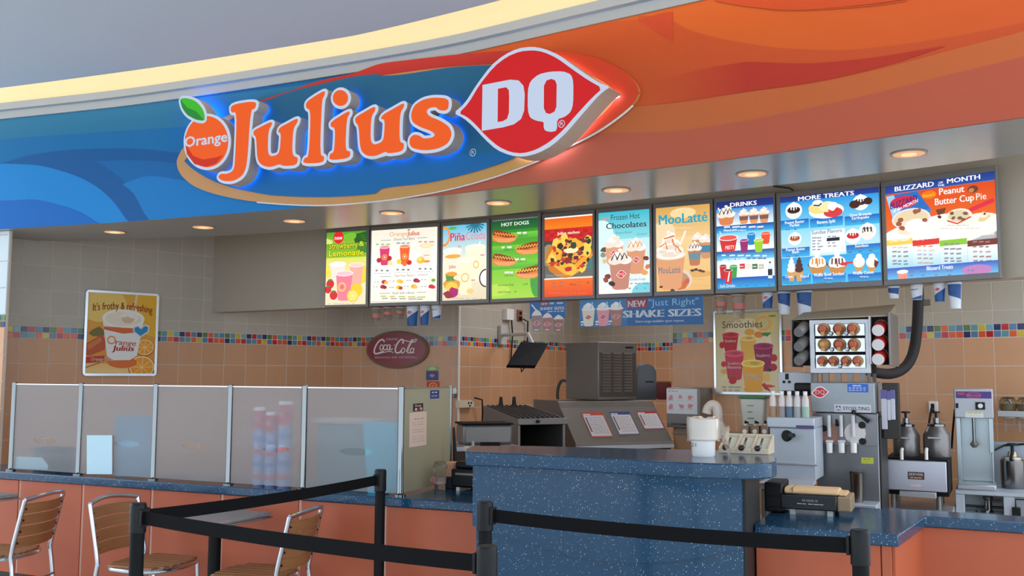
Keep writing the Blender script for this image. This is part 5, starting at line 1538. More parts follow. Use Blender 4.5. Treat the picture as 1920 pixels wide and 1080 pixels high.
def belt(t, u, zc=.947):
    a = t.o.location.copy(); b = u.o.location.copy()
    d = (b - a); d.z = 0; L = d.length; d.normalize()
    ang = math.atan2(d.y, d.x)
    c, s_ = math.cos(ang), math.sin(ang)
    def R2(x, y, z): return (c * x - s_ * y, s_ * x + c * y, z)
    def bb_(mb, x0, x1, y0, y1, z0, z1):
        mb.hexa([R2(x0, y0, z0), R2(x1, y0, z0), R2(x1, y1, z0), R2(x0, y1, z0)], [R2(x0, y0, z1), R2(x1, y0, z1), R2(x1, y1, z1), R2(x0, y1, z1)])
    mb = MB(); N = 12; vs = []; fs = []
    for k in range(N + 1):
        x = .034 + (L - .068) * k / N
        sag = .012 * (1 - (2 * k / N - 1) ** 2)
        for y, z in ((-.0012, zc - .025 - sag), (.0012, zc - .025 - sag), (.0012, zc + .025 - sag), (-.0012, zc + .025 - sag)): vs.append(R2(x, y, z))
    for k in range(N):
        for j in range(4):
            j2 = (j + 1) % 4; fs.append((4 * k + j, 4 * k + 4 + j, 4 * k + 4 + j2, 4 * k + j2))
    mb.add(vs, fs); mb.build('belt', BELT, t.o, smooth=False)
    mb = MB(); bb_(mb, .027, .042, -.017, .017, zc - .033, zc + .033); mb.build('belt_clip', BLACK, t.o, .002)
    mb = MB(); bb_(mb, L - .042, L - .0315, -.015, .015, zc - .03, zc + .03); mb.build('belt_end', BLACK, t.o, .002)
belt(Q1, Q2); belt(Q1, Q5); belt(Q3, Q4)

# ================================================================== CHAIRS AND TABLES
def make_chair(label):
    t = Thing('cafe_chair', label, 'chair', (0, 0, 0), 0, 'aluminium and wood cafe chairs')
    # faces +x; back at x = -0.2
    w2 = .185
    for sgn in (-1, 1):
        y = sgn * w2
        pts = [(-.27, y * 1.08, .012), (-.225, y, .40), (-.215, y, .46), (-.228, y, .53), (-.285, y, .775)]
        MB().tube(pts, .0125, 12).build('rear_leg', ALU, t.o)
        MB().tube([(.175, y * 1.0, .012), (.155, y * .96, .43)], .0115, 12).build('front_leg', ALU, t.o)
        MB().tube([(-.245, y * 1.03, .25), (.167, y * .98, .25)], .007, 8).build('stretcher', ALU, t.o)
    MB().tube([(-.245, -w2, .30), (-.245, w2, .30)], .007, 8).build('stretcher', ALU, t.o)
    top = [(-.285 - .045 * math.sin(PI * k / 10), -w2 + 2 * w2 * k / 10, .775 + .02 * math.sin(PI * k / 10)) for k in range(11)]
    MB().tube(top, .0125, 12).build('top_rail', ALU, t.o)
    ring = []
    for k in range(28):
        a = 2 * PI * k / 28
        x = .20 * (abs(math.cos(a)) ** .7) * (1 if math.cos(a) >= 0 else -1); y = .21 * (abs(math.sin(a)) ** .7) * (1 if math.sin(a) >= 0 else -1)
        ring.append((x, y, .44))
    MB().tube(ring + ring[:2], .012, 10).build('seat_frame', ALU, t.o)
    for k in range(7):
        y0 = -.19 + k * .0555; y1 = y0 + .047
        ym = (y0 + y1) / 2
        hx = .19 * (1 - abs(ym / .225) ** 3) ** .5
        MB().box(-hx, hx, y0, y1, .447, .461).build('seat_slat', WOOD, t.o, .003)
    for k in range(4):
        z0 = .505 + k * .064; z1 = z0 + .057
        vs = []; fs = []
        for j in range(11):
            y = -w2 + .008 + (2 * w2 - .016) * j / 10
            bow = -.042 * math.sin(PI * j / 10)
            for dx in (0, -.012):
                for z in (z0, z1): vs.append((-.223 - (z - .51) / .265 * .062 + bow + dx + .004, y, z))
        for j in range(10):
            o = 4 * j
            fs += [(o, o + 4, o + 5, o + 1), (o + 2, o + 3, o + 7, o + 6), (o + 1, o + 5, o + 7, o + 3), (o, o + 2, o + 6, o + 4)]
        fs += [(0, 1, 3, 2), (40, 42, 43, 41)]
        m_ = MB(); m_.add(vs, fs); m_.build('back_slat', WOOD, t.o)
        for sgn in (-1, 1): MB().lathe([(.006, -.008), (.006, .008)], (-.229 - (z0 + .028 - .51) / .265 * .062, sgn * (w2 - .016), z0 + .027), 8, (1, 0, 0)).build('bolt', BLACK, t.o)
    return t.o
def dup(root, loc, rz, label):
    r = root.copy(); COL.objects.link(r); r.location = loc; r.rotation_euler = (0, 0, rz); r['label'] = label
    for ch in list(root.children):
        c = ch.copy(); COL.objects.link(c); c.parent = r
        for g in ch.children:
            d = g.copy(); COL.objects.link(d); d.parent = c
    return r
def chair_place(px, py, Y, ang):       # midpoint of the rear legs at seat height
    r = ray(px, py); x = r.x / r.y * Y
    return Vector((x + .22 * math.cos(ang), Y + .22 * math.sin(ang), 0))
ch = make_chair('aluminium chair with wooden slats at the far left, seen from behind, turned to the left')
ch.location = chair_place(60, 1030, 5.7, R(173)); ch.rotation_euler = (0, 0, R(173))
dup(ch, chair_place(232, 1045, 5.52, R(-24)), R(-20), 'aluminium chair with wooden slats facing right, half hidden by the left queue post')
dup(ch, chair_place(550, 1068, 5.1, R(166)), R(166), 'aluminium chair with wooden slats right of the mesh table, behind the belts')
MESHM = mat('embossed_table_top', (160, 154, 150), .35, .35, .25, 60, .6)
def table(loc, rz, label):
    t = Thing('cafe_table', label, 'table', loc, rz, 'square metal cafe tables')
    MB().box(-.194, .194, -.224, .224, .712, .738).build('table_top', MESHM, t.o, .012)
    MB().box(-.20, .20, -.23, .23, .704, .714).build('edge_band', ALU, t.o, .005)
    MB().lathe([(.033, .03), (.033, .70)], n=20).build('pedestal', BLACKM, t.o)
    MB().lathe([(.10, .695), (.10, .704)], n=20).build('mount_plate', BLACKM, t.o)
    MB().lathe([(.12, 0), (.12, .015), (.05, .03)], n=28).build('base', BLACKM, t.o)
a = at_z(398, 981, .738)
ca, sa = math.cos(R(-27)), math.sin(R(-27))
table((a.x - (.20 * ca + .23 * sa), a.y - (.20 * sa - .23 * ca), 0), R(-27), 'small square metal table between the two chairs, behind the queue belts')
b = at_z(44, 928, .74)
table((b.x - .34, b.y - .02, 0), R(-30), 'small square metal table cut off by the left edge of the picture')
# ================================================================== WALL THINGS
def wall_thing(name, label, cat, A, B, px, py, off=0.0, group=None):
    # a thing whose front plane is parallel to the wall A-B, standing off it
    d = (B - A).normalized(); nn = Vector((d.y, -d.x))
    A2_ = A + nn * off
    r = ray(px, py)
    t = (r.x * A2_.y - r.y * A2_.x) / (r.y * d.x - r.x * d.y)
    p = A2_ + d * t
    z = EYE + r.z / r.y * p.y
    return Thing(name, label, cat, (p.x, p.y, z), math.atan2(d.y, d.x), group)
def rounded(x0, x1, z0, z1, r, n=5):
    o = []
    for cx, cz, a0 in ((x1 - r, z1 - r, 0), (x0 + r, z1 - r, 90), (x0 + r, z0 + r, 180), (x1 - r, z0 + r, 270)):
        for k in range(n + 1):
            a = R(a0 + 90 * k / n); o.append((cx + r * math.cos(a), cz + r * math.sin(a)))
    return o
def yprism(poly, y0, y1, holes=()):
    mb = MB(); mb.prism(ccw(list(poly)), lambda p: (p[0], y1, p[1]), lambda p: (p[0], y0, p[1]), [ccw(list(h))[::-1] for h in holes]); return mb
def framed(t, px0, py0, px1, py1, fw, fm, art, y=0.0, rad=.02, th=.02):
    x0, x1, z0, z1 = t.rect(px0, py0, px1, py1, y)
    yprism(rounded(x0, x1, z0, z1, rad), y, y + th, [rounded(x0 + fw, x1 - fw, z0 + fw, z1 - fw, .003)]).build('frame', fm, t.o, .002, smooth=False)
    bd = MB().box(x0 + fw * .9, x1 - fw * .9, y + th * .5, y + th, z0 + fw * .9, z1 - fw * .9).build('poster', WHITE, t.o)
    art.build('print', Vector((x0 + fw, y + th * .5 - .0004, z1 - fw)), Vector((1, 0, 0)), Vector((0, 0, 1)), x1 - x0 - 2 * fw, z1 - z0 - 2 * fw, PRINT, bd)
# framed drink poster, left
t = wall_thing('framed_poster', 'silver framed poster of a frothy orange drink on the left wall', 'poster', A0, A1, 228, 625, .025)
a = Art((236, 176, 60), (228, 140, 50), box=(558, 446, 972, 942), k=.03)
a.e(640, 520, 150, 110, (244, 206, 110)); a.e(960, 560, 120, 160, (240, 180, 40)); a.r(558, 880, 972, 946, (240, 190, 110), (244, 210, 140))
a.blob(620, 690, 50, 30, (120, 110, 50), 9, 3); a.p([(558, 760), (650, 705), (672, 740), (668, 800), (580, 835), (558, 830)], (196, 84, 40)); a.p([(560, 770), (640, 720), (650, 745), (575, 800)], (214, 120, 60))
for x, y, r_, a0 in ((910, 790, 60, 0), (895, 915, 84, 0)):
    a.e(x, y, r_, r_ * .9, (180, 70, 20), 20); a.e(x, y - 3, r_ * .94, r_ * .84, (250, 220, 150), 20); a.e(x, y - 3, r_ * .84, r_ * .74, (246, 160, 40), 20)
    for q in range(8): a.line([(x, y - 3), (x + r_ * .8 * math.cos(q * .8), y - 3 + r_ * .72 * math.sin(q * .8))], 4, (250, 214, 130))
a.e(775, 880, 90, 36, (226, 110, 40)); a.line([(558, 908), (640, 880), (668, 836)], 5, (150, 60, 30))
a.p([(646, 600), (900, 600), (862, 840), (820, 866), (720, 866), (682, 840)], (240, 236, 230)); a.p([(656, 655), (893, 670), (890, 690), (770, 700), (658, 674)], (222, 104, 40))
a.e(773, 605, 128, 58, (250, 244, 236), 24); a.e(773, 608, 112, 46, (244, 228, 206), 24); a.blob(815, 600, 54, 34, (250, 238, 220), 11, 4); a.blob(800, 610, 36, 22, (226, 196, 160), 9, 5); a.line([(815, 600), (838, 540)], 34, (250, 240, 226)); a.line([(832, 560), (850, 450)], 16, (246, 214, 150))
a.ring(705, 740, 26, 26, .28, (236, 130, 40)); a.t('range', 728, 768, 34, (228, 110, 40), 124, al='l', bold=.04, shear=.15, tilt=.05); a.t('Julius', 712, 806, 34, (206, 60, 36), 128, al='l', bold=.08, shear=.15)
a.p([(880, 665), (862, 645), (835, 655), (832, 685), (880, 725), (930, 690), (935, 650), (905, 640)], (214, 226, 230)); a.p([(880, 672), (862, 655), (842, 662), (840, 684), (880, 715), (922, 686), (926, 658), (905, 650)], (40, 140, 190))
a.t("It's frothy & refreshing", 768, 548, 46, (190, 50, 36), 360, bold=.03, arch=18)
a.p([(558, 842), (664, 836), (668, 870), (558, 880)], (190, 50, 40)); a.t('Orange Julius', 654, 868, 22, (244, 226, 210), 130, bold=.04)
framed(t, 158, 546.5, 296.5, 705, .022, ALU, a, 0, .03)

# oval red soda sign
t = wall_thing('oval_sign', 'dark red oval soda sign with white script on the middle wall', 'sign', A1, A2, 745, 655, .036)
x0, x1, z0, z1 = t.rect(686.5, 620, 802.5, 691, 0)
cx, cz, rx, rz = (x0 + x1) / 2, (z0 + z1) / 2, (x1 - x0) / 2, (z1 - z0) / 2
EL = lambda s_: [(cx + rx * s_ * math.cos(2 * PI * k / 40), cz + rz * s_ * math.sin(2 * PI * k / 40)) for k in range(40)]
yprism(EL(1), 0, .03).build('rim', mat('sign_gold_rim', (120, 92, 64), .5), t.o, .004, smooth=False)
yprism([(cx + (rx - .022) * math.cos(2 * PI * k / 40), cz + (rz - .022) * math.sin(2 * PI * k / 40)) for k in range(40)], -.004, .001).build('face', mat('sign_dark_red', (134, 22, 36), .3), t.o, smooth=False)
a = Art(box=(360, 325, 1005, 715))
W_ = (236, 230, 226)
a.t('DRINK', 632, 424, 24, W_, 122, bold=.03, shear=.12)
def stroke(pts, wd): a.line([(p.x, p.y) for p in catmull([Vector(q) for q in pts], 6)], wd, W_)
stroke([(556, 440), (536, 416), (500, 430), (465, 480), (448, 535), (462, 562), (510, 552), (548, 535)], 16); stroke([(448, 548), (470, 566), (560, 546), (620, 540), (650, 552)], 8)
for x in (520, 595): stroke([(x + 16, 470), (x - 4, 476), (x - 12, 505), (x - 4, 524), (x + 14, 515), (x + 22, 488), (x + 14, 470)], 10)
stroke([(582, 478), (564, 470), (548, 492), (550, 518), (566, 524), (584, 510)], 10); stroke([(618, 472), (608, 515), (624, 522), (642, 508)], 10); a.r(654, 470, 668, 478, W_)
stroke([(748, 460), (752, 425), (726, 418), (690, 460), (670, 515), (680, 552), (716, 548), (740, 525)], 15); stroke([(720, 420), (780, 430), (830, 440), (870, 420), (888, 416), (876, 440), (830, 448)], 9)
stroke([(762, 505), (742, 510), (730, 535), (740, 556), (760, 548), (770, 522), (762, 505)], 10); stroke([(786, 545), (800, 500), (836, 425), (846, 430), (812, 500), (798, 550), (812, 556), (828, 540)], 9)
stroke([(850, 505), (832, 515), (826, 545), (842, 556), (860, 530), (858, 505)], 10); stroke([(866, 505), (856, 545), (868, 556)], 9)
a.t('DELICIOUS AND REFRESHING', 676, 610, 20, W_, 438, bold=.03)
a.build('lettering', Vector((x0, -.0042, z1)), Vector((1, 0, 0)), Vector((0, 0, 1)), x1 - x0, z1 - z0, PRINT, t.o)

# cards, soap dish, outlets on the walls
def wallcard(label, A, B, px0, py0, px1, py1, draw, name='card', cat='card'):
    t = wall_thing(name, label, cat, A, B, (px0 + px1) / 2, (py0 + py1) / 2, .010)
    x0, x1, z0, z1 = t.rect(px0, py0, px1, py1, 0)
    MB().box(x0, x1, 0, .006, z0, z1).build('card_stock', WHITE, t.o)
    a = Art(); draw(a); a.build('print', Vector((x0, -.0004, z1)), Vector((1, 0, 0)), Vector((0, 0, 1)), x1 - x0, z1 - z0, PRINT, t.o)
def k1(a): a.r(0, 0, 1, 1, (60, 70, 130)); a.r(0, 0, 1, .32, (150, 180, 90)); a.e(.5, .16, .3, .12, (190, 210, 150)); dq_lips(a, .5, .66, .4, .24)
wallcard('small blue and green promotional card on the tiled wall right of the oval sign', A1, A2, 799, 687, 822, 713, k1)
def k2(a): a.r(0, 0, 1, 1, (206, 60, 34)); a.ring(.5, .5, .32, .36, .3, (240, 170, 60)); a.e(.5, .5, .14, .16, (236, 120, 60))
wallcard('small orange promotional card on the tiled wall, just above the glass side pane', A1, A2, 800, 715, 824, 731, k2)
t = wall_thing('soap_dish', 'small white soap dish fixed to the tiles left of the corner bead', 'soap dish', A1, A2, 843, 736, .063)
x0, x1, z0, z1 = t.rect(833, 728, 853, 739, 0)
MB().box(x0, x1, 0, .058, z0, z1).build('dish', WHITE, t.o, .008); xa, xb, za, zb = t.rect(833, 739, 851, 746, 0)
MB().box(xa, xb, .01, .058, za, zb).build('bracket', STEELD, t.o, .005)
def outlet(label, A, B, px0, py0, px1, py1, slots, cat='outlet', m_=WHITE, depth=.02):
    t = wall_thing('wall_outlet', label, cat, A, B, (px0 + px1) / 2, (py0 + py1) / 2, depth + .003)
    x0, x1, z0, z1 = t.rect(px0, py0, px1, py1, 0)
    MB().box(x0, x1, 0, depth, z0, z1).build('cover_plate', m_, t.o, .004)
    for u, v, w_, h_ in slots:
        MB().box(x0 + (x1 - x0) * (u - w_), x0 + (x1 - x0) * (u + w_), -.0015, .001, z1 - (z1 - z0) * (v + h_), z1 - (z1 - z0) * (v - h_)).build('socket', BLACK, t.o)
    return t
RA, RB = A2 + (A2 - A1).normalized() * .012, A3
t = outlet('wide cream outlet box on the recess wall right of the corner bead', RA, RB, 862, 750.5, 889.5, 764.5, [(.6, .38, .04, .14), (.78, .38, .04, .14), (.69, .74, .06, .1)], m_=mat('cream_outlet', (226, 210, 184), .4), depth=.05)
x0, x1, z0, z1 = t.rect(862, 750, 889, 764, 0)
MB().tube([Vector(p) for p in ((x1 - .02, -.02, z0 + .09), (x1 + .10, -.03, z0 + .07), (x1 + .14, -.01, z0 - .05), (x1 + .14, 0, z0 - .3))], .008, 8).build('cord', BLACK, t.o)
# monitor
t = wall_thing('wall_monitor', 'black flat monitor tilted down on a bracket high on the recess wall', 'monitor', RA, RB, 985, 650, .35)
px4 = [(978, 641), (1029, 643.5), (1004, 685), (951, 683)]
M0 = t
tilt = R(38)
x0, z0 = t.lp(953, 684); x1, z1 = t.lp(1004, 684)
# build screen as slanted slab in a camera independent local frame: width along x', tilted about it
def scr(p, q, r_, s_, th):
    P_ = [Vector(v) for v in (p, q, r_, s_)]
    nn = (P_[1] - P_[0]).cross(P_[3] - P_[0]).normalized() * th
    return P_, nn
Yb, Yt = 8.55, 9.05
W3 = [t.I @ at_y(951, 684, Yb), t.I @ at_y(1005, 685.5, Yb + .22), t.I @ at_y(1029, 643, Yt + .18), t.I @ at_y(977, 640.5, Yt)]
P_, nn = scr(*W3, .035)
if nn.y < 0: nn = -nn
mb = MB(); mb.hexa([P_[0], P_[1], P_[1] + nn, P_[0] + nn], [P_[3], P_[2], P_[2] + nn, P_[3] + nn]); mb.build('display', mat('monitor_shell', (12, 12, 13), .7, spec=.15), t.o, .006)
c_ = (P_[0] + P_[1] + P_[2] + P_[3]) / 4
mb = MB(); mb.hexa([c_ + (p - c_) * .93 - nn * .03 for p in (P_[0], P_[1])] + [c_ + (p - c_) * .93 for p in (P_[1], P_[0])], [c_ + (p - c_) * .93 - nn * .03 for p in (P_[3], P_[2])] + [c_ + (p - c_) * .93 for p in (P_[2], P_[3])]); mb.build('screen', mat('dark_screen', (8, 8, 9), .7, spec=.1), t.o, smooth=False)
br = P_[3] * .5 + P_[2] * .5
wallp = t.I @ at_y(975, 625, 9.9)
MB().tube([br + nn, br + Vector((0, .08, .08)), Vector((wallp.x, .34, br.z + .10))], .018, 10).build('arm', mat('bracket_pale', (190, 186, 180), .4), t.o)
MB().box(wallp.x - .06, wallp.x + .06, .30, .345, br.z, br.z + .2).build('wall_plate', mat('bracket_pale', (190, 186, 180), .4), t.o, .006)
MB().tube([P_[0] * .5 + P_[1] * .5 + nn * .5, P_[0] * .45 + P_[1] * .55 + Vector((0, .02, -.06)), P_[0] * .35 + P_[1] * .65 + nn * .5], .006, 8).build('cable_loop', BLACK, t.o)
t = outlet('white switch box high on the recess wall, left of the shake poster', RA, RB, 951, 579, 964, 600, [], m_=WHITE, depth=.06)
x0, x1, z0, z1 = t.rect(951, 579, 964, 600, 0)
MB().tube([(x1 - .02, .02, z0), (x1 + .02, .03, z0 - .15), (x1 + .0, .04, z0 - .45)], .008, 8).build('cord', BLACK, t.o)
t = outlet('brown outlet plate with a black plug high on the recess wall', RA, RB, 972, 581, 980, 602, [(.5, .3, .25, .14), (.5, .78, .4, .18)], m_=mat('brown_plate', (150, 92, 70), .5))
x0, x1, z0, z1 = t.rect(972, 581, 980, 602, 0)
MB().tube([(x1 - .02, -.02, z0 + .02), (x1 + .06, -.03, z0), (x1 + .07, -.02, z0 - .2), (x1 + .03, -.01, z0 - .4)], .008, 8).build('cord', BLACK, t.o)

# smoothies poster
t = wall_thing('framed_poster', 'silver framed smoothie poster with five fruit drinks on the right wall', 'poster', B0, B1, 1400, 660, .03)
a = Art((214, 206, 160), (236, 222, 180), box=(115, 205, 700, 950), k=-.0)
a.e(400, 500, 230, 240, (240, 232, 196)); a.e(600, 300, 120, 100, (222, 212, 150))
a.ring(553, 318, 74, 70, .28, (244, 190, 110)); a.e(638, 252, 34, 11, (140, 170, 80))
a.t('Smoothies', 176, 352, 66, (70, 56, 50), 372, al='l', bold=.0)
a.bars(225, 400, 290, 12, (190, 170, 130), 2)
def sm_(x, yt, yb, w_, c, top, tx=None):
    a.cup(x, yb, w_, yb - yt, c, top, rim=tuple(min(255, v + 50) for v in top)); a.e(x + w_ * .08, yt - 2, w_ * .22, w_ * .07, tuple(int(v * .85) for v in top))
    if tx:
        for q, s_ in enumerate(tx): a.t(s_, x, yt + (yb - yt) * .45 + q * 36, 28, (244, 228, 222), w_ * .7, bold=.05)
sm_(415, 450, 650, 150, (240, 190, 90), (246, 206, 120)); a.e(430, 395, 46, 32, (240, 180, 70)); a.e(515, 420, 44, 30, (236, 150, 50)); a.p([(530, 420), (560, 400), (630, 405), (590, 440)], (90, 140, 70))
sm_(252, 415, 570, 150, (196, 36, 54), (206, 50, 60), ('Strawberry',)); a.e(172, 510, 26, 32, (196, 40, 46))
sm_(552, 525, 745, 172, (150, 34, 84), (160, 50, 100), ('Raspberry',)); a.e(645, 635, 30, 34, (190, 40, 70)); a.e(636, 720, 36, 34, (186, 36, 66)); a.e(606, 745, 20, 16, (70, 50, 60))
a.e(186, 690, 26, 28, (206, 60, 50)); a.e(190, 760, 34, 26, (232, 180, 90)); a.p([(150, 850), (140, 830), (200, 780), (222, 800), (216, 832)], (240, 226, 170))
sm_(285, 590, 825, 178, (206, 56, 84), (220, 80, 100), ('Strawberry', 'Banana')); a.blob(268, 835, 40, 44, (200, 44, 60), 10, 3, .15); a.e(262, 800, 24, 8, (80, 140, 60))
a.e(455, 925, 86, 34, (240, 170, 60)); sm_(457, 685, 945, 200, (242, 176, 60), (246, 200, 90), ('Mango', 'Pineapple'))
a.p([(540, 845), (560, 780), (590, 765), (608, 800), (600, 850)], (242, 196, 110)); a.p([(530, 880), (560, 860), (600, 920), (618, 945), (560, 920)], (200, 56, 50)); a.p([(545, 875), (600, 905), (660, 895), (620, 880)], (226, 70, 60))
a.bars(165, 350, 905, 16, (150, 150, 120), 3); a.bars(175, 335, 935, 14, (150, 150, 120), 3)
framed(t, 1338, 580, 1466, 740, .02, ALU, a, 0, .02)

# towel dispenser by the recess corner
t = wall_thing('towel_dispenser', 'steel paper towel dispenser with a white instruction card, at the recess corner', 'dispenser', B0, B1, 1283, 800, .22)
x0, x1, z0, z1 = t.rect(1250, 727, 1312, 802, 0)
MB().box(x0, x1, 0, .21, z0, z1).build('housing', STEELD, t.o, .006)
xa, xb, za, zb = t.rect(1250, 729, 1307, 776, -.003)
cardb = MB().box(xa, xb, -.003, .001, za, zb).build('instruction_card', WHITE, t.o)
a = Art((226, 228, 234)); a.bars(.06, .4, .1, .04, (200, 120, 120), 3)
for u, v in ((.14, .36), (.45, .32), (.78, .32), (.14, .72), (.5, .7), (.78, .66)): a.blob(u, v, .09, .1, (226, 150, 146), 8, int(u * 100), .4); a.bars(u - .1, u + .1, v + .14, .02, (170, 170, 180), 3)
a.build('print', Vector((xa, -.0034, zb)), Vector((1, 0, 0)), Vector((0, 0, 1)), xb - xa, zb - za, PRINT, cardb)
xa, xb, za, zb = t.rect(1257, 793.5, 1291, 797.5, -.012)
MB().box(xa, xb, -.012, .01, za, zb).build('towel_slot_lip', CHROME, t.o, .003)
t = wall_thing('waste_cabinet', 'tan cabinet with a grey sloping top under the towel dispenser', 'cabinet', B0, B1, 1283, 815, .26); xx0, xx1, zz0, zz1 = t.rect(1257, 803, 1308, 815, 0)
t.o.location.z = 0; t.M.translation = t.o.location; t.I = t.M.inverted()
xx0, xx1, zz0, zz1 = t.rect(1259, 803, 1308, 815, 0)
MB().box(xx0 + .01, xx1 - .01, .02, .25, 0, zz0).build('body', mat('tan_cabinet', (190, 146, 110), .5), t.o, .004)
mb = MB(); mb.hexa([(xx0, 0, zz0), (xx1, 0, zz0), (xx1, .25, zz0), (xx0, .25, zz0)], [(xx0 + .01, .05, zz1), (xx1 - .01, .05, zz1), (xx1, .25, zz1), (xx0, .25, zz1)]); mb.build('top', mat('grey_brown_top', (126, 112, 96), .5), t.o, .004)

# outlet on right wall with plugs
t = outlet('white double outlet with black plugs on the right wall above the syrup pumps', B0, B1, 1741, 752.5, 1758, 775, [(.45, .42, .2, .22), (.45, .78, .2, .12)])
x0, x1, z0, z1 = t.rect(1741, 752, 1758, 775, 0)
MB().tube([(x0 + .03, -.03, z0 + .04), (x0 + .02, -.06, z0 - .06), (x0 + .01, -.05, z0 - .2), (x0 + .04, -.02, z0 - .45)], .008, 8).build('cord', BLACK, t.o)

# ================================================================== HANGING BANNERS AND CUPS under the boards
def under_board(px, d=0.02):
    q, _ = BUL.hit(px, interp(bot_tab, px), d)
    return q
def banner(label, px0, py0, px1, py1, draw, d=.012, name='banner'):
    q0 = under_board(px0, d); q1 = under_board(px1, d)
    a0 = BUL.pos(q0, d); a1 = BUL.pos(q1, d)
    ang = math.atan2((a1 - a0).y, (a1 - a0).x)
    mid = (a0 + a1) / 2
    t = Thing(name, label, 'banner', (mid.x, mid.y, BZ - .008), ang)
    x0, x1, z0, z1 = t.rect(px0, py0, px1, py1, 0)
    z1 = BZ - .008 - t.o.location.z
    z1 = BZ - .006
    MB().box(x0, x1, 0, .003, z0 - t.o.location.z, z1 - t.o.location.z) if False else None
    zl = t.o.location.z
    MB().box(x0, x1, 0, .003, z0, 0).build('sheet', WHITE, t.o)
    a = Art(); a.k = 0; draw(a)
    a.build('print', Vector((x0, -.0004, 0)), Vector((1, 0, 0)), Vector((0, 0, 1)), x1 - x0, -z0, PRINT, t.o)
    return t
def shake(a, u, v, w_, h, c, asp):
    a.cup(u, v, w_, h * .72, c, (244, 240, 236), rim=(236, 230, 228), asp=asp)
    a.e(u, v - h * .8, w_ * .42, h * .16, (238, 232, 226)); a.e(u, v - h * .92, w_ * .2, h * .08, (246, 242, 238))
    a.line([(u + w_ * .2, v - h * .75), (u + w_ * .32, v - h * 1.02)], w_ * .1, (190, 214, 230), .3)
    dq_lips(a, u, v - h * .36, w_ * .6, h * .2)
def bn1(a):
    a.r(0, 0, 1, 1, (40, 104, 160), (34, 92, 150)); a.r(0, 0, .4, 1, (70, 130, 176), (50, 110, 164))
    for u, c in ((.075, (226, 214, 190)), (.20, (230, 150, 160)), (.31, (176, 120, 104))): shake(a, u, .95, .11, .84, c, 3.5); a.bars(u - .065, u - .03, .82, .06, (236, 240, 244), 1); a.bars(u - .065, u - .035, .92, .05, (236, 240, 244), 1)
    a.r(.395, .02, .56, .36, (176, 34, 44)); a.t('NEW', .478, .32, .24, (236, 234, 236), .14, bold=.08)
    a.t('"Just Right"', .77, .30, .24, (150, 196, 226), .39, bold=.0); a.t('SHAKE SIZES', .675, .70, .26, (236, 238, 242), .61, bold=.1); a.t('Extra Large available upon request', .66, .89, .09, (226, 232, 240), .38, bold=.05)
banner('wide blue banner with new shake sizes and three shakes, hanging under the chocolate board', 1087, 562, 1319, 610.5, bn1)
def bn2(a):
    a.r(0, 0, 1, 1, (44, 104, 164), (36, 96, 156)); a.r(.3, .02, .52, .25, (176, 34, 44)); a.t('NEW', .41, .2, .14, (236, 234, 236), .18, bold=.08); a.bars(.55, .95, .12, .1, (150, 196, 226), 2)
    a.t('SHAKE SIZES', .62, .5, .17, (236, 238, 242), .66, bold=.1); a.bars(.5, .95, .6, .05, (220, 230, 240), 5)
    a.line([(.05, .15), (.18, .5)], .04, (220, 226, 230), .5)
t = banner('small blue shake banner with three cut-out shakes, hanging under the nacho board', 993.5, 567, 1061, 597, bn2, name='shake_card')
x0, z0 = t.lp(994, 622); 
for (xa, ya, xb, yb, c) in ((996, 580, 1017, 622, (150, 128, 120)), (1016, 586, 1037, 621, (168, 110, 104)), (1037, 590, 1058, 621, (150, 104, 96))):
    q0, q1, r0, r1 = t.rect(xa, ya, xb, yb, -.004)
    cx_ = (q0 + q1) / 2; w2_ = (q1 - q0) / 2; h_ = r1 - r0
    mb = yprism([(cx_ - w2_ * .7, r0), (cx_ + w2_ * .7, r0), (cx_ + w2_ * .95, r0 + h_ * .72), (cx_ + w2_ * .6, r0 + h_ * .88), (cx_, r1), (cx_ - w2_ * .6, r0 + h_ * .88), (cx_ - w2_ * .95, r0 + h_ * .72)], -.005, -.002)
    o = mb.build('shake_cutout', WHITE, t.o, smooth=False)
    a = Art(); a.p([(.03, .28), (.97, .28), (.85, 1), (.15, 1)], c); a.p([(.03, .28), (.2, .12), (.5, 0), (.8, .12), (.97, .28)], (226, 218, 212)); dq_lips(a, .5, .62, .7, .22); a.bars(.3, .7, .92, .05, (220, 214, 210), 1)
    a.build('print', Vector((cx_ - w2_, -.0054, r1)), Vector((1, 0, 0)), Vector((0, 0, 1)), w2_ * 2, h_, PRINT, o)
CUPW = mat('paper_cup_white', (226, 228, 234), .45)
CUPB = mat('paper_cup_blue', (24, 84, 150), .45)
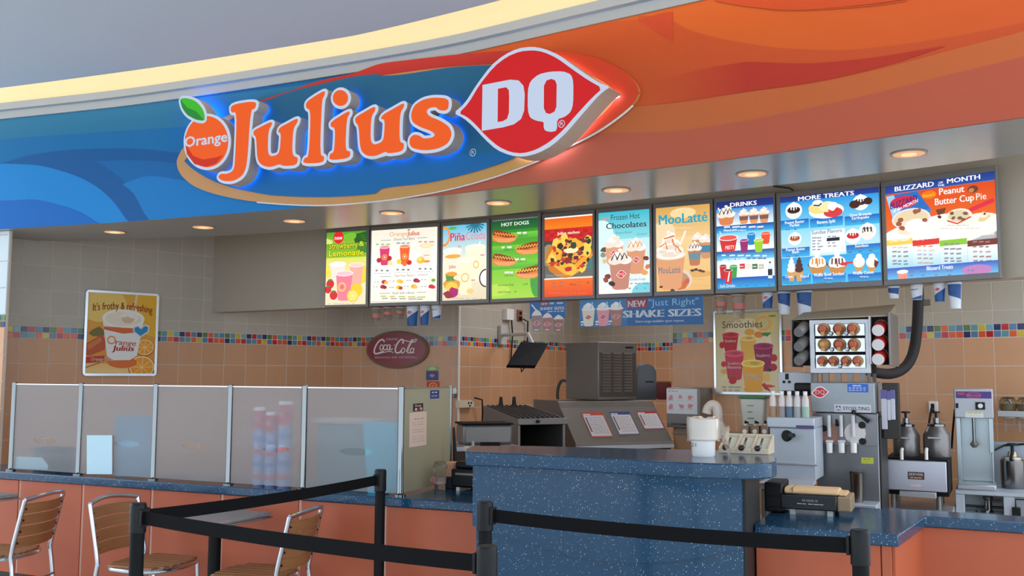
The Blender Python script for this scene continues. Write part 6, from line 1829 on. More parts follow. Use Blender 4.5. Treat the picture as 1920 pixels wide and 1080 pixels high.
def hang_cup(label, px, w_px, y0, y1, kind):
    q = under_board(px, -.06); p = BUL.pos(q, -.06)
    g = BUL.tan(q)
    t = Thing('sample_cup', label, 'cup', (p.x, p.y, BZ), math.atan2(g.y, g.x), 'sample cups hanging under the menu boards')
    x0, x1, z0, z1 = t.rect(px - w_px / 2, y0, px + w_px / 2, y1, 0)
    r = (x1 - x0) / 2; H = -z0
    if kind == 'clear':
        MB().lathe([(r * .72, -H), (r * .98, -.012), (r * 1.04, -.01), (r * 1.04, 0)], n=20).build('cup_body', CLEAR, t.o)
        MB().lathe([(r * .86, -H * .62), (r * .92, -H * .38)], n=20, cap=False).build('logo_band', mat('clear_cup_logo', (206, 120, 110), .5), t.o)
        MB().lathe([(r * 1.0, -.014), (r * 1.06, -.012), (r * 1.06, -.006)], n=20).build('rim', mat('clear_rim', (214, 200, 184), .4), t.o)
    else:
        MB().lathe([(r * .78, -H), (r * .98, -.012), (r * 1.03, -.01), (r * 1.03, 0)], n=22).build('cup_body', CUPW, t.o)
        # blue sweep: patch of the cup wall
        mb = MB(); n = 20; vs = []; fs = []
        for k in range(n + 1):
            a_ = PI + PI * k / n          # front half, from -x to +x
            u = k / n
            lo, hi = {'b': (0.0, .25 + .6 * u), 'b2': (0.0, .15 + .8 * u), 'w': (.02 + .0 * u, .1 + .35 * max(0, u - .3)), 's': (.45 * (1 - u) * 0 + max(0, .75 - 1.1 * u) * .0, max(.0, .55 * u - .05)), 'top': (.62 - .25 * u, 1.0)}[kind]
            for v in (lo, hi):
                rr = (r * .78 + (r * .98 - r * .78) * v) * 1.012
                vs.append((rr * math.cos(a_), rr * math.sin(a_), -H + (H - .012) * v))
        for k in range(n): fs.append((2 * k, 2 * k + 2, 2 * k + 3, 2 * k + 1))
        mb.add(vs, fs); mb.build('blue_sweep', CUPB, t.o)
        a = Art(); dq_lips(a, .5, .5, .95, .8) if kind in ('b', 'b2') else a.t('Blizzard', .5, .6, .3, (120, 90, 160), .95, bold=.05, tilt=-.12)
        zc = -H * (.33 if kind != 'top' else .42)
        a.build('logo', Vector((-r * .62, -r * 1.03, zc + r * .38)), Vector((1, 0, 0)), Vector((0, 0, 1)), r * 1.2, r * .8, PRINT, t.o)
for args in (('clear plastic sample cup, tallest of three left ones, under the fruit blend board', 706, 15, 577, 609.5, 'clear'), ('clear plastic sample cup, middle of the left three under the fruit blend board', 728, 16, 576, 600.5, 'clear'), ('clear plastic sample cup, shortest of the left three, beside a blue cup', 750.5, 15, 576, 597.5, 'clear'),
             ('blue and white paper sample cup, larger of the left pair under the fruit blend board', 774, 21, 574, 611.5, 'b'), ('blue and white paper sample cup, narrower of the left pair', 797, 17, 573, 609.5, 'b'), ('short white sample cup with a blue corner, under the edge of the pineapple board', 819, 17, 571, 598, 'w'),
             ('wide clear sample cup, left of the pair above the smoothie poster', 1352, 24, 553, 589, 'clear'), ('tall clear sample cup, right of the pair above the smoothie poster', 1385, 26, 552, 598, 'clear'), ('small blue paper sample cup with a red logo above the smoothie poster', 1439, 20.5, 547, 578, 'b2'),
             ('blue and white swirl sample cup at the right end of the smoothie poster', 1470, 23.5, 545, 590, 'top'), ('largest blue and white swirl sample cup, left above the cone rack', 1508, 27.5, 544, 592.5, 'top'),
             ('small blue and white sample cup above the right end of the cone rack', 1675.5, 20.5, 534, 560, 'top'), ('white sample cup above the top of the black hose', 1718.5, 22.5, 532, 562, 'w'), ('white and blue sample cup with a red logo, right of the black hose', 1761.5, 22, 530, 566, 'b'), ('tall white and blue sample cup, rightmost under the boards', 1789.5, 25, 528, 579, 'top')):
    hang_cup(*args)
# ================================================================== KITCHEN EQUIPMENT, RECESS
def depth_thing(name, label, cat, px, py, Y, rot, zbase=None, group=None):
    p = at_y(px, py, Y)
    return Thing(name, label, cat, (p.x, p.y, p.z if zbase is None else zbase), rot, group)
# sandwich prep unit with slanted card rail
t = depth_thing('prep_unit', 'stainless prep unit with a slanted front carrying three printed cards', 'prep unit', 1080, 835, 7.7, R(25), 0.0)
xl, _ = t.lp(1079, 835); xr, _ = t.lp(1262, 825, 0)
_, zt = t.lp(1100, 752, .36); _, zs = t.lp(1100, 764, .26); _, zb = t.lp(1100, 832, 0)
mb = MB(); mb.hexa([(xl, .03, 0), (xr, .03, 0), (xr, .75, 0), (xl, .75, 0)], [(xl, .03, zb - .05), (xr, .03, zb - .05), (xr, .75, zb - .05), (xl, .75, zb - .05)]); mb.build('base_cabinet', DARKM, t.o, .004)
def side_profile(x0, x1, prof):
    mb = MB(); mb.prism(ccw(prof), lambda p: (x0, p[0], p[1]), lambda p: (x1, p[0], p[1])); return mb
prof = [(0, zb - .05), (0, zb), (.26, zs), (.30, zt), (.75, zt), (.75, zb - .05)]
side_profile(xl + .004, xr - .004, prof).build('hood', STEELD, t.o, .004, smooth=False)
side_profile(xl - .004, xl + .003, [(y - .006 if y < .1 else y, z + .008) for y, z in prof]).build('end_panel', STEELD, t.o, .003, smooth=False)
MB().box(xl, xr, -.02, .02, zb - .055, zb - .02).build('front_lip', STEEL, t.o, .004)
sl = Vector((0, .26, zs - zb)); slu = sl.normalized(); sn = Vector((0, -slu.z, slu.y))
def on_slope(px, py):
    c = t.I @ CAM; d = t.I.to_3x3() @ ray(px, py); o = Vector((0, 0, zb)); k = (o - c).dot(sn) / d.dot(sn); p = c + d * k
    return p.x, (p - o).dot(slu)
for (ax, ay, bx_, by_, c, lb) in ((1089, 774, 1146, 819, (210, 70, 40), 'card with an orange heading'), (1141, 773, 1196, 815, (44, 70, 140), 'card with a blue heading'), (1192, 772, 1240, 804, (186, 36, 50), 'card with a red heading')):
    xa, va = on_slope(ax, ay); xb, vb = on_slope(bx_, by_)
    xb = max(xb, xa + .2)
    o0_ = Vector((0, 0, zb)) + sn * .004
    W = xb - xa; H = va - vb
    pl = MB(); q = [Vector((xa, 0, 0)) + o0_ + slu * vb, Vector((xb, 0, 0)) + o0_ + slu * vb, Vector((xb, 0, 0)) + o0_ + slu * va, Vector((xa, 0, 0)) + o0_ + slu * va]
    pl.hexa([p - sn * .003 for p in q], q); ob = pl.build('recipe_card', WHITE, t.o, smooth=False, label=lb)
    a = Art((222, 216, 218)); a.r(0, 0, 1, .13, c); a.bars(.05, .45, .09, .05, (240, 236, 236), 2); a.r(0, .13, .03, 1, c); a.r(.97, .13, 1, 1, c); a.r(0, .97, 1, 1, c); a.r(.08, .2, .16, .8, (120, 110, 116))
    for k in range(10): a.bars(.22, .92, .22 + .07 * k, .022, (120, 116, 124), 6)
    a.build('print', q[3] + sn * .0004, Vector((1, 0, 0)), slu, W, H, PRINT, ob)
zprep = zt
# ice maker head on it
t2 = depth_thing('ice_machine', 'tall grey ice machine head with a louvred front on the prep unit', 'ice machine', 1122, 758, 8.25, R(36), zprep + .004)
x1f, _ = t2.lp(1194, 700, 0)
# left side depth so that the far edge falls at px 1061
def depth_at(t, px, x=0.0):
    lo, hi = 0.0, 2.0
    for _ in range(40):
        m_ = (lo + hi) / 2
        p = t.M @ Vector((x, m_, .3)); r = p - CAM
        sx = 960 + F * r.dot(RT) / r.dot(FWD)
        if sx > px: lo = m_
        else: hi = m_
    return lo
dp = depth_at(t2, 1061); _, ztop = t2.lp(1122, 641, 0); ztop -= zprep - 0
ztop = t2.lp(1122, 641, 0)[1]
MB().box(0, x1f, .0, dp, 0, ztop).build('housing', STEELD, t2.o, .006)
fr_ = MB().box(.015, x1f - .015, -.006, .002, .03, ztop * .82).build('front_cover', mat('ice_front_dark', (92, 84, 78), .5, .3), t2.o, .003)
for cidx in range(3):
    xa = .035 + cidx * (x1f - .07) / 3; xb = xa + (x1f - .07) / 3 - .03
    for k in range(14):
        z = .07 + k * (ztop * .70 / 14)
        mb = MB(); mb.hexa([(xa, -.016, z), (xb, -.016, z), (xb, -.004, z + .006), (xa, -.004, z + .006)], [(xa, -.014, z + .004), (xb, -.014, z + .004), (xb, -.004, z + .02), (xa, -.004, z + .02)]); mb.build('louvre', STEELD, fr_, smooth=False)
MB().box(x1f * .7, x1f * .9, -.004, .001, ztop * .9, ztop * .93).build('badge', BLACK, t2.o)
# grey plastic ice bin behind and red bag
t3 = depth_thing('ice_bin', 'smoky plastic bin with a domed lid behind the ice machine', 'bin', 1213, 757, 8.62, R(10), zprep)
xa, xb, za, zb2 = t3.rect(1194, 700, 1231, 756, 0)
H = t3.lp(1213, 682, 0)[1]
mb = MB(); mb.prism(ccw([(xa, 0), (xb, 0), (xb, H * .72)] + [(xa + (xb - xa) * (.5 + .5 * math.cos(PI * k / 10)), H * .72 + H * .28 * math.sin(PI * k / 10)) for k in range(1, 10)] + [(xa, H * .72)]), lambda p: (p[0], .18, p[1]), lambda p: (p[0], 0, p[1]))
mb.build('body', mat('smoky_plastic', (84, 86, 92), .3), t3.o, .01, smooth=False); MB().box(xa + .08, xb - .03, -.004, .002, H * .48, H * .52).build('handle_slot', BLACK, t3.o)
t4 = depth_thing('red_tray', 'red plastic tray with a yellow edge leaning beside the smoky bin', 'tray', 1244, 757, 8.68, R(0), zprep)
xa, xb, za, zb2 = t4.rect(1230, 716, 1259, 757, 0)
yprism(rounded(xa, xb, 0, zb2 - zprep if False else t4.lp(1244, 716)[1], .03), 0, .03).build('tray', mat('dark_red_plastic', (126, 26, 24), .4), t4.o, .006)
yprism(rounded(xa + .0, xb + .008, t4.lp(1244, 723)[1], t4.lp(1244, 714)[1], .015), .031, .05).build('yellow_edge', mat('yellow_plastic', (190, 160, 40), .4), t4.o, .004)
# hose loop left of the ice machine
t5 = depth_thing('hose', 'grey hose loop standing on the prep unit left of the ice machine', 'hose', 1057, 760, 8.7, 0, zprep)
l_ = lambda px, py: t5.lp(px, py)
pts = [(l_(1046, 752)[0], 0, .0), (l_(1045, 740)[0], 0, l_(1045, 740)[1])]
for px, py in ((1047, 725), (1052, 715), (1058, 713), (1066, 718), (1071, 730), (1072, 745)): pts.append((l_(px, py)[0], 0, l_(px, py)[1]))
pts.append((l_(1072, 750)[0], 0, 0))
MB().tube(catmull([Vector(p) for p in pts], 5), .014, 10).build('hose', mat('grey_hose', (70, 62, 58), .6), t5.o)

# griddle / conveyor oven
t = depth_thing('conveyor_toaster', 'low stainless conveyor oven with a sloping ribbed top in the recess', 'oven', 973, 838, 7.0, R(22), 0.0)
_, ztf = t.lp(975, 785, 0); _, zbf = t.lp(975, 797, 0); xr = t.lp(1062, 790, 0)[0]
dpt = depth_at(t, 898); dpt = min(dpt, .75)
zr = ztf + .07
_, zlow = t.lp(975, 812, 0)
zc = .80
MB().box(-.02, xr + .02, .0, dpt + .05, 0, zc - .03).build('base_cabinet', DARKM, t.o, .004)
MB().box(-.06, xr + .04, -.04, dpt + .06, zc - .03, zc).build('shelf', STEELD, t.o, .004)
side_profile(0, xr, [(.02, zbf), (.02, ztf - .01), (dpt, zr), (dpt, zbf)]).build('upper_body', STEELD, t.o, .004, smooth=False)
MB().box(-.01, xr + .01, -.01, .03, ztf - .045, ztf).build('front_rail', STEELD, t.o, .004)
for k in range(9):
    x = .03 + (xr - .06) * k / 8
    mb = MB(); mb.hexa([(x - .006, .04, ztf - .004), (x + .006, .04, ztf - .004), (x + .006, dpt - .02, zr - .006), (x - .006, dpt - .02, zr - .006)], [(x - .006, .04, ztf + .008), (x + .006, .04, ztf + .008), (x + .006, dpt - .02, zr + .006), (x - .006, dpt - .02, zr + .006)]); mb.build('grate_bar', mat('grate_steel', (92, 86, 82), .5, .6), t.o)
MB().box(0, .02, .02, dpt, zc, zbf).build('side_wall', STEELD, t.o, .003); MB().box(xr - .02, xr, .02, dpt, zc, zbf).build('side_wall', STEELD, t.o, .003)
MB().box(.02, xr - .02, dpt - .02, dpt, zc, zbf).build('back_wall', BLACKM, t.o)
mb = MB(); mb.hexa([(.03, -.08, zc + .004), (xr - .03, -.08, zc + .004), (xr - .03, .3, zc + .09), (.03, .3, zc + .09)], [(.03, -.08, zc + .012), (xr - .03, -.08, zc + .012), (xr - .03, .3, zc + .1), (.03, .3, zc + .1)]); mb.build('chute', mat('dark_chute', (70, 66, 62), .35, .8), t.o)
MB().lathe([(.012, -.02), (.012, .0)], (.14, -.012, ztf - .022), 12, (0, 1, 0)).build('knob', BLACK, t.o)
for k in range(2): MB().lathe([(.02, 0), (.016, .03), (.012, .07)], (xr * (.35 + .3 * k), dpt - .05, zr), 10).build('valve', BLACK, t.o)
# lower drawer unit left of it
t = depth_thing('warming_drawer', 'low stainless warming unit left of the conveyor oven', 'warmer', 924, 836, 6.6, R(14), 0.0)
xa, xb, za, zb2 = t.rect(874, 798, 974, 836, 0)
MB().box(xa, xb, .02, .4, 0, za - .03).build('base_cabinet', DARKM, t.o, .004); MB().box(xa - .08, xb, -.06, .42, za - .03, za).build('counter_edge', STEEL, t.o, .004)
MB().box(xa, xb - .02, .1, .36, za, zb2).build('body', STEELD, t.o, .02); MB().box(xa - .01, xb - .02, .09, .37, zb2, zb2 + .012).build('lid', BLACKM, t.o, .004)
_, zz1 = t.lp(915, 829, 0)
MB().box(t.lp(901, 830)[0], t.lp(935, 830)[0], -.05, .02, za, za + .025).build('black_tray', BLACKM, t.o, .004)
MB().lathe([(.012, 0), (.012, .03)], (t.lp(890, 825)[0], .05, za), 10).build('knob', STEEL, t.o)

# ================================================================== THINGS ON THE ORDERING COUNTER
def on_counter(name, label, cat, px, py, z, rot=AF, group=None):
    p = at_z(px, py, z)
    return Thing(name, label, cat, (p.x, p.y, z), rot, group)
t = on_counter('plastic_bucket', 'white plastic bucket lined with a clear bag on the ordering counter', 'bucket', 1314, 857, PZ, AF)
rr = lambda px0, px1: (t.lp(px1, 840)[0] - t.lp(px0, 840)[0]) / 2
H = t.lp(1312, 786)[1]; H0 = 0
r0 = rr(1293, 1336); r1 = rr(1287, 1342)
zc_ = PZ
Ht = t.lp(1312, 786)[1]
MB().lathe([(r0 * .93, 0), (r0, .008), (r0 * 1.04, Ht * .42), (r1 * .98, Ht * .46), (r1 * 1.02, Ht * .98), (r1 * 1.05, Ht), (r1 * .95, Ht)], (0, r0, 0), 32).build('bucket', WHITE, t.o)
a = Art(); a.t('21', .5, .8, .62, (40, 40, 44), .8)
a.build('number_print', Vector((-r0 * .85, r0 - r0 * 1.06, Ht * .40)), Vector((1, 0, 0)), Vector((0, 0, 1)), r0 * .5, Ht * .16, PRINT, t.o)
BAG = glass('clear_bag', (250, 246, 240), .2, .55, 1.2, .22, (244, 232, 220))
bag = MB(); rnd = random.Random(5); n = 26; vs = []; fs = []
for j, (rr_, z) in enumerate(((r1 * .9, Ht * 1.0), (r1 * 1.06, Ht * 1.03), (r1 * 1.12, Ht * .93), (r1 * 1.10, Ht * .7), (r1 * 1.07, Ht * .5), (r1 * 1.10, Ht * .42))):
    for k in range(n):
        q = rr_ * (1 + rnd.uniform(-.015, .03)); vs.append((q * math.cos(2 * PI * k / n), r0 + q * math.sin(2 * PI * k / n), z + rnd.uniform(-.006, .006)))
for j in range(5):
    for k in range(n): fs.append((j * n + k, j * n + (k + 1) % n, (j + 1) * n + (k + 1) % n, (j + 1) * n + k))
bag.add(vs, fs).build('bag_liner', BAG, t.o)
fl_ = MB(); vs = []; fs = []
for i in range(7):
    u = i / 6
    for j in range(7):
        v = j / 6
        vs.append((r1 * (1.0 + .75 * u) , r0 + .02 + .03 * math.sin(6 * v + 3 * u), Ht * (1.0 - .28 * u) - v * Ht * (.55 + .25 * u) + .012 * math.sin(9 * u + 5 * v)))
for i in range(6):
    for j in range(6): fs.append((7 * i + j, 7 * i + j + 1, 7 * i + 8 + j, 7 * i + 7 + j))
fl_.add(vs, fs).build('loose_bag_flap', BAG, t.o)

t = on_counter('leaflet_tray', 'flat white tray of paper lying on the ordering counter left of the bucket', 'tray', 1205, 847, PZ, AF - .1)
mb = MB(); q = [t.lpz(x, y, PZ + .004) for x, y in ((1159, 848.5), (1218, 850), (1266, 845), (1206, 842))]
mb.hexa([(p[0], p[1], 0) for p in q], [(p[0], p[1], .006) for p in q]); mb.build('tray', mat('white_tray', (214, 210, 212), .4), t.o, .002)
cx = sum(p[0] for p in q) / 4; cy = sum(p[1] for p in q) / 4
mb = MB(); mb.hexa([(cx + (p[0] - cx) * .82, cy + (p[1] - cy) * .82, .006) for p in q], [(cx + (p[0] - cx) * .82, cy + (p[1] - cy) * .82, .0075) for p in q]); mb.build('paper', mat('grey_print_paper', (176, 174, 182), .6), t.o)

t = on_counter('topping_bin', 'beige three-compartment topping bin with dark scoop knobs on the ordering counter', 'bin', 1395, 851, PZ, AF)
xa = t.lp(1349, 850)[0]; xb = t.lp(1440, 850)[0]; Hb = t.lp(1395, 817)[1] * 1.0
zf = Hb * .30; D_ = .16
BINM = mat('beige_bin', (206, 190, 164), .45)
W3_ = (xb - xa) / 3
side_profile(xa, xb, [(0, 0), (0, zf), (.02, zf), (.02, .012), (D_, .012), (D_, 0)]).build('base_tray', BINM, t.o, .003, smooth=False)
MB().box(xa, xb, D_, D_ + .012, 0, Hb).build('back_wall', BINM, t.o, .003)
for k in range(4):
    x = xa + W3_ * k
    side_profile(x - .004, x + .004, [(.0, 0), (0, zf), (D_, Hb), (D_, 0)]).build('divider', BINM, t.o, .002, smooth=False)
for k in range(3):
    x = xa + W3_ * (k + .5)
    mb = MB(); mb.hexa([(x - W3_ * .42, .025, zf * .7), (x + W3_ * .42, .025, zf * .7), (x + W3_ * .42, D_ - .01, Hb * .78), (x - W3_ * .42, D_ - .01, Hb * .78)], [(x - W3_ * .42, .025, zf * .75), (x + W3_ * .42, .025, zf * .75), (x + W3_ * .42, D_ - .01, Hb * .8), (x - W3_ * .42, D_ - .01, Hb * .8)]); mb.build('lid', mat('bin_lid', (196, 202, 190), .3), t.o, .003)
    MB().lathe([(.004, 0), (.013, .004), (.015, .014), (.010, .024), (.002, .026)], (x - .01, .012, zf - .002), 14, (0, -.8, .3)).build('knob', mat('dark_knob', (42, 26, 44), .3), t.o)
    MB().tube([(x, .01, zf), (x + .004, .03, zf + .03), (x + .006, .05, zf + .045)], .005, 6).build('scoop_handle', CHROME, t.o)

# raised shelf behind with pumps and green lidded container, bent white pump
t = on_counter('wire_riser', 'grey shelf behind the ordering counter holding pump jars', 'shelf', 1400, 835, 1.10, AF)
pz_ = at_y(1395, 817, 5.86).z
p = at_y(1384, 817, 5.86); t.o.location = (p.x, p.y, 0); t.M.translation = t.o.location; t.I = t.M.inverted()
MB().box(-.19, .19, .0, .42, pz_ - .03, pz_).build('top_shelf', STEELD, t.o, .004)
for x in (-.18, .16):
    for y in (.02, .38): MB().box(x, x + .02, y, y + .02, 0, pz_ - .03).build('leg', STEELD, t.o)
SHZ = pz_
def on_shelf(name, label, cat, px, Y, group=None, rot=AF):
    p = at_y(px, 817, Y); return Thing(name, label, cat, (p.x, p.y, SHZ), rot, group)
for i, (px, lb) in enumerate(((1398, 'small syrup pump jar, leftmost of three behind the topping bin'), (1417, 'small syrup pump jar, middle of three behind the topping bin'), (1435, 'small syrup pump jar, rightmost of three behind the topping bin'))):
    t = on_shelf('pump_jar', lb, 'jar', px, 5.94, 'pump jars behind the topping bin')
    k = (t.lp(1406, 810)[0] - t.lp(1390, 810)[0]) / 2
    z1 = t.lp(px, 798)[1]
    MB().box(-k, k, -k, k, 0, z1).build('jar', mat('jar_brown_steel', (136, 106, 84), .3, .5), t.o, .004)
    MB().lathe([(.014, -k - .004), (.014, -k)], (0, 0, z1 * .4), 12, (0, 1, 0)).build('round_label', WHITE, t.o)
    MB().lathe([(.012, z1), (.010, z1 + .012)], n=10).build('collar', CREAM, t.o)
    MB().tube([(0, 0, z1 + .01), (0, 0, z1 + .025), (.02, -.02, z1 + .018)], .006, 8).build('spout', BLACK, t.o)
t = on_shelf('food_container', 'translucent food container with a green lid under the smoothie poster', 'container', 1415, 6.14, rot=AF)
xa, xb, _, _ = t.rect(1392, 747, 1438, 790, 0); z1 = t.lp(1415, 747)[1]
TRANS = mat('translucent_tub', (206, 204, 192), .35)
mb = MB(); w0 = (xb - xa) / 2
mb.hexa([(-w0 * .84, -w0 * .7, 0), (w0 * .84, -w0 * .7, 0), (w0 * .84, w0 * .7, 0), (-w0 * .84, w0 * .7, 0)], [(-w0, -w0 * .85, z1), (w0, -w0 * .85, z1), (w0, w0 * .85, z1), (-w0, w0 * .85, z1)])
tub = mb.build('tub', TRANS, t.o, .012)
MB().box(-w0 * 1.1, w0 * 1.1, -w0 * .95, w0 * .95, z1, z1 + .016).build('lid', mat('green_lid', (50, 120, 70), .4), t.o, .004)
for k in range(4): MB().box(-.03, .0 + .01 * (k % 2), -w0 * .82 - .004, -w0 * .76, z1 * (.25 + .18 * k), z1 * (.25 + .18 * k) + .004).build('scale_mark', mat('green_mark', (70, 120, 80), .5), tub)
t = on_shelf('white_pump', 'white plastic pump with a thick bent neck behind the bucket', 'pump', 1346, 6.0)
f_ = lambda px, py: t.lp(px, py)
zz0 = 0
path = [(f_(1347, 815)[0], 0, 0)] + [(f_(px, py)[0], 0, f_(px, py)[1]) for px, py in ((1346, 795), (1346, 775), (1343, 763), (1336, 759), (1328, 765), (1325, 775))]
MB().tube(catmull([Vector(p) for p in path], 5), .03, 16, radii=None).build('neck', mat('ivory_plastic', (214, 200, 186), .4), t.o)
MB().lathe([(.05, 0), (.05, .03), (.034, .05)], (path[0][0], 0, 0), 18).build('base', mat('ivory_plastic', (214, 200, 186), .4), t.o)

# left till group behind the ordering counter (on the front worktop)
WG = lambda px, py: at_z(px, py, HC)
t = on_counter('receipt_printer', 'black receipt printer and till behind the left end of the ordering counter', 'printer', 866, 921, HC, AF)
xa = t.lp(845, 905)[0]; xb = t.lp(905, 905)[0]; H = t.lp(866, 866)[1]
MB().box(xa, xb, 0, .22, .02, H * .75).build('body', BLACK, t.o, .01); MB().box(xa + .02, xb, .01, .2, H * .75, H).build('cover', BLACK, t.o, .012); MB().box(xa + .03, xb, -.004, .01, H * .55, H * .62).build('paper_slot', STEELD, t.o)
for x in (xa + .03, xb - .05): MB().box(x, x + .02, .01, .03, 0, .02).build('foot', WHITE, t.o)
tt = on_counter('till_display', 'white till display tilted behind the left corner of the ordering counter', 'display', 880, 924, HC, AF)
pz = [tt.lp(px, py, .36) for px, py in ((887, 884), (893, 884), (894, 838), (868, 837))]
mb = MB(); mb.prism(ccw([(p[0], p[1]) for p in pz]), lambda p: (p[0], .39, p[1]), lambda p: (p[0], .36, p[1])); mb.build('display', mat('till_white', (206, 208, 200), .4), tt.o, .006, smooth=False)
MB().box(pz[0][0] - .01, pz[1][0] + .02, .35, .42, 0, pz[0][1] + .01).build('stand', BLACK, tt.o, .004)
t = on_counter('carton', 'small tan carton beside the black receipt printer', 'carton', 841, 919, HC, AF)
xa = t.lp(832, 890, .08)[0]; xb = t.lp(849, 890, .08)[0]; z0 = t.lp(840, 894, .08)[1]; z1 = t.lp(840, 867, .08)[1]
MB().box(xa, xb, .08, .17, 0, z0).build('blue_base', mat('navy_base', (40, 44, 60), .5), t.o, .003); MB().box(xa, xb, .08, .17, z0, z1).build('box', mat('carton_tan', (214, 160, 124), .5), t.o, .003)
t = on_counter('sauce_bottle', 'orange-tipped dark bottle beside the glass side pane', 'bottle', 838, 914, HC, AF)
z1 = t.lp(836, 852, .1)[1]
MB().lathe([(.022, 0), (.022, z1 * .45)], (0, .1, 0), 16).build('bottle', mat('orange_bottle', (206, 110, 70), .4), t.o); MB().tube([(0, .1, z1 * .45), (0, .1, z1 * .8), (-.012, .1, z1 * 1.9)], .02, 10, radii=[.022, .014, .006]).build('nozzle', BLACK, t.o)
t = on_counter('plastic_cup', 'clear plastic cup with a domed lid beside the till', 'cup', 818, 921, HC, AF)
k = (t.lp(831, 900)[0] - t.lp(806, 900)[0]) / 2; z1 = t.lp(818, 878)[1]
MB().lathe([(k * .72, 0), (k * .98, z1), (k * 1.03, z1 + .004)], (0, k, 0), 22).build('cup', CLEAR, t.o); MB().lathe([(k * 1.05, z1), (k * 1.05, z1 + .008), (k * .8, z1 + .03), (k * .3, z1 + .038)], (0, k, 0), 22).build('lid', CLEAR, t.o); MB().lathe([(k * .8, z1 * .3), (k * .86, z1 * .55)], (0, k, 0), 22, cap=False).build('ice_drink', mat('pale_drink', (190, 160, 156), .4), t.o)
dqa = Art(); dq_lips(dqa, .5, .5, .95, .9); dqa.build('logo', Vector((-k * .9, k * -.06, z1 * .62)), Vector((1, 0, 0)), Vector((0, 0, 1)), k * .8, z1 * .25, PRINT, t.o)
# ================================================================== RIGHT SIDE EQUIPMENT
AE = R(-27)
# steel back counter for the dispenser, and low stand, steel table
p = at_y(1478, 905, 5.4)
bcz = p.z
bc = Thing('steel_stand', 'steel stand behind the ordering counter carrying the syrup dispenser', 'stand', (p.x, p.y, 0), AE)
MB().box(-.16, .085, -.02, .27, bcz - .04, bcz).build('top', STEEL, bc.o, .004)
for x in (-.15, .05):
    for y in (.0, .23): MB().box(x, x + .03, y, y + .03, 0, bcz - .04).build('leg', STEELD, bc.o)
MB().box(-.15, .08, .01, .25, .25, .28).build('under_shelf', STEELD, bc.o)
# syrup dispenser
t = Thing('syrup_dispenser', 'pale steel dispenser with pump bottles on top, left of the soft serve machine', 'dispenser', (p.x, p.y, bcz), AE)
def zl(t, px, py, y=0.0): return t.lp(px, py, y)[1]
xa, xb, _, _ = t.rect(1444, 805, 1529, 880, 0)
z_top = zl(t, 1486, 783); z_br = zl(t, 1486, 802); z_sl = zl(t, 1486, 870); z_b = zl(t, 1486, 888)
MB().box(xa, xb, .0, .255, z_b * 0 + .02, z_br).build('body', STEELF, t.o, .006)
MB().box(xa - .012, xb - .0, -.02, .26, z_br, z_top).build('upper_band', STEELF, t.o, .006)
MB().box(xa - .02, xb + .01, -.012, .02, z_sl - .004, z_sl + .006).build('drip_rail', STEEL, t.o, .003)
mb = MB(); mb.hexa([(xa - .05, -.10, 0), (xb, -.10, 0), (xb, .0, 0), (xa - .05, .0, 0)], [(xa, -.02, .03), (xb, -.02, .03), (xb, .0, .03), (xa, .0, .03)]); mb.build('skirt', STEELF, t.o, .003)
kx, kz = t.lp(1481, 816)
MB().lathe([(.012, 0), (.012, .05), (.028, .055), (.032, .075), (.022, .09)], (kx + .02, 0, kz), 20, (-.35, -1, 0)).build('black_knob', BLACK, t.o)
MB().box(t.lp(1494, 800)[0], xb - .002, -.0225, -.019, zl(t, 1500, 803), zl(t, 1500, 797)).build('name_strip', mat('violet_label', (78, 66, 110), .5), t.o)
for i, px in enumerate((1449, 1466, 1480, 1495, 1510)):
    x, zb_ = t.lp(px, 783, .04); 
    r_ = .021
    cols = [(150, 120, 90), (140, 130, 126), (70, 100, 120), (150, 150, 152), (150, 176, 160)]
    b_ = MB().lathe([(r_, z_top), (r_, z_top + .055), (r_ * .96, z_top + .06)], (x, .05, 0), 16).build('syrup_bottle', mat('syrup_%d' % i, cols[i], .35), t.o)
    MB().lathe([(r_ * .98, z_top + .06), (r_ * .9, z_top + .10), (r_ * .5, z_top + .125)], (x, .05, 0), 16).build('clear_shoulder', mat('clear_bottle', (206, 198, 196), .2), b_)
    MB().lathe([(r_ * .55, z_top + .125), (r_ * .55, z_top + .145)], (x, .05, 0), 12).build('pump_cap', WHITE, b_)
# white control box with black base behind it
t = Thing('control_box', 'white electrical box with black sockets under the cone rack', 'control box', at_y(1490, 742, 5.95), AE)
xa, xb, za, zb = t.rect(1459, 698, 1522, 733, 0)
BSUP = zb
zo = t.o.location.z
t.o.location.z = bcz; t.M.translation = t.o.location; t.I = t.M.inverted()
xa, xb, za, zb = t.rect(1459, 698, 1522, 733, 0)
MB().box(xa, xb, 0, .16, za, zb).build('box', mat('control_white', (206, 208, 214), .4), t.o, .005)
for px, py, r_ in ((1475.5, 706, 0), (1470, 716, 1), (1480, 716, 1)):
    x, z = t.lp(px, py)
    if r_ == 0: MB().box(x - .010, x + .010, -.006, .0, z - .018, z + .018).build('switch', BLACK, t.o, .002)
    else: MB().lathe([(.009, -.006), (.009, 0)], (x, 0, z), 12, (0, 1, 0)).build('socket', BLACK, t.o)
xa2, xb2, za2, zb2 = t.rect(1458, 733, 1524, 742, 0)
MB().lathe([((xb2 - xa2) / 2, za2), ((xb2 - xa2) / 2 * 1.02, zb2)], ((xa2 + xb2) / 2, .12, 0), 28, sy=.7).build('black_disc', BLACK, t.o); MB().box((xa + xb) / 2 + .0, xb + .01, -.03, .1, zb2, za + .05).build('black_motor', BLACK, t.o, .01)
MB().box((xa + xb) / 2 - .03, (xa + xb) / 2 + .03, .06, .12, 0, za2).build('post', STEELD, t.o)
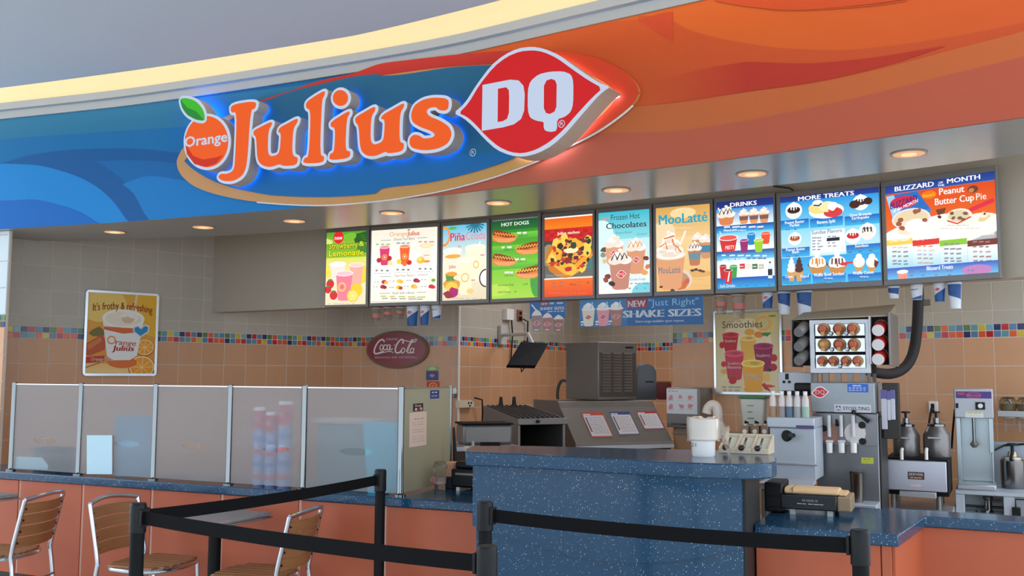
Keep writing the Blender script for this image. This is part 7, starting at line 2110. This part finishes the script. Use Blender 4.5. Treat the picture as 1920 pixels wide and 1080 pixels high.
# soft serve machine
p = at_y(1585, 950, 5.55)
t = Thing('soft_serve_machine', 'tall steel soft serve machine with three white nozzles and a red emblem', 'soft serve machine', (p.x, p.y, 0), AE)
SSM = t
xl, xr = t.lp(1529, 800)[0], t.lp(1646, 800)[0]
zt, zh, zp, zd = zl(t, 1585, 717), zl(t, 1585, 774), zl(t, 1585, 834), zl(t, 1585, 937)
DEP = .36
SSF = mat('soft_serve_steel', (124, 124, 126), .36, .8, .06, 8, .02, (1, 1, 30))
MB().box(xl, xr, .02, DEP, 0, zh).build('body', SSF, t.o, .006)
xh = t.lp(1521, 745)[0]; xhr = t.lp(1641, 745)[0]
MB().box(xh, xhr, -.02, DEP * .9, zh, zt).build('hood', mat('hood_steel', (150, 156, 160), .45, .7, .05), t.o, .006)
MB().box(xr, xr + .012, .03, DEP, .0, zh - .02).build('side_panel', DARKM, t.o, .004)
yprism(rounded(t.lp(1524, 800, -.0)[0], t.lp(1644, 800)[0], zp, zh - .004, .012), -.012, .02).build('door_plate', SSF, t.o, .004)
a = Art(); dq_lips(a, .5, .5, .98, .96); t.art('emblem_print', a, 1520.5, 724, 1555, 747, -.0206)
a = Art((38, 96, 190)); a.bars(.25, .75, .2, .12, (226, 232, 244), 2); [a.bars(.06, .94, .42 + .18 * k, .07, (170, 196, 232), 5) for k in range(3)]; t.art('blue_notice', a, 1589, 720, 1628, 735.5, -.0206)
a = Art((206, 208, 214)); a.r(.02, .1, .98, .9, (196, 198, 206)); a.t('STOELTING', .60, .72, .44, (24, 26, 40), .72, bold=.03); a.r(.05, .2, .17, .8, (40, 44, 60)); a.line([(.07, .7), (.11, .3), (.15, .7)], .06, (206, 208, 214), .25); t.art('name_plate', a, 1564.5, 758.5, 1633, 773, -.0207)
for px, c in ((1557, mat('chocolate_chamber', (150, 108, 92), .35)), (1604, mat('vanilla_chamber', (214, 206, 204), .35))):
    x, z = t.lp(px, 812); r_ = .058
    MB().lathe([(r_, -.026), (r_, -.010)], (x, 0, z), 28, (0, 1, 0)).build('freezing_chamber', c, t.o)
for px in (1557, 1579.5, 1602):
    x, z0_ = t.lp(px, 818); _, z1_ = t.lp(px, 778)
    MB().lathe([(.011, z0_), (.011, z1_)], (x, -.04, 0), 12).build('draw_rod', mat('rod_white', (206, 206, 208), .3), t.o)
    _, zz0 = t.lp(px, 848); _, zz1 = t.lp(px, 829)
    MB().lathe([(.016, zz0), (.017, zz0 + .03), (.0175, zz1)], (x, -.04, 0), 16).build('nozzle', WHITE, t.o)
    MB().box(x - .02, x + .02, -.05, .0, zz1, zz1 + .014).build('nozzle_block', mat('rod_white', (206, 206, 208), .3), t.o, .003)
x0_, z0_ = t.lp(1603, 774); x1_, z1_ = t.lp(1632, 790)
MB().tube([(x0_, -.05, z0_), ((x0_ + x1_) / 2, -.07, (z0_ + z1_) / 2 + .006), (x1_, -.075, z1_)], .007, 10, radii=[.006, .007, .012]).build('draw_handle', BLACK, t.o); MB().lathe([(.012, 0), (.013, .012), (.010, .022)], (x0_, -.05, z0_ - .005), 14).build('handle_hub', BLACK, t.o)
x0_, z0_ = t.lp(1570, 790); MB().tube([(x0_, -.04, z0_ + .012), (x0_ + .008, -.06, z0_ - .02)], .008, 8, radii=[.005, .011]).build('draw_handle', BLACK, t.o)
for px, py in ((1546, 803), (1617, 797), (1538, 826), (1618, 827)):
    x, z = t.lp(px, py); MB().lathe([(.018, -.03), (.02, -.02), (.02, -.008)], (x, 0, z), 16, (0, 1, 0)).build('hand_nut', BLACK, t.o)
MB().lathe([(.010, -.034), (.010, -.0305)], (t.lp(1537, 798)[0], 0, t.lp(1537, 798)[1]), 12, (0, 1, 0)).build('white_knob', WHITE, t.o)
a = Art((196, 200, 60)); a.bars(.2, .8, .3, .14, (80, 84, 40), 2); a.bars(.1, .9, .65, .08, (120, 124, 50), 4); t.art('yellow_label', a, 1615, 858, 1638, 869.5, .0195)
_, zdr = t.lp(1600, 938)
MB().box(xl, xr + .0, -.17, .02, zdr - .05, zdr).build('drip_shelf', STEELF, t.o, .005)
MB().box(xl + .02, xr - .03, -.1715, -.169, zdr - .04, zdr - .015).build('violet_strip', mat('violet_strip', (92, 66, 120), .5), t.o)
tc = Thing('malt_cup', 'tall steel mixing cup on the drip shelf of the soft serve machine', 'cup', t.M @ Vector((t.lp(1607, 930, -.07)[0], -.07, zdr)), AE)
hh = tc.lp(1607, 886)[1]
MB().lathe([(.030, 0), (.036, hh * .95), (.041, hh), (.039, hh)], n=24).build('cup', mat('cup_steel', (120, 116, 110), .3, 1.0), tc.o)
MB().lathe([(.030, hh - .004), (.034, hh + .004), (.030, hh + .008)], n=24).build('rim', CHROME, tc.o)
# cone and cup rack standing on the machine
rk = Thing('cone_rack', 'black and steel rack holding cones behind windows and cups on both sides', 'rack', (SSM.M @ Vector((0, .10, zt))), AE)
xa, xb, za, zb = rk.rect(1519, 599, 1632, 700, 0)
zt0 = 0
RD = .38
MB().box(xa + .012, xb - .012, .02, RD, za, zb).build('cabinet', BLACKM, rk.o, .003)
fr_ = yprism([(xa, za), (xb, za), (xb, zb), (xa, zb)], -.01, .02, [[(xa + .028, za + .032), (xb - .026, za + .032), (xb - .026, zb - .028), (xa + .028, zb - .028)]]).build('front_frame', STEEL, rk.o, .003, smooth=False)
mb = MB(); 
for sx, w_ in ((xa + .01, .02), (xb - .03, .02)):
    for y in (.05, RD - .06): MB().box(sx, sx + w_, y, y + .02, 0, za).build('leg', STEELD, rk.o)
for x in [xa + (xb - xa) * k / 5 for k in (1, 2, 3, 4)]: MB().box(x, x + .035, .0, .02, 0, za).build('leg', STEELD, rk.o)
zr_ = [zl(rk, 1575, 606), zl(rk, 1575, 630), zl(rk, 1575, 634), zl(rk, 1575, 660), zl(rk, 1575, 665), zl(rk, 1575, 691)]
CONE = mat('cone_wafer', (206, 156, 96), .55, noise=.2, scale=60)
CLAB = mat('cone_sleeve_red', (196, 86, 66), .5)
for r_ in range(3):
    z1_, z0_ = zr_[2 * r_], zr_[2 * r_ + 1]
    MB().box(xa + .03, xb - .028, .0, .012, z0_, z1_).build('window_panel', mat('window_steel', (190, 196, 206), .18, .9), rk.o, .002)
    xs = ((1545, 1574, 1600), (1545, 1574, 1601), (1541, 1562, 1585, 1607))[r_]
    for i, px in enumerate(xs):
        x = rk.lp(px, 620)[0]; zc = (z0_ + z1_) / 2 + .004
        rr_ = .036 if r_ < 2 else .030
        c_ = Thing('stacked_cones', 'stack of wafer cones in the %s row of the cone rack, %s' % (('upper', 'middle', 'lower')[r_], (('left', 'centre', 'right') if r_ < 2 else ('far left', 'left of centre', 'right of centre', 'far right'))[i]), 'cones', rk.M @ Vector((x, -.0105, zc)), AE, 'wafer cones in the cone rack')
        MB().lathe([(rr_, .0), (rr_ * .98, -.012), (rr_ * .8, -.03), (rr_ * .45, -.05), (rr_ * .4, -.065)], (0, 0, 0), 22, (0, 1, .0)).build('cone', CONE, c_.o)
        if not (r_ == 1 and i == 0):
            MB().lathe([(rr_ * .5, -.068), (rr_ * .42, -.075)], (0, 0, -.0), 16, (0, 1, 0)).build('sleeve_tip', CLAB, c_.o)
            MB().lathe([(rr_ * .84, -.028), (rr_ * .6, -.046)], (0, 0, -.002), 20, (0, 1, 0)).build('sleeve', mat('cone_sleeve_dark', (150, 90, 66), .5), c_.o)
        MB().box(-rr_ * .3, rr_ * .3, -.05, -.03, -rr_ * 1.1, -rr_ * .4).build('cone_tail', CONE, c_.o, .003)
    for px in ((1558, 1587), (1559, 1588), (1573.5,))[r_]:
        x = rk.lp(px, 620)[0]; MB().lathe([(.010, -.022), (.013, -.014), (.008, -.004)], (x, 0, z0_ + .016), 14, (0, 1, 0)).build('knob', CHROME, rk.o)
# side cup tubes
xla, xlb, zla, zlb = rk.rect(1486, 600, 1519, 691, 0)
MB().box(xla, xlb, .05, RD - .05, zla + .02, zlb - .01).build('left_cup_housing', BLACKM, rk.o, .004)
MB().box(xla - .004, xla + .002, -.02, RD - .05, zla + .01, zlb).build('left_edge', STEELD, rk.o, .002)
xra, xrb, zra, zrb = rk.rect(1634, 592, 1668, 683, 0)
MB().box(xra, xrb, .05, RD - .02, zra, zrb).build('right_cup_housing', BLACKM, rk.o, .004)
MB().box(xrb - .004, xrb + .010, -.03, RD + .05, zra - .01, zrb + .02).build('right_side_plate', STEELD, rk.o, .003)
MB().box(xra - .012, xra, -.02, .05, zra, zrb).build('hinge_strip', STEEL, rk.o, .002)
# top plate, beige, sloping up at the right
mb = MB(); mb.hexa([(xla, .0, zb + .002), (xrb, .0, zb + .012), (xrb, RD + .05, zb + .012), (xla, RD, zb + .002)], [(xla, .0, zb + .008), (xrb, .0, zb + .022), (xrb, RD + .05, zb + .11), (xla, RD, zb + .07)]); mb.build('top_cover', mat('rack_top_beige', (176, 158, 130), .4, .2), rk.o, .003)
CUPM = mat('cup_grey', (176, 172, 168), .3, .5); CUPR = mat('cup_red_print', (196, 44, 40), .45)
for k, (py, lb) in enumerate(((619, 'upper'), (646, 'middle'), (672, 'lower'))):
    x, z = rk.lp(1500, py, .02)
    c_ = Thing('cup_column', lb + ' column of grey cups sticking out of the left side of the cone rack', 'cups', rk.M @ Vector((x, .02, z)), AE, 'cups in the sides of the cone rack')
    ax = (-.22, -1, -.42)
    MB().lathe([(.036, -.02), (.034, .03), (.031, .09), (.028, .10)], (.02, .03, .02), 22, ax).build('cup', CUPM, c_.o); MB().lathe([(.038, -.022), (.038, .0)], (.02, .03, .02), 22, ax).build('dispenser_ring', mat('ring_brown', (96, 66, 58), .4), c_.o)
    a_ = Vector(ax).normalized()
    MB().lathe([(.026, .101), (.026, .1035)], (.02, .03, .02), 20, ax).build('cup_base', mat('cup_base_grey', (126, 124, 124), .4), c_.o)
for k, (py, lb) in enumerate(((612, 'upper'), (639, 'middle'), (666, 'lower'))):
    x, z = rk.lp(1651, py, .02)
    c_ = Thing('cup_column', lb + ' column of red cups with white bases in the right side of the cone rack', 'cups', rk.M @ Vector((x, .02, z)), AE, 'cups in the sides of the cone rack')
    ax = (-.10, -1, -.30)
    MB().lathe([(.039, -.02), (.038, .03), (.036, .085)], (.0, .03, .0), 22, ax).build('cup', CUPR, c_.o); MB().lathe([(.034, .085), (.033, .093)], (.0, .03, .0), 22, ax).build('cup_base', WHITE, c_.o)
    MB().lathe([(.0405, -.022), (.0405, .0)], (0, .03, 0), 22, ax).build('dispenser_ring', mat('ring_clear', (170, 160, 158), .3), c_.o)
# black hose: from the bulkhead down and round to the rack
hp = []
for px, py, Y in ((1722, 556, 6.35), (1721, 585, 6.35), (1719, 620, 6.35), (1714, 655, 6.35), (1704, 680, 6.33), (1688, 695, 6.3), (1668, 701, 6.25), (1645, 699, 6.2), (1625, 694, 6.2)): hp.append(at_y(px, py, Y))
t = Thing('black_hose', 'thick black insulated hose curving from above down behind the cone rack', 'hose', hp[0], 0)
pts = catmull([t.I @ p for p in hp], 5)
MB().tube(pts, .034, 16).build('hose', mat('hose_foam', (38, 34, 34), .7, noise=.2), t.o)
q_, _ = BUL.hit(1722, 510, -.2)
MB().tube([pts[0] + Vector((0, 0, BZ - hp[0].z + .25)), pts[0]], .034, 16).build('upper_hose', mat('hose_foam', (38, 34, 34), .7, noise=.2), t.o)
MB().box(-.01, .07, -.02, .02, -.06, -.02).build('bracket', mat('bracket_brown', (84, 70, 58), .6), t.o, .003)
# spoon and straw holder at the machine's side
t = Thing('straw_holder', 'holder with violet and white spoon packs on the right side of the soft serve machine', 'holder', SSM.M @ Vector((xr + .02, .06, 0)), AE)
x0_, x1_, z0_, z1_ = t.rect(1645, 728, 1683, 790, 0)
x0_ = max(x0_, .0); MB().box(x0_, x1_ + .005, .02, .10, z0_ - .1, z1_ + .03).build('holder', DARKM, t.o, .004)
for i, (pa, pb_, yt, yb) in enumerate(((1648, 1659, 731, 805), (1659, 1666, 733, 788), (1666, 1674, 731, 787))):
    a0_, b0_, c0_, d0_ = t.rect(pa + 4, yt, pb_ + 4, yb, 0)
    o = MB().box(a0_, b0_, .0, .018, c0_, d0_).build('spoon_pack', mat('pack_white', (196, 196, 206), .4), t.o, .003)
    MB().box(a0_, b0_, -.001, .003, d0_ - .05, d0_).build('violet_top', mat('pack_violet', (96, 92, 150), .5), o)
# low stand with syrup warmer
p = at_z(1722, 957, .70)
st = Thing('low_stand', 'low steel stand carrying the syrup warmer', 'stand', (p.x, p.y, 0), AE)
xa, xb = st.lp(1664, 958)[0], st.lp(1786, 958)[0]
MB().box(xa, xb, 0, .55, .665, .70).build('top', STEEL, st.o, .004)
for x in (xa + .01, xb - .04):
    for y in (.01, .5): MB().box(x, x + .03, y, y + .03, 0, .665).build('leg', STEELD, st.o)
t = Thing('syrup_warmer', 'black syrup warmer with a steel front plate and two pump jars', 'warmer', st.M @ Vector((0, .04, .70)), AE)
xa, xb, za, zb = t.rect(1662, 864, 1775, 920, 0)
z0w = za - .03
for x in (xa + .03, xb - .05):
    for y in (.05, .35): MB().lathe([(.014, 0), (.014, z0w)], (x, y, 0), 12).build('foot', STEELD, t.o)
MB().box(xa - .005, xb + .01, .02, .42, z0w, zb + .015).build('housing', BLACKM, t.o, .006)
MB().box(xa, xb, -.012, .02, za, zb).build('front_plate', mat('warmer_front', (196, 198, 208), .35, .7), t.o, .004)
a = Art((44, 34, 32)); a.r(.04, .08, .96, .55, (60, 50, 50)); a.t('SERVER', .5, .5, .36, (232, 226, 224), .86, bold=.05); a.r(.06, .62, .94, .9, (120, 66, 50)); a.bars(.15, .85, .77, .12, (190, 150, 130), 3); t.art('brand_plate', a, 1702, 885, 1733, 899, -.0123)
MB().box(t.lp(1708, 911)[0], t.lp(1727, 911)[0], -.014, -.011, t.lp(1717, 912)[1], t.lp(1717, 908)[1]).build('small_label', mat('pink_label', (222, 190, 184), .5), t.o)
MB().box(t.lp(1687, 925)[0], t.lp(1756, 925)[0], -.03, .01, t.lp(1720, 932)[1], t.lp(1720, 921)[1]).build('drawer_pull', STEEL, t.o, .004)
zw = zb + .015
for px, pyt, tx, lb in ((1700, 799, 1682, 'l'), (1757, 802, 1740, 'r')):
    x = t.lp(px, 840, .2)[0]; r_ = (t.lp(1726, 830, .2)[0] - t.lp(1675, 830, .2)[0]) / 2
    zs_ = zl(t, px, 815, .2); zt_ = zl(t, px, 799, .2); zk = zl(t, px, 775, .2)
    j = MB().lathe([(r_ * .95, zw), (r_, zw + .02), (r_, zs_), (r_ * .85, zs_ + .02), (r_ * .62, zt_)], (x, .2, 0), 28).build('pump_jar', mat('jar_steel', (122, 118, 116), .3, .6), t.o)
    MB().lathe([(r_ * .66, zt_), (r_ * .66, zt_ + .012), (.02, zt_ + .02), (.018, zt_ + .05)], (x, .2, 0), 24).build('lid', CHROME, j)
    MB().lathe([(.007, zt_ + .04), (.007, zk), (.026, zk + .002), (.026, zk + .012)], (x, .2, 0), 16).build('plunger', BLACK, j)
    MB().box(x - .045, x + .03, .2 - r_ - .006, .2 - r_ + .02, zs_ - .02, zs_ - .012).build('band_label', mat('band_label', (190, 186, 186), .4), j)
for px in (1691, 1737): 
    x, z = t.lp(px, 852, -.0); MB().tube([(x, .03, z + .03), (x, -.012, z + .02), (x, -.014, z - .03)], .010, 8).build('white_spout', WHITE, t.o)
# steel table and mixer
p = at_z(1840, 921, .80)
tb = Thing('steel_table', 'stainless table with an open sink bay under the ice cream mixer', 'table', (p.x, p.y, 0), AE)
xa = tb.lp(1791, 925)[0]; xb = xa + 1.05
TBZ = .80
MB().box(xa, xb, 0, .60, TBZ - .025, TBZ).build('top', STEELF, tb.o, .004)
MB().box(xa, xa + .05, .005, .58, 0, TBZ - .025).build('left_post', STEELF, tb.o, .003)
xm0 = tb.lp(1881, 930)[0]; xm1 = tb.lp(1902, 930)[0]
MB().box(xm0, xm1, .005, .58, 0, TBZ - .025).build('middle_post', STEELF, tb.o, .003)
MB().box(xm1, xb, .01, .58, .1, TBZ - .025).build('right_cabinet', mat('cabinet_grey', (150, 154, 160), .5, .5), tb.o, .003)
MB().box(xa + .05, xm0, .20, .22, .1, TBZ - .025).build('bay_back', mat('bay_back', (176, 186, 190), .45, .2), tb.o)
MB().box(xa + .05, xm0, .02, .20, .1, zl(tb, 1840, 964)).build('bay_floor', STEELF, tb.o, .003)
xh_, zh_ = tb.lp(1905, 960)
MB().box(xh_ - .02, xh_ + .025, -.015, .01, zl(tb, 1904, 968), zl(tb, 1904, 951)).build('black_latch', BLACK, tb.o, .004); MB().tube([(xh_, -.004, zl(tb, 1904, 951)), (xh_, -.004, zl(tb, 1904, 936)), (xh_ + .1, -.004, zl(tb, 1904, 936))], .004, 6).build('cord', BLACK, tb.o)
rz_ = zl(tb, 1820, 949, .1)
MB().tube([(xa + .05, .12, rz_), (xm0, .12, rz_)], .008, 10).build('rinse_pipe', CHROME, tb.o)
xf, zf_ = tb.lp(1853, 955, .08)
MB().lathe([(.022, zl(tb, 1853, 958, .08)), (.022, zl(tb, 1853, 938, .08)), (.03, zl(tb, 1853, 936, .08)), (.026, zl(tb, 1853, 931, .08))], (xf, .1, 0), 18).build('faucet', CHROME, tb.o)
MB().box(xf, xf + .07, .09, .11, zl(tb, 1860, 940, .08), zl(tb, 1860, 936, .08)).build('faucet_lever', CHROME, tb.o, .002); MB().lathe([(.05, zl(tb, 1845, 961, .08)), (.05, zl(tb, 1845, 957, .08))], (xf - .02, .1, 0), 20).build('drain_plate', CHROME, tb.o)
# mixer
t = Thing('ice_cream_mixer', 'grey ice cream mixer with a violet label and a steel spindle over a splash guard', 'mixer', tb.M @ Vector((tb.lp(1826, 915, .08)[0], .08, TBZ)), AE)
xa, xb, za, zb = t.rect(1789, 729, 1862, 784, 0)
MX = mat('mixer_grey', (176, 178, 184), .4, .3)
MB().box(xa, xb, 0, .2, za, zb).build('motor_head', MX, t.o, .006)
a = Art((74, 52, 130)); a.r(.05, .15, .25, .5, (190, 60, 80)); a.e(.5, .55, .22, .5, (176, 60, 100)); a.e(.5, .55, .17, .36, (96, 60, 140)); a.t('Blizzard', .5, .72, .36, (226, 130, 130), .34, bold=.04); t.art('violet_label', a, 1792, 734, 1859, 747, -.0006)
x0_, x1_, z0_, z1_ = t.rect(1829, 754, 1847, 768, 0); MB().box(x0_, x1_, -.008, 0, z0_, z1_).build('timer', BLACK, t.o, .002); MB().lathe([(.013, -.02), (.015, -.008)], ((x0_ + x1_) / 2, 0, (z0_ + z1_) / 2), 16, (0, 1, 0)).build('timer_knob', WHITE, t.o)
x0_, x1_, z0_, z1_ = t.rect(1792, 756, 1797, 765, 0); MB().box(x0_, x1_, -.006, 0, z0_, z1_).build('switch', BLACK, t.o, .002)
a = Art((220, 214, 170)); a.r(0, .4, 1, 1, (226, 222, 220)); a.bars(.1, .9, .2, .12, (170, 160, 90), 4); a.bars(.1, .9, .7, .1, (190, 184, 180), 5); t.art('yellow_label', a, 1810, 771.5, 1844, 783, -.0006)
xs, z0_ = t.lp(1826.5, 835, -.02)
MB().lathe([(.009, zl(t, 1826, 833)), (.009, za)], (xs, .03, 0), 12).build('spindle', CHROME, t.o); MB().lathe([(.01, zl(t, 1826, 840)), (.026, zl(t, 1826, 834)), (.012, zl(t, 1826, 828))], (xs, .03, 0), 16).build('agitator', STEELD, t.o)
GUARD = mat('guard_steel', (160, 170, 172), .3, .85)
zg = .035
MB().box(xa + .01, xb - .01, .17, .185, zg, za).build('guard_back', GUARD, t.o, .002)
MB().box(xa + .005, xa + .03, .02, .18, zg, za).build('guard_side', GUARD, t.o, .002); MB().box(xb - .03, xb - .005, .02, .18, zl(t, 1856, 850), za).build('guard_side', GUARD, t.o, .002); MB().box(xb - .02, xb - .01, .1, .18, zg, zl(t, 1856, 850)).build('guard_side', GUARD, t.o, .002)
MB().box(xa, xb, -.05, .20, .0, zg).build('base_plate', mat('mixer_base', (180, 184, 188), .35, .6), t.o, .008)
MB().tube([(xb - .015, .19, zl(t, 1862, 850)), (xb + .05, .345, zl(t, 1880, 842)), (xb + .2, .355, zl(t, 1910, 838))], .007, 8).build('cord', BLACK, t.o); MB().tube([(xa - .002, .1, za + .05), (xa - .02, .12, za - .1), (xa - .03, .14, za - .2)], .006, 8).build('cord', BLACK, t.o)
# pump pot
t = Thing('pump_pot', 'large steel pump pot with a black plunger right of the mixer', 'pot', tb.M @ Vector((tb.lp(1901, 912, .20)[0], .27, TBZ)), AE)
r_ = (t.lp(1917, 880)[0] - t.lp(1869, 880)[0]) / 2; zt_ = zl(t, 1893, 860); zk = zl(t, 1893, 833)
MB().lathe([(r_ * .96, 0), (r_, .02), (r_, zt_ - .01), (r_ * .9, zt_), (r_ * .86, zt_)], n=30).build('pot', mat('pot_steel', (124, 122, 120), .22, 1.0), t.o)
MB().lathe([(r_ * .88, zt_), (r_ * .8, zt_ + .012), (.03, zt_ + .016), (.024, zt_ + .045)], n=26).build('lid', mat('lid_brass_grey', (170, 158, 136), .25, .9), t.o)
MB().lathe([(.010, zt_ + .04), (.010, zk - .01), (.032, zk - .008), (.032, zk + .004), (.02, zk + .008)], n=16).build('plunger', BLACK, t.o); MB().tube([(0, -.02, zt_ + .03), (-.0, -r_ * .6, zt_ + .05), (-.01, -r_ * 1.1, zt_)], .010, 8).build('spout', BLACK, t.o)
t = Thing('back_panel', 'pale steel back panel standing behind the pump pot', 'panel', tb.M @ Vector((tb.lp(1894, 900, .45)[0], .45, TBZ)), AE)
x0_, x1_, z0_, z1_ = t.rect(1863, 829, 1985, 910, 0); MB().box(x0_, x1_, 0, .02, 0, z1_).build('panel', mat('panel_steel', (150, 160, 168), .4, .7), t.o, .003)
# wall shelf with jars, right edge
t = wall_thing('wall_shelf', 'pale wall shelf at the right edge holding glass jars', 'shelf', B0, B1, 1900, 780, .22)
x0_, x1_, z0_, z1_ = t.rect(1870, 772, 1990, 783, 0)
MB().box(x0_, x1_, 0, .215, z0_, z1_).build('shelf', mat('pale_shelf', (190, 194, 196), .45), t.o, .004)
sh = t; shz = z1_
JAR = glass('jar_glass', (226, 220, 200), .05, .5, 1.4, .12, (190, 180, 150))
for px, lb in ((1888.5, 'glass jar with a steel clip lid on the wall shelf, fully in view'), (1922, 'glass jar on the wall shelf cut off by the right edge of the picture')):
    x = sh.lp(px, 760, .08)[0]
    t = Thing('glass_jar', lb, 'jar', sh.M @ Vector((x, .10, shz)), AE, 'jars on the wall shelf')
    w_ = (t.lp(1906, 760)[0] - t.lp(1872, 760)[0]) / 2; h_ = t.lp(1888, 744)[1] if px < 1900 else h_
    MB().lathe([(w_ * .82, 0), (w_, .02), (w_, h_ * .72), (w_ * .8, h_ * .86)], n=24).build('jar', JAR, t.o); MB().lathe([(w_ * .8, h_ * .86), (w_ * .84, h_ * .9), (w_ * .6, h_)], n=24).build('lid', CHROME, t.o)
    MB().lathe([(w_ * .8, .01), (w_ * .86, h_ * .5)], n=20).build('contents', mat('jar_contents', (120, 112, 96), .5), t.o); MB().tube([(w_ * .3 * math.cos(a_), -w_ * 1.0, h_ * .55 + w_ * .4 * math.sin(a_)) for a_ in [PI * k / 8 for k in range(9)]], .006, 8).build('clip', CHROME, t.o)
for px, lb in ((1893, 'clear plastic tub hanging under the wall shelf, left of two'), (1920, 'clear plastic tub hanging under the wall shelf, at the picture edge')):
    x = sh.lp(px, 795, .1)[0]
    t = Thing('clear_tub', lb, 'tub', sh.M @ Vector((x, .10, z0_)), AE, 'clear tubs under the wall shelf')
    MB().lathe([(.030, -.10), (.037, -.004), (.039, -.002)], n=22).build('tub', CLEAR, t.o); MB().lathe([(.039, -.012), (.041, -.002)], n=22).build('rim', mat('clear_rim', (214, 200, 184), .4), t.o)
# receipt printer / till on the service counter
t = Thing('card_till', 'black till with a tan curved cover on the low service counter', 'till', at_z(1500, 965, HC), AF)
xa, xb, za, zb = t.rect(1434, 926, 1570, 952, 0); za = .025
xk0 = t.lp(1468, 940)[0]
MB().box(xa, xk0, -.01, .20, .0 + .006, t.lp(1450, 904)[1]).build('left_unit', BLACK, t.o, .008)
for k in range(3): MB().box(xa + .006, xk0 - .006, -.014, -.009, .03 + .05 * k, .034 + .05 * k).build('vent_line', BLACKM, t.o)
MB().box(xk0 - .01, xb, -.012, .20, za, zb).build('body', mat('till_gloss_black', (18, 18, 20), .18), t.o, .006)
mb = MB(); q0 = t.lp(1571, 950)[0]; q1 = t.lp(1596, 940)[0]
side_profile(xb, q1, [(-.008, za), (-.008, zb - .004), (.06, zb + .004), (.18, zb), (.18, za)]).build('end_cap', mat('till_tan_dark', (150, 126, 96), .5), t.o, .02, smooth=False)
xc0, xc1, zc0, zc1 = t.rect(1470, 907, 1572, 924, 0)
zc1 = zb + (zc1 - zb) * .55
side_profile(xc0, xc1, [(.0, zb), (.0, zb + .016), (.03, zc1), (.12, zc1), (.17, zb + .014), (.17, zb)]).build('tan_cover', TAN, t.o, .006, smooth=False)
side_profile(xc1, q1 - .02, [(.0, zb), (.0, zb + .008), (.04, zc1 - .012), (.12, zc1 - .012), (.17, zb)]).build('cover_end', TAN, t.o, .006, smooth=False)
MB().box(t.lp(1486, 915)[0] - .002, t.lp(1486, 915)[0] + .002, -.002, .16, zb, zc1 + .001).build('seam', mat('till_tan_dark', (150, 126, 96), .5), t.o)
a = Art((20, 20, 22)); a.bars(.25, .8, .65, .06, (200, 200, 206), 5); a.bars(.35, .7, .35, .2, (44, 46, 50), 4); a.build('print', Vector((xk0 + .01, -.0125, zb - .01)), Vector((1, 0, 0)), Vector((0, 0, 1)), xb - xk0 - .02, zb - za - .02, PRINT, t.o)
for px in (1486, 1556):
    x = t.lp(px, 960)[0]; MB().box(x - .012, x + .012, .0, .024, 0, za).build('foot', mat('till_foot', (176, 186, 180), .4), t.o)
for x in (xa + .02, xb - .02): MB().box(x - .01, x + .01, .15, .17, 0, za + .01).build('foot', BLACK, t.o)
# cable hanging from the header above the more-treats board
q_, _ = BUL.hit(1470, 350, .02)
pw = [BUL.P(BUL.hit(px, 350, .03)[0], at_y(px, py, BUL.pos(BUL.hit(px, 350, .03)[0], .03).y).z, .03) for px, py in ((1450, 349), (1466, 351), (1480, 353), (1487, 357))]
t = Thing('loose_wire', 'thin dark wire lying over the header above the more treats board', 'wire', pw[0], 0)
MB().tube([p - pw[0] for p in pw], .006, 8).build('wire', mat('wire_brown', (70, 54, 42), .6), t.o)
